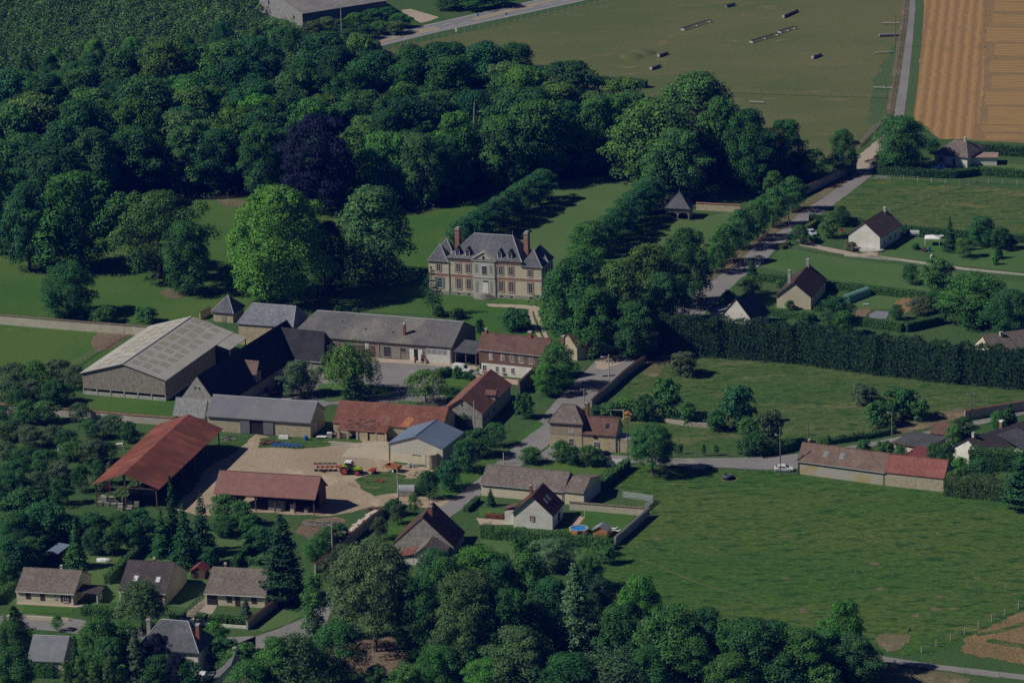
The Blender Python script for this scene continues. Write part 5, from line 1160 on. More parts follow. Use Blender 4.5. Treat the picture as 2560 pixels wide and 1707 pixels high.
def broad(name, seed, H=18, W=13, base=0.1, ncl=70, ls=0.38, prof=None, cr=(0.12, 0.2), dens_=1.9, zs=0.85, lean=0.0, irr=0.25, nl=11, lr=(0.17, 0.27)):
    # a full crown down to its skirt with unequal lobes bulging from it, all built of small leaf clumps
    rg = np.random.default_rng(seed); cs = []; rs = []
    prof = prof or (lambda f: math.sin(math.pi*min(1, max(0.02, f*0.84+0.15)))**0.6)
    ph = rg.uniform(0, 6.28, 4); a0 = rg.uniform(0, 6.28)
    env = lambda f, th: W/2*prof(f)*(1+irr*(math.sin(2*th+ph[0]+2.5*f)*0.5+math.sin(3*th+ph[1]-3*f)*0.45))
    lobes = []
    for i in range(nl):
        f = (i+rg.uniform(0.1, 0.9))/nl; R = W*rg.uniform(*lr)*(1.1-0.35*f); th = a0+i*2.39996+rg.uniform(-0.4, 0.4)
        rr = max(0.0, env(f, th)*rg.uniform(0.85, 1.12)-R*0.7); z = min(H*(base+(1-base)*(0.08+0.92*f)), H-R*rg.uniform(0.8, 0.95))
        lobes.append((np.array([rr*math.cos(th), rr*math.sin(th), max(z, R*0.8+base*H*0.5)]), R))
    for i in range(int(ncl*0.75)):
        f = ((i+rg.uniform(0, 1))/(ncl*0.75))**0.9; th = i*2.39996+rg.uniform(-0.5, 0.5); q = W*rg.uniform(*cr)
        r = max(0, env(f, th)*rg.uniform(0.8, 0.98)-q*0.6); z = min(H*(base+(1-base)*f), H-q*0.75)
        cs.append([r*math.cos(th), r*math.sin(th), max(z, q*0.55)]); rs.append(q)
    tot = sum(q*q for _, q in lobes)
    for c, R in lobes:
        d = sphere_dirs(max(5, int(ncl*0.9*R*R/tot)), rg); d[:, 2] = np.where(d[:, 2] < -0.25, -d[:, 2]*0.7, d[:, 2])
        for q in d:
            r = W*rg.uniform(*cr)*0.62; p = c+q*np.array([1, 1, 0.9])*(R-r*0.4)*rg.uniform(0.85, 1.15)
            p[2] = max(r*0.5, min(p[2], H-r*0.6)); cs.append(list(p)); rs.append(r)
    v, t = clumpleaves(np.array(cs), rs, ls, dens_, rg, zs, 0.32)
    return quadmesh(name, v, t)
def conifer(name, seed, H=16, W=7, base=0.06, ls=0.5, droop=0.35, levels=26, lay=1.0, dens_=1.0, pw=0.9):
    rg = np.random.default_rng(seed); V = []; T = []
    for i in range(levels):
        f = i/(levels-1); z = H*(base+(0.97-base)*f); R = max(0.25, W/2*(1-f)**pw*rg.uniform(0.8, 1.15))
        nb = max(4, int(9*(1-f)+5))
        for b in range(nb):
            th = rg.uniform(0, 6.283); L = R*rg.uniform(0.7, 1.1); k = max(6, int(dens_*L*7/ls*0.95))
            s = rg.uniform(0.1, 1, size=k)**0.7; wdt = 0.22*L*(1-s*0.6)+0.15
            px = s*L; pz = -droop*L*s**1.5+rg.normal(0, 0.12, size=k)*lay; py = rg.normal(0, 1, size=k)*wdt
            c = np.stack([px*math.cos(th)-py*math.sin(th), px*math.sin(th)+py*math.cos(th), z+pz], axis=1)
            nn = np.tile(np.array([math.cos(th)*0.6, math.sin(th)*0.6, 0.8]), (k, 1))+rg.normal(size=(k, 3))*0.45
            V.append(leafquads(c, nn, ls*rg.uniform(0.6, 1.3, size=k), rg, 0.6)); T.append(np.clip(rg.normal(1, 0.25, size=k), 0.4, 1.8))
    return quadmesh(name, np.concatenate(V), np.concatenate(T))
def willow(name, seed, H=13, W=14, ls=0.45):
    rg = np.random.default_rng(seed); V = []; T = []
    for i in range(230):
        d = sphere_dirs(1, rg)[0]; d[2] = abs(d[2])*0.9+0.05; d /= np.linalg.norm(d)
        rr = rg.uniform(0.45, 1.0); top = np.array([d[0]*W/2*rr, d[1]*W/2*rr, H*0.45+d[2]*H*0.53*(0.6+0.4*rr)])
        ln = rg.uniform(0.25, 0.6)*top[2]; k = 60
        s = rg.uniform(0, 1, size=k); c = top+np.stack([d[0]*s*0.9+rg.normal(0, .35, k), d[1]*s*0.9+rg.normal(0, .35, k), -s*ln+rg.normal(0, .1, k)], axis=1)
        nn = np.tile(np.array([d[0], d[1], 0.5]), (k, 1))+rg.normal(size=(k, 3))*0.5
        V.append(leafquads(c, nn, ls*rg.uniform(0.7, 1.3, size=k), rg, 0.5)); T.append(np.clip(rg.normal(rg.normal(1, .12), 0.22, size=k), 0.4, 1.8))
    return quadmesh(name, np.concatenate(V), np.concatenate(T))
def cedar(name, seed, H=21, W=11):
    rg = np.random.default_rng(seed); V = []; T = []
    for i in range(34):
        f = i/33; z = H*(0.05+0.93*f); R = W/2*(1-f)**0.8*rg.uniform(0.8, 1.25)+0.5
        for b in range(9):
            th = rg.uniform(0, 6.283); L = R*rg.uniform(0.65, 1.15); k = int(24+50*L/3)
            s = rg.uniform(0.1, 1, size=k); py = rg.normal(0, 1, size=k)*(0.16*L+0.25)*(1.1-s*0.7); pz = 0.12*L*s-0.55*L*s**2*0.5+rg.normal(0, .12, size=k)
            c = np.stack([s*L*math.cos(th)-py*math.sin(th), s*L*math.sin(th)+py*math.cos(th), z+pz], axis=1)
            nn = np.tile(np.array([math.cos(th)*0.3, math.sin(th)*0.3, 0.9]), (k, 1))+rg.normal(size=(k, 3))*0.45
            V.append(leafquads(c, nn, 0.48*rg.uniform(0.6, 1.4, size=k), rg, 0.45)); T.append(np.clip(rg.normal(1, 0.25, size=k), 0.4, 1.8))
    return quadmesh(name, np.concatenate(V), np.concatenate(T))
def trunkmesh(name, seed, H, r, top, W, limbs=5):
    rg = random.Random(seed); m = MB(); pts = [Vector((0, 0, -0.2)), Vector((0, 0, 0.5))]; rs = [r*1.35, r]
    x = y = 0.0
    for i in range(4):
        x += rg.uniform(-0.03, 0.03)*H*0.3; y += rg.uniform(-0.03, 0.03)*H*0.3
        pts.append(Vector((x, y, 0.5+(top-0.5)*(i+1)/4))); rs.append(r*(1-0.2*(i+1)))
    m.path(pts, rs, 7)
    for i in range(limbs):
        p = pts[2+i % 3]; th = i*2.4+rg.uniform(-.4, .4); L = W*rg.uniform(0.22, 0.38)
        e = p+Vector((math.cos(th)*L, math.sin(th)*L, L*rg.uniform(0.7, 1.2))); mid = p.lerp(e, 0.5)+Vector((0, 0, -0.1*L))
        m.path([p, mid, e], [r*0.45, r*0.3, r*0.08], 5)
    me = m.mesh(name); me.materials.append(M['bark']); return me
PROTO = {}
def proto(key, crown, H, W, tr, ttop, limbs=5):
    PROTO[key] = (crown, trunkmesh('trunk_'+key, hash(key) % 1000 if False else sum(map(ord, key)), H, tr, ttop, W, limbs), H, W)
oval = lambda f: math.sin(math.pi*min(1, max(0.03, f*0.9+0.08)))**0.55
tall = lambda f: (0.35+0.65*math.sin(math.pi*min(1, f*0.75+0.22)))
col = lambda f: 0.55+0.45*math.sin(math.pi*min(1, f*0.85+0.12))
proto('oak', broad('crown_oak', 1, 18, 14, 0.05, 80, irr=0.3), 18, 14, 0.45, 10)
proto('lime', broad('crown_lime', 2, 18, 12, 0.03, 80, prof=tall, irr=0.2), 18, 12, 0.42, 11)
proto('ash', broad('crown_ash', 3, 18, 13, 0.07, 70, cr=(0.13, 0.22), irr=0.4), 18, 13, 0.42, 10)
proto('beech', broad('crown_beech', 4, 18, 14, 0.03, 95, cr=(0.1, 0.17), irr=0.18, ls=0.34), 18, 14, 0.5, 10)
proto('maple', broad('crown_maple', 5, 18, 13, 0.05, 64, cr=(0.14, 0.22), irr=0.33), 18, 13, 0.4, 10)
proto('chestnut', broad('crown_chestnut', 6, 18, 13, 0.02, 85, prof=oval, irr=0.2), 18, 13, 0.45, 10)
proto('tower', broad('crown_tower', 31, 18, 11, 0.03, 80, prof=tall, irr=0.35, nl=14, lr=(0.2, 0.32)), 18, 11, 0.4, 11)
proto('plane', broad('crown_plane', 7, 30, 25, 0.04, 150, ls=0.47, cr=(0.09, 0.15), irr=0.3, nl=16, lr=(0.13, 0.22)), 30, 25, 0.8, 18, 7)
proto('lobed', broad('crown_lobed', 8, 23, 21, 0.1, 62, ls=0.42, cr=(0.11, 0.17), irr=0.55, nl=13, lr=(0.14, 0.24)), 23, 21, 0.6, 15, 7)
proto('roundtop', broad('crown_roundtop', 9, 22, 18, 0.22, 150, ls=0.34, cr=(0.09, 0.13), irr=0.1, nl=12, lr=(0.16, 0.22), prof=lambda f: math.sin(math.pi*min(1, f*0.74+0.23))**0.5), 22, 18, 0.5, 14)
proto('acacia', broad('crown_acacia', 10, 20, 18, 0.06, 105, ls=0.32, cr=(0.1, 0.17), irr=0.25, zs=0.65, prof=lambda f: (1-f*0.75)**0.6 if f > 0.3 else 0.72+f), 20, 18, 0.45, 12)
proto('street', broad('crown_street', 11, 10, 8, 0.08, 44, ls=0.30, cr=(0.13, 0.21), irr=0.18), 10, 8, 0.2, 6)
proto('fruit', broad('crown_fruit', 12, 6, 6.5, 0.12, 34, ls=0.25, cr=(0.14, 0.22), irr=0.35, dens_=1.4), 6, 6.5, 0.16, 3.4)
proto('plum', broad('crown_plum', 13, 6, 5.5, 0.04, 36, ls=0.24, cr=(0.14, 0.22), irr=0.3), 6, 5.5, 0.15, 3.4)
proto('bush', broad('crown_bush', 14, 3, 3.6, 0.0, 24, ls=0.20, cr=(0.16, 0.24), irr=0.25), 3, 3.6, 0.1, 1.2, 3)
proto('shrub', broad('crown_shrub', 15, 3, 3.2, 0.0, 22, ls=0.20, cr=(0.16, 0.24), irr=0.35), 3, 3.2, 0.08, 1.2, 3)
proto('ball', broad('crown_ball', 16, 4, 4, 0.05, 46, ls=0.20, cr=(0.14, 0.19), irr=0.03, prof=oval, nl=8, lr=(0.2, 0.24)), 4, 4, 0.12, 2, 3)
proto('poplar', broad('crown_poplar', 17, 14, 4.6, 0.02, 60, ls=0.29, cr=(0.18, 0.28), prof=col, irr=0.2), 14, 4.6, 0.2, 9, 4)
proto('spruce', conifer('crown_spruce', 18, 16, 7), 16, 7, 0.25, 14, 0)
proto('fir', conifer('crown_fir', 19, 17, 9, droop=0.5, levels=24, ls=0.6), 17, 9, 0.3, 15, 0)
proto('cypress', conifer('crown_cypress', 20, 18, 9, droop=-0.25, levels=30, ls=0.55, pw=0.55, dens_=1.3), 18, 9, 0.35, 15, 0)
proto('cone', conifer('crown_cone', 21, 6, 3, droop=-0.2, levels=18, ls=0.32, pw=0.75, dens_=1.2), 6, 3, 0.12, 4, 0)
proto('cedar', cedar('crown_cedar', 22), 21, 11, 0.4, 18, 0)
proto('willow', willow('crown_willow', 23), 13, 14, 0.4, 7)
proto('birch', willow('crown_birch', 24, 13, 8, 0.4), 13, 8, 0.22, 9)
proto('sparse', conifer('crown_sparse', 25, 13, 9, base=0.28, droop=0.25, levels=11, ls=0.45, dens_=0.55, pw=0.5), 13, 9, 0.2, 12.5, 0)
TREES = []
LK = (1.75, 2.0, 1.55)
bright = lambda c: tuple(a*b for a, b in zip(c, LK))
def tree_at(kind, w, h, wid, colr, label, cat='tree', group=None, name=None, rot=None):
    crown, trunk, H, W = PROTO[kind]; colr = bright(colr)
    nm = name or {'bush': 'bush', 'shrub': 'shrub', 'ball': 'clipped_bush', 'spruce': 'spruce_tree', 'fir': 'fir_tree', 'cypress': 'cypress_tree', 'cone': 'conifer', 'cedar': 'cedar_tree', 'willow': 'willow_tree', 'birch': 'birch_tree', 'fruit': 'fruit_tree', 'plum': 'fruit_tree', 'poplar': 'columnar_tree', 'plane': 'plane_tree', 'sparse': 'pine_tree'}.get(kind, 'broadleaf_tree')
    t = thing(nm, label, cat, (w.x, w.y, 0), rnd.uniform(0, 6.28) if rot is None else rot, group)
    t.scale = (wid/W, wid/W, h/H)
    for k, me in (('crown', crown), ('trunk', trunk)):
        o = bpy.data.objects.new(k, me); C.objects.link(o); o.parent = t
        if k == 'crown':
            j = rnd.uniform(0.85, 1.15); o.color = (colr[0]*j*rnd.uniform(0.82, 1.1), colr[1]*j, colr[2]*j*rnd.uniform(0.8, 1.15), 1)
    TREES.append((t, kind, w)); return t
def tree(kind, x, ytop, wpx, h, colr, label, **k):       # by the pixel of its top
    w = G(x, ytop, h*0.97); yb = ytop+h*9.3
    return tree_at(kind, w, h, wpx/SCL(yb), colr, label, **k)
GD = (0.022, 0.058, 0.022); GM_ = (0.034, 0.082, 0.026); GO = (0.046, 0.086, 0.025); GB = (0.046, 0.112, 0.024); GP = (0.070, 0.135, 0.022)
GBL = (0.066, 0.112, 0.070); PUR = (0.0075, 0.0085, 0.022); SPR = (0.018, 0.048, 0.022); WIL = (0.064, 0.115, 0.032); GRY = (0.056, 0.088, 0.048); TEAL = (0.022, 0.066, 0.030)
def tree(kind, x, ytop, wpx, h, colr, label, **k):       # by the pixel of its top
    w = G(x, ytop, h*0.97); yb = ytop+h*9.3
    return tree_at(kind, w, h, wpx/SCL(yb), colr, label, **k)
def hedge(name, label, px, w, h, colr, ls=0.3, lump=0.0, cat='hedge', seed=1, group=None):
    pts = [G(x, y) for x, y in px]; rg = np.random.default_rng(seed+int(abs(px[0][0]))); V = []; T = []; core = MB()
    o0 = pts[0]
    for a, b in zip(pts[:-1], pts[1:]):
        d = b-a; d.z = 0; L = d.length; d /= L; q = Vector((-d.y, d.x, 0))
        def addface(k, fn, nn):
            s = rg.uniform(0, 1, size=k); t = rg.uniform(0, 1, size=k)
            p = np.array([fn(si, ti) for si, ti in zip(s, t)])
            if lump: 
                ph = s*L
                bm = lump*(np.sin(ph*1.5)*0.7*np.sign(np.sin(ph*0.21))+np.sin(ph*0.83+1)*0.5+np.sin(ph*0.27)*0.5+rg.normal(0, .3, k)); p[:, 2] += bm*np.clip(p[:, 2]/h, 0, 1); p[:, 0] += q.x*bm*0.5; p[:, 1] += q.y*bm*0.5
            n_ = np.tile(np.array(nn), (k, 1))+rg.normal(size=(k, 3))*0.5
            V.append(leafquads(p+rg.normal(0, 0.05+ls*0.15, size=(k, 3)), n_, ls*rg.uniform(0.7, 1.4, size=k), rg)); T.append(np.clip(rg.normal(1, .25, size=k), .45, 1.9))
        A = np.array(a-o0); D_ = np.array(d); Q = np.array(q); Z = np.array((0, 0, 1.0)); den = 2.3/(ls*ls); tp = 0.4 if lump > 0.52 else 0.05
        for sg in (-1, 1): addface(int(L*h*den), lambda s, t: A+D_*s*L+Q*sg*w/2*(1-tp*t**3)+Z*h*t, tuple(q*sg))
        addface(int(L*w*den), lambda s, t: A+D_*s*L+Q*(t-0.5)*w*(1-tp)+Z*h*(1-0.25*tp*(2*t-1)**2), (0, 0, 1))
        addface(int(w*h*den), lambda s, t: A+Q*(s-0.5)*w+Z*h*t, tuple(-d)); addface(int(w*h*den), lambda s, t: A+D_*L+Q*(s-0.5)*w+Z*h*t, tuple(d))
        k = 0.86-tp; e = [a-o0-q*w/2*k, b-o0-q*w/2*k, b-o0+q*w/2*k, a-o0+q*w/2*k]
        core.prism([(p.x, p.y) for p in e], 0, h*0.9-lump*0.5)
    v = np.concatenate(V); t = np.concatenate(T); n0 = len(v)//4
    cv = []
    for f in core.f: cv += [core.v[i] for i in f]
    v = np.concatenate([v, np.array(cv)]); t = np.concatenate([t, np.full(len(core.f), 0.8)])
    me = quadmesh(name, v, t); o = bpy.data.objects.new(name, me); C.objects.link(o); o.location = (o0.x, o0.y, 0); o.color = (*bright(colr), 1)
    return tag(o, label, cat, group)
# ------------------------------------------------------------------ trees one can tell apart
tree('plane', 690, 478, 262, 30, GP, 'huge yellow green plane tree behind the pale slate house')
tree('beech', 790, 296, 205, 27, PUR, 'great purple copper beech at the edge of the wood', name='copper_beech')
tree('tower', 932, 478, 200, 25, (0.040, 0.082, 0.040), 'tall spreading tree with bare ivied trunk on the lawn left of the chateau')
tree('beech', 820, 560, 108, 19.5, (0.016, 0.020, 0.022), 'very dark purplish tree half hidden beside the yellow green plane', name='copper_beech')
tree('lobed', 388, 488, 225, 23, GO, 'broad tree with separate leafy lobes on the left lawn')
tree('chestnut', 462, 560, 130, 19, GD, 'dark tree with drooping branches right of the lobed lawn tree')
tree('ash', 190, 440, 215, 26, GM_, 'tall rounded tree at the left end of the lawn')
tree('oak', 62, 470, 150, 23, TEAL, 'dark bluish tree at the left edge beside the lawn')
tree('oak', -10, 420, 150, 24, GM_, 'tree cut by the left edge of the picture above the lawn')
tree('maple', 130, 400, 150, 24, GD, 'dark tree behind the tall rounded tree on the left')
tree('beech', 165, 665, 150, 13.5, GD, 'dark bushy tree standing against the long park wall')
tree('bush', 262, 768, 55, 4.2, GM_, 'green bush at the park wall right of the dark bushy tree')
tree('bush', 240, 775, 40, 3.2, GD, 'small dark bush at the park wall under the bushy tree')
tree('bush', 366, 770, 60, 3.8, GM_, 'round green bush at the park wall behind the modern barn')
tree('fir', 332, 483, 20, 3.5, GBL, 'tiny blue green conifer on the shaded lawn')
# great trees right of the wood
tree('oak', 1742, 193, 235, 28, GO, 'highest broad tree right of the avenue, crown against the dry paddock')
tree('maple', 1632, 258, 225, 25, GO, 'large sunlit tree at the head of the right avenue')
tree('oak', 1690, 330, 150, 20, GM_, 'lower tree in front of the highest broad tree')
tree('ash', 1800, 250, 120, 24, GM_, 'large dark tree at the right shoulder of the highest broad tree')
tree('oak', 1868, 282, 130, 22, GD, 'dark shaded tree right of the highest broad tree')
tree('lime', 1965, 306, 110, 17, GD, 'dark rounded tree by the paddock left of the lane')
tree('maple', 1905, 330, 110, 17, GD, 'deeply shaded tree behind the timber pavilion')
tree('street', 2030, 378, 90, 9, GM_, 'light bushy tree behind the lane wall')
tree('lime', 2108, 330, 76, 12.5, GM_, 'oval tree at the top of the lane wall')
tree('ash', 2254, 297, 135, 15, GM_, 'broad walnut like tree at the bend of the lane')
tree('street', 2205, 388, 60, 5, GM_, 'bush under the broad tree at the lane bend')
for i, (x, y, h, wp) in enumerate(((1815, 565, 10.5, 82), (1850, 528, 10.5, 78), (1893, 505, 10.5, 76), (1932, 474, 10.5, 76), (1980, 445, 9.5, 72), (1790, 610, 8, 60))):
    tree('street', x, y, wp, h, GM_, ['second tree up the lane in the row along its verge', 'third tree up the lane in the row along its verge', 'fourth tree up the lane in the row along its verge', 'fifth tree up the lane in the row along its verge', 'highest tree up the lane in the row along its verge', 'lowest, smallest tree of the row along the lane verge'][i], group='trees along the lane verge')
tree('street', 1935, 430, 60, 7, GO, 'light green tree behind the lane wall above the verge row')
# trees in front of the big house
tree('oak', 1430, 655, 172, 22, GM_, 'large tree beside the drive hiding the right end of the chateau')
tree('lime', 1545, 665, 130, 21, GO, 'tall tree second in the line from the chateau to the lane')
tree('chestnut', 1622, 618, 140, 21, GO, 'tall tree third in the line from the chateau to the lane')
tree('beech', 1712, 580, 140, 20, GD, 'rounded dark tree ending the line next to the lane')
tree('lime', 1490, 725, 130, 17, GM_, 'leafy tree in the lower front of the line by the drive')
tree('oak', 1660, 690, 120, 16, GD, 'shaded tree inside the line beside the lane')
tree('maple', 1475, 560, 125, 13, GM_, 'bushy tree at the near end of the right avenue row')
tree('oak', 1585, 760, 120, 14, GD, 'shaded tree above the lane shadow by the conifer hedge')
# avenues
a0, a1 = (1128, 575), (1325, 452)
for i in range(10):
    f = i/9; x = a0[0]+(a1[0]-a0[0])*f; y = a0[1]+(a1[1]-a0[1])*f
    tree('street', x+30, y-26, 82, 9, TEAL, 'tree %d from the chateau in the left avenue row behind it' % (i+1), group='left avenue row')
a0, a1 = (1505, 590), (1640, 462)
for i in range(9):
    f = i/8; x = a0[0]+(a1[0]-a0[0])*f; y = a0[1]+(a1[1]-a0[1])*f
    tree('street', x, y-30, 84, 9, TEAL, 'tree %d from the near end in the right avenue row' % (i+1), group='right avenue row')
tree('sparse', 1078, 668, 75, 13, SPR, 'thin open pine with bare trunk in front of the chateau left end', name='pine_tree')
for x, y, h, wp, c, lb in ((1098, 768, 2.4, 34, GD, 'first small bush on the lawn below the open pine'), (1143, 772, 2.6, 40, GD, 'second small bush on the lawn below the open pine'), (1285, 775, 5.2, 80, GD, 'round dark bush on the lawn behind the brick house'), (1200, 800, 4, 22, SPR, 'small conifer behind the red roof left chimney'), (845, 765, 2.5, 24, GD, 'small bush behind the stable roof on the left'), (890, 770, 2.2, 22, GD, 'small bush behind the middle of the stable roof')):
    tree('bush', x, y, wp, h, c, lb)
# court
tree('willow', 868, 846, 150, 14.5, WIL, 'big yellow green weeping willow in the courtyard')
tree('spruce', 880, 900, 72, 10.5, SPR, 'dark pointed spruce in front of the courtyard willow')
tree('ash', 748, 905, 92, 8.6, (0.05, 0.072, 0.045), 'grey green courtyard tree left of the willow')
tree('fruit', 1062, 929, 92, 7.8, GO, 'small airy tree on the court lawn')
for x, y, h, wp, c, lb in ((1143, 918, 2.8, 30, GM_, 'rounded bush beside the white van'), (1165, 930, 1.6, 32, GM_, 'low rounded bush right of the bush by the white van'), (1180, 938, 2.0, 18, GD, 'small bush at the terrace of the brick house')):
    tree('bush', x, y, wp, h, c, lb)
# lane by the brick house
tree('maple', 1392, 862, 95, 11, GM_, 'tall tree covering the right end of the brick house')
tree('maple', 1365, 912, 62, 8, GB, 'lighter green tree in front of the tall tree at the brick house')
tree('bush', 1312, 985, 50, 6, GD, 'dark bush beside the gable wall at the street')
tree('roundtop', 1628, 1066, 122, 11.5, (0.038, 0.085, 0.028), 'single round tree on the meadow with a long shadow')
for i, (x, y, h, wp, c, lb) in enumerate(((1667, 950, 9.5, 74, GM_, 'tallest bushy tree of the group by the ruined wall'), (1612, 990, 6, 62, GD, 'dark bush left of the tallest tree by the ruined wall'), (1720, 1010, 5, 50, GM_, 'leaning bush right of the tallest tree by the ruined wall'), (1845, 970, 9, 92, TEAL, 'large bluish bush on the rough meadow'), (1790, 1030, 4.5, 60, GD, 'low bush left below the large bluish bush'), (1870, 1045, 4, 60, GM_, 'pale low bush right below the large bluish bush'), (1925, 1030, 8, 76, (0.045, 0.055, 0.03), 'dull brownish bush at the road corner of the rough meadow'), (1885, 1085, 5, 70, GD, 'bush beside the road below the dull brownish bush'),
    (1710, 884, 5.5, 80, (0.05, 0.06, 0.04), 'grey brown thicket below the conifer hedge'), (2160, 966, 4, 75, (0.055, 0.065, 0.045), 'low grey thicket on the rough meadow'), (2255, 975, 7, 90, GD, 'dark tree of the thicket on the rough meadow'), (2200, 1005, 6, 75, GM_, 'leafy bush left front of the dark thicket tree'), (2300, 1000, 5, 50, GM_, 'bush right of the dark thicket tree'), (2068, 1090, 3.5, 24, GM_, 'small bush at the roadside behind the long range'), (1565, 1000, 3.0, 70, GM_, 'ivy bush topping the roadside wall'), (1525, 1008, 3, 60, GM_, 'ivy mound at the end of the roadside wall'), (1702, 1110, 2.5, 12, GD, 'first small column shrub along the roadside fence'), (1759, 1112, 2.6, 10, GD, 'second small column shrub along the roadside fence'), (1790, 1113, 2.4, 16, GD, 'third small column shrub along the roadside fence'))):
    tree('bush' if i % 2 else 'shrub', x, y, wp, h, c, lb)
# gardens right
tree('ball', 2072, 545, 50, 5.6, GO, 'round clipped tree beside the silver car')
tree('street', 2104, 517, 44, 5.6, GD, 'dark tree behind the round clipped tree')
tree('spruce', 2375, 542, 46, 9.6, SPR, 'dark pointed spruce in the garden right of the white canopy')
tree('lime', 2456, 545, 78, 7.5, TEAL, 'bushy garden tree right of the pointed spruce')
tree('street', 2500, 570, 60, 6, GD, 'dark tree behind the bushy garden tree')
tree('fruit', 2412, 598, 52, 5, GO, 'small fruit tree in front of the pointed spruce')
tree('shrub', 2487, 640, 22, 2.4, GB, 'small bright round bush on the garden lawn')
tree('cone', 2497, 610, 26, 4, SPR, 'small conifer above the bright round bush')
tree('street', 2000, 565, 52, 5, GM_, 'leafy tree at the corner of the paved drive')
tree('cone', 1880, 645, 30, 5.4, SPR, 'narrow dark conifer beside the lane bend')
tree('fruit', 1876, 692, 62, 5, GO, 'spreading bush below the narrow conifer')
tree('bush', 1820, 730, 45, 3.5, GM_, 'light bush left of the slate cottage')
tree('fruit', 2276, 664, 50, 5, GD, 'small tree in the lower garden left of a large bush')
tree('plum', 2342, 650, 90, 7.2, GM_, 'large leafy bush in the lower garden')
tree('ball', 2242, 763, 38, 3.8, GD, 'clipped round bush near the vegetable beds')
tree('fruit', 2300, 745, 66, 4.5, (0.05, 0.062, 0.05), 'grey leaved tree near the straw patch')
tree('fruit', 2335, 730, 60, 5, GD, 'dark grey tree right of the straw patch')
tree('maple', 2440, 690, 170, 13, GM_, 'big leafy tree at the right side above the conifer hedge')
tree('maple', 2530, 730, 110, 12, GD, 'tree at the right edge above the conifer hedge')
tree('plum', 2090, 745, 90, 7, GD, 'dark bush hiding the end of the green tunnel')
tree('plum', 2110, 780, 60, 6, GM_, 'bright bush just above the conifer hedge')
tree('bush', 2020, 785, 50, 4, GD, 'dark bush below the yellow gable house')
tree('bush', 1975, 752, 25, 2.5, GM_, 'small bush at the wall of the yellow gable house')
tree('bush', 1950, 700, 28, 2.0, GO, 'low bush behind the yellow gable house')
tree('bush', 2128, 606, 32, 2.2, (0.09, 0.075, 0.055), 'flowering shrub at the pale gable')
tree('bush', 2290, 610, 22, 1.5, GD, 'tiny bush between pale house and canopy')
tree('plum', 2330, 350, 40, 4, GD, 'dark bush left of the hipped bungalow')
# right edge
tree('plum', 2383, 1065, 50, 5.5, GB, 'bright round tree behind the red tile garage')
tree('plum', 2410, 1045, 60, 5, GD, 'dark bush above the bright round tree')
tree('maple', 2495, 1030, 44, 5, GB, 'bright small tree by the wall at the right edge')
tree('cone', 2525, 1010, 50, 6, GD, 'dark clipped conifer at the right edge')
tree('plum', 2335, 1110, 50, 6, GM_, 'rounded green bush behind the red roof barn')
tree('street', 2365, 1110, 50, 7, GD, 'tall dark bush beside the red roof barn gable')
tree('plum', 2400, 1145, 46, 5, GB, 'bright bush in front of the white gabled bungalow')
tree('plum', 2450, 1150, 80, 6, GD, 'dark bush below the clipped bungalow hedge')
tree('cypress', 2560, 1130, 120, 13, GD, 'large dark conifer at the right edge by the bungalow')
for x, y, w_, h, lb in ((2215, 1105, 50, 4, 'bush behind the long roadside range'), (2160, 1100, 40, 3, 'low bush behind the roof ridge of the roadside range'), (2250, 1115, 34, 4, 'bush beside the red awning')):
    tree('bush', x, y, w_, h, GM_, lb)
# street green and yard edge
for i, (x, y, w_, h, c, lb) in enumerate(((1235, 1060, 60, 5.5, GM_, 'fruit tree on the green by the stone wall, furthest up the street'), (1195, 1075, 80, 6.5, GD, 'dark bush at the back of the blue workshop'), (1160, 1105, 70, 7, TEAL, 'leafy tree at the right wall of the blue workshop'), (1120, 1155, 70, 6.5, TEAL, 'leafy bush below the workshop corner'), (1070, 1180, 52, 6.5, GD, 'dark small tree beside the yard wall'), (1034, 1235, 34, 4.8, GO, 'thin young tree beside the gravel entrance'), (985, 1250, 52, 3.6, GD, 'low dark bush at the end of the long garden wall'))):
    tree('fruit' if i in (0, 4, 5) else 'plum', x, y, w_, h, c, lb)
for i, (x, y, w_, h) in enumerate(((993, 1262, 44, 4.5), (948, 1295, 46, 5), (860, 1362, 60, 5), (822, 1395, 52, 6.5))):
    tree('fruit', x, y, w_, h, (0.05, 0.065, 0.04), '%s small fruit tree down the lawn beside the long wall' % ('first second third fourth'.split()[i]), group='fruit trees along the long wall')
for x, y, w_, h, c, lb in ((1325, 1120, 62, 3.6, GM_, 'dense bush at the corner opposite the corner house'), (1402, 1104, 56, 5, GM_, 'tall bush in front of the corner house'), (1432, 1118, 50, 4.2, GD, 'dark bush beside the tall bush at the corner house'), (1470, 1116, 60, 4.5, GM_, 'leafy bush in front of the corner house wing'), (1497, 1125, 40, 3.8, GD, 'dark bush near the white gate'), (1515, 1128, 30, 3, PUR, 'purple bush left of the white gate')):
    tree('plum', x, y, w_, h, c, lb)
tree('cone', 1226, 1222, 26, 4, SPR, 'tiny conifer on the lawn before the long low house')
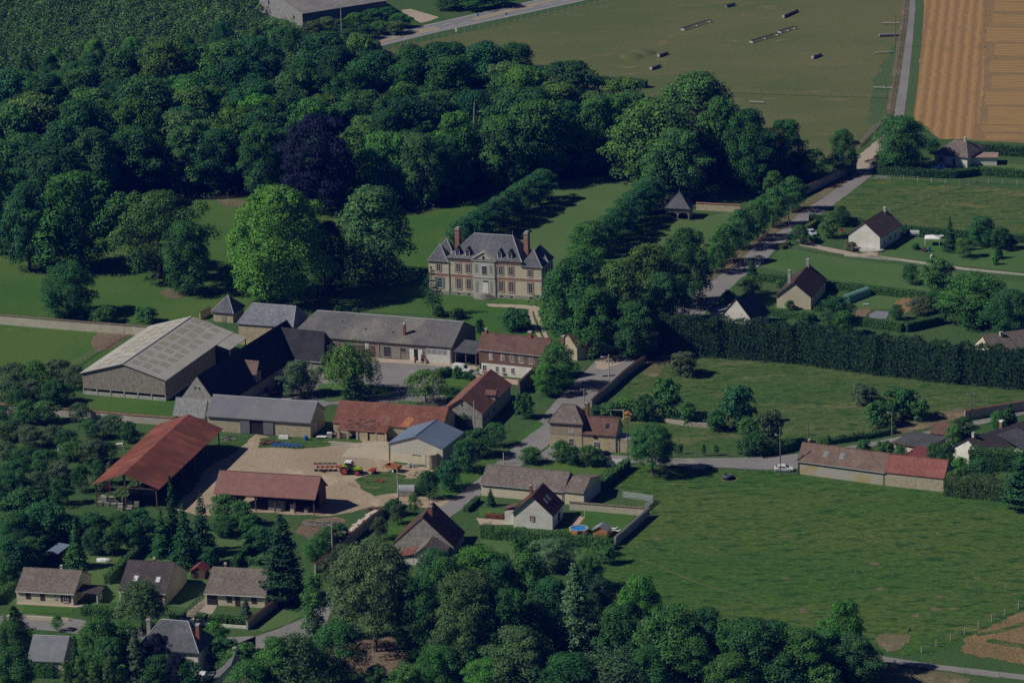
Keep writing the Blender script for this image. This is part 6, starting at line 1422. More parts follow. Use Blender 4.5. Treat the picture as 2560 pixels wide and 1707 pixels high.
# foot of the picture
tree('roundtop', 928, 1368, 232, 22.5, GRY, 'great rounded grey green tree with several bare trunks')
tree('acacia', 1165, 1438, 225, 21, (0.045, 0.078, 0.03), 'big feathery tree right of the great rounded tree')
tree('cedar', 1437, 1415, 150, 22, GBL, 'tall pale blue cedar rising from the dark trees')
tree('cypress', 700, 1288, 125, 19.5, SPR, 'tall dark cypress beside the garage bungalow', name='cypress_tree')
tree('poplar', 780, 1440, 62, 14, GM_, 'narrow upright tree between cypress and rounded tree')
tree('maple', 846, 1562, 130, 13, GM_, 'flat topped green tree under the great rounded tree')
tree('birch', 735, 1572, 135, 14, (0.04, 0.068, 0.034), 'drooping birch at the street end')
tree('maple', 1190, 1372, 140, 13, GB, 'bright tree below the dark roofed cottage')
tree('chestnut', 1085, 1378, 100, 13, GD, 'dark tree at the cottage annex')
tree('lime', 1250, 1410, 110, 18, GD, 'dark tree behind the feathery tree')
tree('lime', 1320, 1390, 120, 19, GM_, 'tall tree left of the blue cedar')
tree('chestnut', 1375, 1450, 110, 15, TEAL, 'dark tree hidden behind the blue cedar')
tree('oak', 1300, 1575, 170, 14, (0.05, 0.078, 0.034), 'olive tree at the foot of the picture left of the cedar')
tree('maple', 1500, 1450, 90, 17, (0.02, 0.035, 0.028), 'very dark tree right of the blue cedar')
tree('maple', 1600, 1448, 115, 15, GB, 'bright green tree at the meadow corner')
tree('oak', 1675, 1530, 200, 16, GM_, 'broad green tree on the lower meadow edge')
tree('lime', 1765, 1525, 110, 15, TEAL, 'bluish tree behind the broad meadow edge tree')
tree('birch', 1535, 1615, 190, 12, (0.045, 0.070, 0.036), 'rounded willow like bush at the foot of the picture')
tree('ash', 1885, 1555, 170, 15, GD, 'dark broad tree in the middle of the lower meadow edge')
tree('oak', 2000, 1580, 180, 13, GM_, 'green tree left of the tree by the field road')
tree('lime', 2110, 1508, 112, 15, GB, 'bright two headed tree above the field road')
tree('oak', 2130, 1590, 150, 11, GD, 'dark tree hanging over the field road')
tree('oak', 1830, 1640, 170, 10, GM_, 'low green tree at the bottom edge right of centre')
tree('plum', 1960, 1650, 130, 9, TEAL, 'bluish bush at the bottom edge right of centre')
tree('chestnut', 1420, 1640, 150, 11, GD, 'dark bush under the blue cedar')
tree('plum', 2060, 1665, 110, 8, GO, 'olive bush at the bottom edge below the field road')
tree('plum', 1010, 1670, 100, 7, GM_, 'bush at the bottom edge under the feathery tree')
tree('plum', 940, 1665, 70, 5, GD, 'dark bush at the bottom edge under the great rounded tree')
tree('oak', 1180, 1600, 150, 9, GD, 'shaded undergrowth tree under the feathery tree')
tree('ash', 1380, 1350, 100, 7, GRY, 'grey green bush in the garden corner behind the cedar')
tree('plum', 1470, 1395, 80, 7, GD, 'dark bush at the walled garden corner')
for x, y, w_, h, lb in ((1250, 1385, 50, 4.5, 'low bush in the cottage garden'), (1302, 1345, 44, 3.6, 'rounded clipped bush below the white gable'), (1345, 1350, 38, 2.8, 'second rounded clipped bush below the white gable'), (1500, 1348, 50, 3.6, 'bush behind the pool shed'), (1516, 1365, 50, 4, 'bush at the end of the garden wall')):
    tree('bush', x, y, w_, h, GM_, lb)
for x, y, w_, h, k, c, lb in ((1050, 1450, 120, 17, 'lime', GD, 'dark tree between the great rounded tree and the feathery tree'), (1110, 1400, 110, 13, 'maple', GM_, 'green tree right of the cottage annex'), (1265, 1480, 130, 18, 'oak', GD, 'shaded tree right of the feathery tree'), (1345, 1500, 110, 15, 'tower', GD, 'dark tree left of the cedar foot'), (1545, 1520, 120, 14, 'chestnut', GD, 'dark tree between cedar and broad meadow edge tree'), (1830, 1560, 120, 13, 'maple', GM_, 'green tree at the middle of the lower meadow edge'), (1940, 1560, 110, 13, 'tower', TEAL, 'upright tree at the lower meadow edge'), (2060, 1575, 120, 12, 'lime', GM_, 'leafy tree left of the two headed tree'), (1730, 1600, 130, 12, 'maple', GM_, 'tree below the broad meadow edge tree'), (1620, 1625, 130, 11, 'oak', GD, 'dark tree at the bottom edge right of the willow bush'), (1100, 1620, 120, 9, 'maple', GM_, 'bush like tree below the feathery tree'), (690, 1600, 120, 12, 'oak', GM_, 'tree left of the drooping birch'), (620, 1655, 110, 9, 'maple', GM_, 'green tree at the bottom edge left of the birch'), (1215, 1650, 130, 8, 'oak', GB, 'bright bush at the bottom edge below the feathery tree')):
    tree(k, x, y, w_, h, c, lb)
# lower left gardens
tree('fir', 424, 1192, 76, 17.5, SPR, 'tall dark fir in front of the rusty hangar end')
tree('fir', 500, 1225, 90, 15, SPR, 'broad dark fir right of the tall fir')
tree('fir', 455, 1260, 105, 14, SPR, 'sprawling dark fir below the tall fir')
tree('spruce', 400, 1270, 70, 11, GD, 'slim dark spruce left of the sprawling fir')
tree('plum', 560, 1240, 80, 6, GM_, 'bush in front of the pink roof barn')
tree('plum', 600, 1255, 70, 5.5, GM_, 'second bush in front of the pink roof barn')
tree('spruce', 185, 1300, 75, 11, GM_, 'light green conifer beside the blue roof shed')
tree('ball', 520, 1370, 48, 4.4, TEAL, 'round blue green bush by the red playhouse')
tree('plum', 650, 1320, 80, 5, GD, 'bush behind the garage bungalow garden')
tree('birch', 348, 1442, 115, 12, (0.05, 0.072, 0.04), 'pale birch in front of the skylit bungalow')
tree('cone', 612, 1495, 36, 4.6, (0.045, 0.07, 0.075), 'small blue spruce in the garage bungalow garden')
tree('street', 535, 1556, 66, 7, GB, 'bright tree right of the slate villa')
tree('fruit', 141, 1538, 34, 3.4, GB, 'small lollipop tree beside the garden street')
tree('cedar', 30, 1515, 110, 8, (0.045, 0.085, 0.03), 'spreading light conifer at the left edge')
tree('spruce', 185, 1590, 70, 13, SPR, 'dark spruce beside the ivy outbuilding')
tree('maple', 245, 1545, 110, 13, GM_, 'leafy tree between street and slate villa')
tree('cedar', 335, 1580, 80, 14, (0.065, 0.095, 0.085), 'pale blue cedar in front of the slate villa')
tree('beech', 390, 1590, 90, 12, PUR, 'dark purple tree in front of the slate villa', name='purple_tree')
tree('beech', 440, 1640, 90, 9, PUR, 'second dark purple tree at the villa wall', name='purple_tree')
tree('oak', 290, 1600, 90, 12, GD, 'dark tree left of the blue cedar at the villa')
for i, (x, y, h) in enumerate(((165, 1655, 10), (200, 1645, 11), (235, 1660, 10), (270, 1650, 11), (305, 1665, 9))):
    tree('poplar', x, y, 36, h, (0.045, 0.08, 0.03), '%s upright poplar from the left in the row at the bottom left' % ('first second third fourth fifth'.split()[i]), group='row of upright poplars')
tree('oak', 30, 1625, 120, 10, GD, 'dark tree in the bottom left corner')
tree('plum', 615, 1610, 80, 7, GM_, 'bush below the street end')
tree('plum', 570, 1600, 60, 6, GD, 'dark bush below the street end')
tree('plum', 650, 1660, 70, 6, GM_, 'leafy bush at the bottom edge by the dark slate house')
tree('plum', 215, 1570, 60, 6, GB, 'bright bush below the yellow bungalow wall')
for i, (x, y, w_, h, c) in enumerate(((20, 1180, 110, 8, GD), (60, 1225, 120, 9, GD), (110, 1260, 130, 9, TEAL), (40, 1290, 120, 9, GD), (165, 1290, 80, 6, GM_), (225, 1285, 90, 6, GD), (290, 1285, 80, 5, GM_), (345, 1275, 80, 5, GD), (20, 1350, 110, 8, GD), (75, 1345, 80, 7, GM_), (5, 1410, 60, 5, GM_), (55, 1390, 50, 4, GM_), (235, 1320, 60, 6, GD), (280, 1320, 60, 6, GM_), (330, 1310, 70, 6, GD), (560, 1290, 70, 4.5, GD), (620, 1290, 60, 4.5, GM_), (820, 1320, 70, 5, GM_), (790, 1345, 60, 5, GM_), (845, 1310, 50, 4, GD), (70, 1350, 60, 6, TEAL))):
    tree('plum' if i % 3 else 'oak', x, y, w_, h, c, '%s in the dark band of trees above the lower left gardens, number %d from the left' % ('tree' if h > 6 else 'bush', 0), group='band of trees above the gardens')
hedge('ivy', 'ivy covering the front wall of the small slate roofed outbuilding', [(73,1692),(135,1695)], 0.5, 3.0, GM_, 0.28, 0.1, 'ivy'); hedge('creeper', 'green creeper on the gable of the brown tiled barn', [(1112,1067),(1165,1070)], 0.35, 3.4, (0.04, 0.07, 0.03), 0.3, 0.3, 'creeper')
for x, y, w_, h, k, c, lb in ((300, 1560, 110, 11, 'maple', GM_, 'leafy tree beside the birch above the villa'), (265, 1600, 100, 12, 'oak', GD, 'dark tree behind the upright poplars'), (395, 1640, 100, 9, 'oak', GD, 'dark tree at the foot of the villa wall'), (465, 1655, 90, 8, 'plum', GD, 'dark bush at the right villa corner'), (420, 1555, 50, 6, 'plum', GM_, 'small bush behind the villa chimney'), (590, 1625, 100, 7, 'plum', GM_, 'leafy bush above the dark slate house'), (545, 1610, 60, 6, 'plum', GD, 'bush between villa and dark slate house'), (120, 1600, 60, 6, 'plum', GD, 'dark bush behind the ivy outbuilding'), (25, 1560, 90, 8, 'maple', GD, 'dark tree behind the edge cottage')):
    tree(k, x, y, w_, h, c, lb)
# orchard on the left
orch = [(30, 905, 95), (85, 900, 90), (140, 895, 95), (185, 910, 80), (20, 950, 100), (80, 945, 90), (130, 950, 95), (60, 1000, 80), (110, 1000, 95), (5, 1010, 60), (195, 1003, 62), (20, 1050, 90), (70, 1060, 90), (130, 1060, 80), (165, 1070, 70), (225, 1045, 80), (275, 1035, 95), (320, 1050, 60), (180, 1100, 100), (230, 1095, 90), (265, 1100, 70), (60, 1115, 95), (110, 1120, 90), (30, 1150, 90), (145, 1150, 80), (200, 1160, 70), (245, 1145, 60), (15, 1100, 70), (95, 1175, 90), (150, 1195, 80), (45, 970, 70), (165, 955, 70)]
for i, (x, y, wp) in enumerate(sorted(orch)):
    h = rnd.uniform(4.2, 6.2); wp *= 0.8; y += 6
    tree(rnd.choice(('fruit', 'plum', 'fruit')), x, y, wp, h, rnd.choice(((0.042, 0.064, 0.036), GD, GM_, (0.05, 0.07, 0.045))), 'orchard %d' % i, group='orchard trees left of the rusty hangar')
# scrub by the grey plank barn
for i, (x, y, wp) in enumerate(((780, 55, 60), (815, 45, 62), (850, 50, 60), (890, 35, 66), (930, 25, 66), (970, 20, 60), (1000, 35, 56), (870, 75, 60), (910, 65, 62), (950, 55, 60), (990, 55, 60), (820, 80, 56), (790, 85, 50), (1130, -10, 90), (1190, -14, 90), (1245, -18, 80), (705, 70, 60), (740, 85, 60), (670, 60, 60))):
    tree('plum', x, y, wp, rnd.uniform(4, 5.5), rnd.choice((GD, GM_, (0.045, 0.07, 0.04))), 'scrub %d' % i, group='bushes beside the grey plank barn')
tree('oak', 882, 108, 62, 9, GD, 'single dark bush in front of the main road end')
# ------------------------------------------------------------------ the wood
def inpoly(p, poly):
    x, y = p; c = False; n = len(poly)
    for i in range(n):
        x0, y0 = poly[i]; x1, y1 = poly[(i+1) % n]
        if (y0 > y) != (y1 > y) and x < (x1-x0)*(y-y0)/(y1-y0)+x0: c = not c
    return c
def fillwood(px, dmin, hfun, kinds, cols, lab, group, maxn=400, seed=3, wf=(0.72, 0.92), avoid=6.0):
    poly = [(p.x, p.y) for p in (G(x, y) for x, y in px)]; rg = random.Random(seed)
    xs = [p[0] for p in poly]; ys = [p[1] for p in poly]; pts = []; old = [(w.x, w.y) for _, _, w in TREES]; out = []
    for _ in range(14000):
        p = (rg.uniform(min(xs), max(xs)), rg.uniform(min(ys), max(ys)))
        if not inpoly(p, poly): continue
        if any((p[0]-q[0])**2+(p[1]-q[1])**2 < dmin*dmin for q in pts): continue
        if any((p[0]-q[0])**2+(p[1]-q[1])**2 < avoid*avoid for q in old): continue
        pts.append(p)
        if len(pts) >= maxn: break
    for p in pts:
        h = hfun(p, rg); 
        t = tree_at(rg.choice(kinds), Vector((p[0], p[1], 0)), h, h*rg.uniform(*wf), rg.choice(cols), lab, group=group); out.append(t)
    return out
wood = fillwood([(-40,560),(-40,470),(48,345),(300,290),(640,258),(830,246),(930,255),(1250,290),(1480,335),(1575,350),(1590,425),(1480,436),(1310,460),(1180,492),(1050,525),(920,495),(640,488),(290,498),(215,540),(60,600)], 8.8,
    lambda p, rg: rg.choice((rg.uniform(14, 18), rg.uniform(17, 22), rg.uniform(20, 25))), ('oak', 'lime', 'ash', 'maple', 'chestnut', 'tower', 'tower', 'beech'), (GD, GD, GM_, GM_, TEAL, GO, (0.028, 0.066, 0.024), GB, (0.05, 0.09, 0.034), (0.016, 0.046, 0.02)), 'wood', 'crowded trees of the wood behind the chateau', wf=(0.62, 0.92))
def ordn(i): return '%d%s' % (i, 'th' if 10 <= i % 100 <= 20 else {1: 'st', 2: 'nd', 3: 'rd'}.get(i % 10, 'th'))
def wood_labels(lst, base, extra):
    # rows by depth, counted from the left inside each row
    lst = sorted(lst, key=lambda t: t.location.y); n = len(lst); rows = max(1, round(n/14)); k = -(-n//rows)
    nm = ['front', 'second', 'third', 'fourth', 'fifth', 'sixth', 'seventh', 'eighth', 'ninth', 'tenth', 'eleventh', 'twelfth', 'thirteenth', 'fourteenth', 'fifteenth']
    for r in range(rows):
        row = sorted(lst[r*k:(r+1)*k], key=lambda t: t.location.x)
        for i, t in enumerate(row):
            o = [c for c in bpy.data.objects if False]
            t['label'] = '%s, %s from left in %s row %s' % (base, ordn(i+1), nm[min(r, 14)], extra)
wood_labels(wood, 'tall broadleaf tree in the wood', 'back from the lawn')
wood_labels([t for t, _, _ in TREES if t.get('group') == 'orchard trees left of the rusty hangar'], 'orchard tree', 'up from the gardens')
wood_labels([t for t, _, _ in TREES if t.get('group') == 'bushes beside the grey plank barn'], 'bush near the grey plank barn', 'away from the wood')
wood_labels([t for t, _, _ in TREES if t.get('group') == 'band of trees above the gardens'], 'tree in the dark garden band', 'up from the gardens')
wood2 = fillwood([(60,190),(200,170),(500,130),(640,120),(760,150),(690,215),(620,255),(300,285),(90,285),(60,240)], 11.0, lambda p, rg: rg.uniform(7, 12), ('oak', 'maple', 'ash', 'lime', 'tower'), (GD, GM_, GO, GB, TEAL), 'wood', 'taller trees scattered in the young plantation', 26, 8, (0.6, 0.95))
wood_labels(wood2, 'taller tree in the young plantation', 'from the wood')
def dead_tree(label, x, ytop, h):
    w = G(x, ytop, h); t = thing('dead_tree', label, 'tree', (w.x, w.y, 0)); rg = random.Random(int(x)); m = MB()
    p = Vector((0, 0, 0)); q = Vector((rg.uniform(-1, 1), 0, h*0.6)); m.path([p, q, Vector((q.x+rg.uniform(-1.5, 1.5), 0, h))], [0.32, 0.22, 0.05], 6); m.build('trunk', DEADW, t)
    for k in range(6):
        a = p.lerp(q, rg.uniform(0.55, 1)); d = Vector((rg.uniform(-3, 3), rg.uniform(-2, 2), rg.uniform(1.5, 4.5))); m = MB(); m.path([a, a+d*0.5+Vector((0.3, 0, -0.3)), a+d], [0.14, 0.1, 0.03], 5); m.build('limb', DEADW, t)
DEADW = surf('bleached_wood', (0.4, 0.37, 0.33), (0.52, 0.49, 0.44), 2.0)
dead_tree('bleached dead tree at the back of the wood, left of another', 358, 112, 16); dead_tree('second bleached dead tree at the back of the wood', 402, 118, 15); dead_tree('pale dead trunk in the right part of the wood', 1186, 250, 21)
# young plantation: one mass of thicket nobody could count
def thicket(name, label, px, dmin, h, w0, colr, leaves_n, seed, ls=0.7):
    poly = [(p.x, p.y) for p in (G(x, y) for x, y in px)]; rg = np.random.default_rng(seed)
    xs = [p[0] for p in poly]; ys = [p[1] for p in poly]; V = []; T = []; o0 = np.array([sum(xs)/len(xs), sum(ys)/len(ys), 0])
    nx = int((max(xs)-min(xs))/dmin); ny = int((max(ys)-min(ys))/dmin)
    for i in range(nx):
        for j in range(ny):
            p = (min(xs)+(i+rg.uniform(0, 1))*dmin, min(ys)+(j+rg.uniform(0, 1))*dmin)
            if not inpoly(p, poly): continue
            lf = 0.5+0.5*math.sin(p[0]*0.23+2*math.sin(p[1]*0.09))*math.sin(p[1]*0.13+1); hh = h*rg.uniform(0.45, 1.0)*(0.7+0.75*lf); k = leaves_n; w = w0*rg.uniform(0.6, 1.6); d = sphere_dirs(k, rg); d[:, 2] = np.abs(d[:, 2])
            lob = 1+0.25*np.sin(3*np.arctan2(d[:, 1], d[:, 0])+rg.uniform(0, 6))
            c = np.array([p[0], p[1], hh*0.35])-o0+d*np.stack([w*0.5*lob, w*0.5*lob, np.full(k, hh*0.62)], 1)*rg.uniform(0.75, 1.08, size=(k, 1))
            V.append(leafquads(c, d+rg.normal(size=(k, 3))*0.5+np.array([0, 0, .3]), ls*rg.uniform(0.7, 1.35, size=k), rg)); T.append(np.clip(rg.normal(rg.normal(0.85+0.3*lf, .2), 0.25, size=k), 0.4, 1.9))
    me = quadmesh(name, np.concatenate(V), np.concatenate(T)); o = bpy.data.objects.new(name, me); C.objects.link(o); o.location = tuple(o0); o.color = (*bright(colr), 1)
    return tag(o, label, 'plantation', None, 'stuff')
thicket('plantation', 'dense young green plantation filling the upper left', [(-60,-40),(655,-40),(655,70),(745,85),(760,125),(790,150),(700,215),(640,255),(300,285),(60,285),(42,262),(-60,235)], 2.5, 5.0, 3.3, (0.044, 0.082, 0.036), 110, 9, 0.5)
thicket('undergrowth', 'dark undergrowth along the edge of the wood', [(-40,590),(-40,500),(215,520),(300,470),(640,470),(920,480),(1050,505),(1180,470),(1310,440),(1480,425),(1590,410),(1590,425),(1480,440),(1310,463),(1180,496),(1050,530),(920,499),(640,492),(300,500),(215,545),(60,605)], 3.4, 2.0, 3.4, (0.022, 0.046, 0.024), 60, 10, 0.5)
# ------------------------------------------------------------------ hedges
HG_ = (0.036, 0.075, 0.026); HD = (0.026, 0.058, 0.026); HY = (0.075, 0.10, 0.022)
hedge('conifer_hedge', 'very long tall dark conifer hedge across the right', [(1650,880),(1800,889),(1990,903),(2200,932),(2400,955),(2620,974)], 5.0, 9.2, (0.016, 0.034, 0.018), 0.42, 0.55)
for nm, px, w, h, c, lp in (
    ('boundary hedge behind the pale gable house and canopy', [(2025,553),(2130,562),(2243,580),(2430,597),(2620,612)], 1.6, 1.9, HD, 0),
    ('yellow green clipped hedge beside the silver car', [(2004,588),(2036,563)], 1.3, 1.5, HY, 0),
    ('short yellow green hedge at the drive entrance', [(1952,624),(1972,612)], 1.2, 1.1, HY, 0),
    ('low clipped hedge below the silver car', [(2024,600),(2050,603)], 1.2, 1.0, HG_, 0),
    ('long clipped hedge behind the yellow gable house and tunnel', [(1895,702),(1975,709),(2076,722),(2309,748),(2391,758)], 1.8, 1.9, HG_, 0),
    ('clipped hedge in front of the yellow gable house', [(1885,782),(2040,803)], 1.6, 1.6, HG_, 0),
    ('clipped hedge below the vegetable beds', [(2130,812),(2256,829)], 1.6, 2.2, HG_, 0),
    ('clipped hedge slanting up right of the vegetable beds', [(2264,829),(2362,806)], 1.6, 2.2, HG_, 0),
    ('hedge between stubble field and hipped bungalow', [(2428,384),(2620,394)], 2.2, 2.8, HD, 0.15),
    ('hedge in front of the hipped bungalow', [(2195,436),(2290,443),(2390,445),(2440,438)], 2.0, 2.2, HD, 0.2),
    ('hedge at the right in front of the pink flat garage', [(2445,437),(2620,448)], 2.0, 2.2, HG_, 0.1),
    ('thick hedge on the paddock edge beyond the wood', [(1440,206),(1530,213),(1616,220)], 2.4, 2.2, HD, 0.15),
    ('clipped hedge climbing to the white gate', [(1568,1170),(1502,1222)], 1.7, 2.1, HG_, 0),
    ('clipped hedge in the court below the white van', [(1104,984),(1182,992)], 1.4, 1.9, HG_, 0),
    ('clipped wedge hedge beside the white van', [(1095,945),(1126,938)], 2.2, 2.0, HG_, 0),
    ('long clipped hedge between the two left bungalow gardens', [(380,1352),(268,1460)], 1.5, 1.9, HG_, 0),
    ('clipped hedge in front of the skylit bungalow', [(208,1534),(300,1541)], 2.4, 1.7, HG_, 0),
    ('hedge left of the yellow bungalow', [(58,1452),(-14,1512)], 1.8, 1.9, HG_, 0.1),
    ('hedge behind the yellow bungalow running to the shed', [(112,1402),(52,1442)], 1.6, 1.6, HG_, 0.1),
    ('left clipped block hedge at the garage bungalow front', [(491,1549),(517,1551)], 2.2, 1.3, HG_, 0),
    ('middle clipped block hedge at the garage bungalow front', [(523,1554),(570,1556)], 2.2, 1.4, HG_, 0),
    ('right clipped block hedge at the garage bungalow front', [(574,1556),(618,1558)], 2.2, 1.3, HG_, 0),
    ('block hedge left of the white garden gate', [(428,1545),(461,1549)], 2.2, 1.4, HG_, 0),
    ('dark hedge behind the garage bungalow', [(642,1352),(585,1422)], 1.6, 2.0, HD, 0),
    ('small square hedge in the garden behind the cypress', [(600,1405),(650,1412)], 1.4, 1.3, HG_, 0),
    ('bushy hedge in front of the white gable house', [(1205,1342),(1290,1350),(1400,1360),(1530,1372)], 2.2, 2.3, HG_, 0.35),
    ('short hedge beside the lane at the long low house', [(1165,1280),(1195,1253)], 1.2, 1.2, HG_, 0.05),
    ('red leaved low hedge in front of the white gable house', [(1215,1293),(1286,1297)], 1.0, 0.9, (0.14, 0.05, 0.03), 0.05),
    ('broad overgrown hedge right of the red roof barn', [(2364,1234),(2540,1248)], 4.5, 4.0, (0.045, 0.068, 0.03), 0.4),
    ('tall clipped hedge in front of the right bungalow', [(2425,1170),(2580,1178)], 3.0, 4.6, HG_, 0.25),
    ('rough hedge along the field road bank', [(2050,1112),(2140,1100),(2240,1082)], 1.4, 1.2, HD, 0.3),
    ('ivy hedge on the roadside wall by the meadow', [(1480,1040),(1530,1035),(1575,1042)], 2.0, 1.8, HD, 0.4),
    ('leafy hedge over the ruined wall', [(1580,1048),(1660,1054),(1740,1062),(1800,1068)], 1.4, 1.5, HD, 0.5),
    ('roadside hedge at the corner of the rough meadow', [(1846,1133),(1930,1136),(1985,1122)], 2.0, 2.2, HD, 0.5)):
    hedge('hedge', nm, px, w, h, c, 0.3, lp)
# ------------------------------------------------------------------ walls
def wall(name, label, px, h, th, mat, cap=None, cat='wall', capw=0.14, rise=0.0):
    pts = [G(x, y) for x, y in px]; o = pts[0]; t = thing(name, label, cat, (o.x, o.y, 0)); m = MB(); c = MB()
    for i, (a, b) in enumerate(zip(pts[:-1], pts[1:])):
        a = a-o; b = b-o; d = (b-a); d.z = 0; d.normalize(); q = Vector((-d.y, d.x, 0))*(th/2)
        e = [a-q, b-q, b+q, a+q]; hh = h+0.001*i
        m.prism([(p.x, p.y) for p in e], 0, hh)
        if cap:
            q2 = q*(1+2*capw/th); e2 = [a-q2, b-q2, b+q2, a+q2]; n = len(c.v)
            c.v += [(p.x, p.y, hh+0.003) for p in e2]+[(a.x, a.y, hh+0.26), (b.x, b.y, hh+0.26)]
            c.f += [(n, n+1, n+5, n+4), (n+2, n+3, n+4, n+5), (n+1, n+2, n+5), (n+3, n, n+4), (n+3, n+2, n+1, n)]
    m.build('wall_face', mat, t)
    if cap: c.build('coping', cap, t)
    return t
brown_cap = tiles('brown_coping', (0.15, 0.10, 0.08), (0.22, 0.16, 0.12), 0.3, 0.2, 0.02)
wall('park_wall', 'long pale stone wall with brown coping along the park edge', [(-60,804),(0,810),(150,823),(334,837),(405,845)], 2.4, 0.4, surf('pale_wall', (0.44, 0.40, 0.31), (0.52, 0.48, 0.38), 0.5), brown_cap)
wall('orchard_wall', 'stone wall with dark red coping behind the orchard', [(-60,1024),(22,1031),(225,1046),(330,1056),(436,1064)], 1.9, 0.4, surf('pale_wall2', (0.40, 0.37, 0.31), (0.48, 0.45, 0.38), 0.6), M['capred'])
wall('road_wall', 'curved old roadside wall with mossy coping left of the rough meadow', [(1612,909),(1588,925),(1560,946),(1528,976),(1500,999),(1478,1020)], 1.9, 0.45, M['greystone'], brown_cap)
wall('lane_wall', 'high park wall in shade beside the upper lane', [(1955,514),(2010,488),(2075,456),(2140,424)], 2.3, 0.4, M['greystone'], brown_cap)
wall('garden_wall', 'cream garden wall behind the white gable house', [(1424,1273),(1500,1279),(1610,1288)], 1.7, 0.35, surf('cream_wall', (0.42, 0.38, 0.29), (0.50, 0.46, 0.36), 0.6), brown_cap)
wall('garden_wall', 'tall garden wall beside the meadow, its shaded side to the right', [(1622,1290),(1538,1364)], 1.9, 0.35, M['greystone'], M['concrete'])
wall('yard_wall', 'long farm wall with tiled coping slanting down past the lawn', [(996,1265),(930,1310),(870,1362),(788,1432)], 1.9, 0.4, M['greystone'], M['capred'])
wall('corner_wall', 'short wall with red coping right of the garage bungalow', [(692,1516),(655,1545),(618,1574)], 1.8, 0.4, M['greystone'], M['capred'])
wall('tank_wall', 'low stone wall around the rubble and tank in the yard corner', [(1112,1172),(1050,1230),(1003,1238)], 1.7, 0.4, M['greystone'], brown_cap)
wall('front_wall', 'low white garden wall right of the white gate', [(496,1562),(617,1571)], 0.6, 0.25, M['white'])
wall('front_wall', 'low white garden wall left of the white gate', [(410,1552),(453,1558)], 0.6, 0.25, M['white'])
wall('front_wall', 'low cream wall in front of the yellow bungalow lawn', [(68,1547),(172,1552)], 0.7, 0.25, M['cream'])
wall('gable_wall', 'dark mossy yard wall between brown barn and brick house', [(1362,925),(1330,955),(1298,985)], 3.0, 0.45, surf('dark_wall', (0.10, 0.1, 0.09), (0.17, 0.165, 0.14), 0.8), brown_cap)
wall('bend_wall', 'old wall with red coping at the right edge above the bungalow', [(2412,1050),(2470,1040),(2600,1019)], 2.3, 0.4, M['greystone'], M['capred'])
wall('kitchen_wall', 'ochre wall with red tile coping right of the timber pavilion', [(1741,525),(1795,528),(1852,531)], 2.0, 0.4, M['ochre'], M['capred'])
wall('kitchen_wall', 'short ochre wall with red tile coping left of the timber pavilion', [(1655,520),(1690,523)], 2.0, 0.4, M['ochre'], M['capred'])
wall('ruined_wall', 'crumbling pale wall half buried in ivy below the thicket', [(1574,1044),(1625,1050),(1680,1058),(1730,1066),(1790,1070)], 1.0, 0.5, surf('ruin', (0.35, 0.31, 0.25), (0.45, 0.41, 0.34), 0.8))
wall('passage_wall', 'short wall joining the corner pavilion to the modern barn', [(500,800),(526,786)], 1.8, 0.35, M['stone'], M['capred'])
wall('terrace_edge', 'thin stone edging between two garden lawns on the right', [(2110,640),(2250,652),(2420,676),(2620,694)], 0.35, 0.3, M['concrete'])
# ------------------------------------------------------------------ fences
def fence(name, label, px, h, step, mat, rails=(0.5, 0.95), pr=0.07, rr=0.04, mesh=None, cat='fence'):
    pts = [G(x, y) for x, y in px]; o = pts[0]; t = thing(name, label, cat, (o.x, o.y, 0)); p0 = None
    m = MB(); m.box(-pr, pr, -pr, pr, 0, h); me = m.mesh('post'); me.materials.append(mat); n = 0
    tot = sum((b-a).length for a, b in zip(pts[:-1], pts[1:])); step = max(step, tot/98)
    r = MB(); carry = 0.0
    for a, b in zip(pts[:-1], pts[1:]):
        d = b-a; L = d.length; s = carry
        while s <= L:
            p = a+d*(s/L)-o; q = bpy.data.objects.new('post', me); C.objects.link(q); q.parent = t; q.location = (p.x, p.y, 0); q.rotation_euler = (0, 0, math.atan2(d.y, d.x)); q.scale = (1, 1, rnd.uniform(0.94, 1.06)); s += step; n += 1
        carry = s-L
        for z in rails: r.tube(a-o+Vector((0, 0, z*h)), b-o+Vector((0, 0, z*h)), rr, k=4)
    if rails: r.build('rail', mat, t)
    return t
weath = surf('grey_post', (0.26, 0.23, 0.19), (0.38, 0.35, 0.3), 2.0); pale = surf('pale_post', (0.45, 0.43, 0.38), (0.55, 0.53, 0.48), 2.0); ylw = surf('yellowed_rail', (0.27, 0.23, 0.12), (0.33, 0.28, 0.16), 2.0)
fence('road_fence', 'long row of pale posts with wire along the main road', [(930,131),(1106,92),(1280,56),(1420,25),(1530,0)], 1.3, 3.0, weath, (0.45, 0.75, 0.95), 0.08, 0.018)
fence('paddock_fence', 'post and rail fence across the dry paddock', [(1800,232),(1920,237),(2060,242),(2215,246)], 1.4, 3.1, ylw, (0.35, 0.65, 0.95), 0.09, 0.05)
fence('lane_fence', 'wire fence on the bank along the straight lane', [(2264,-10),(2258,50),(2247,130),(2231,233),(2222,292)], 1.3, 2.6, weath, (0.4, 0.9), 0.08, 0.03)
fence('corner_fence', 'grey plank fence slanting down at the paddock corner', [(2210,305),(2178,335),(2146,368)], 1.4, 2.2, weath, (0.3, 0.6, 0.92), 0.09, 0.07)
fence('field_fence', 'wire fence with pale posts at the top of the green field', [(2188,449),(2270,452),(2369,460),(2450,458),(2560,464)], 1.3, 4.0, pale, (0.5, 0.95), 0.07, 0.02)
fence('field_fence', 'thin wire fence crossing the green field diagonally', [(2441,458),(2370,480),(2290,508),(2222,532)], 1.2, 3.5, weath, (0.5, 0.95), 0.05, 0.03)
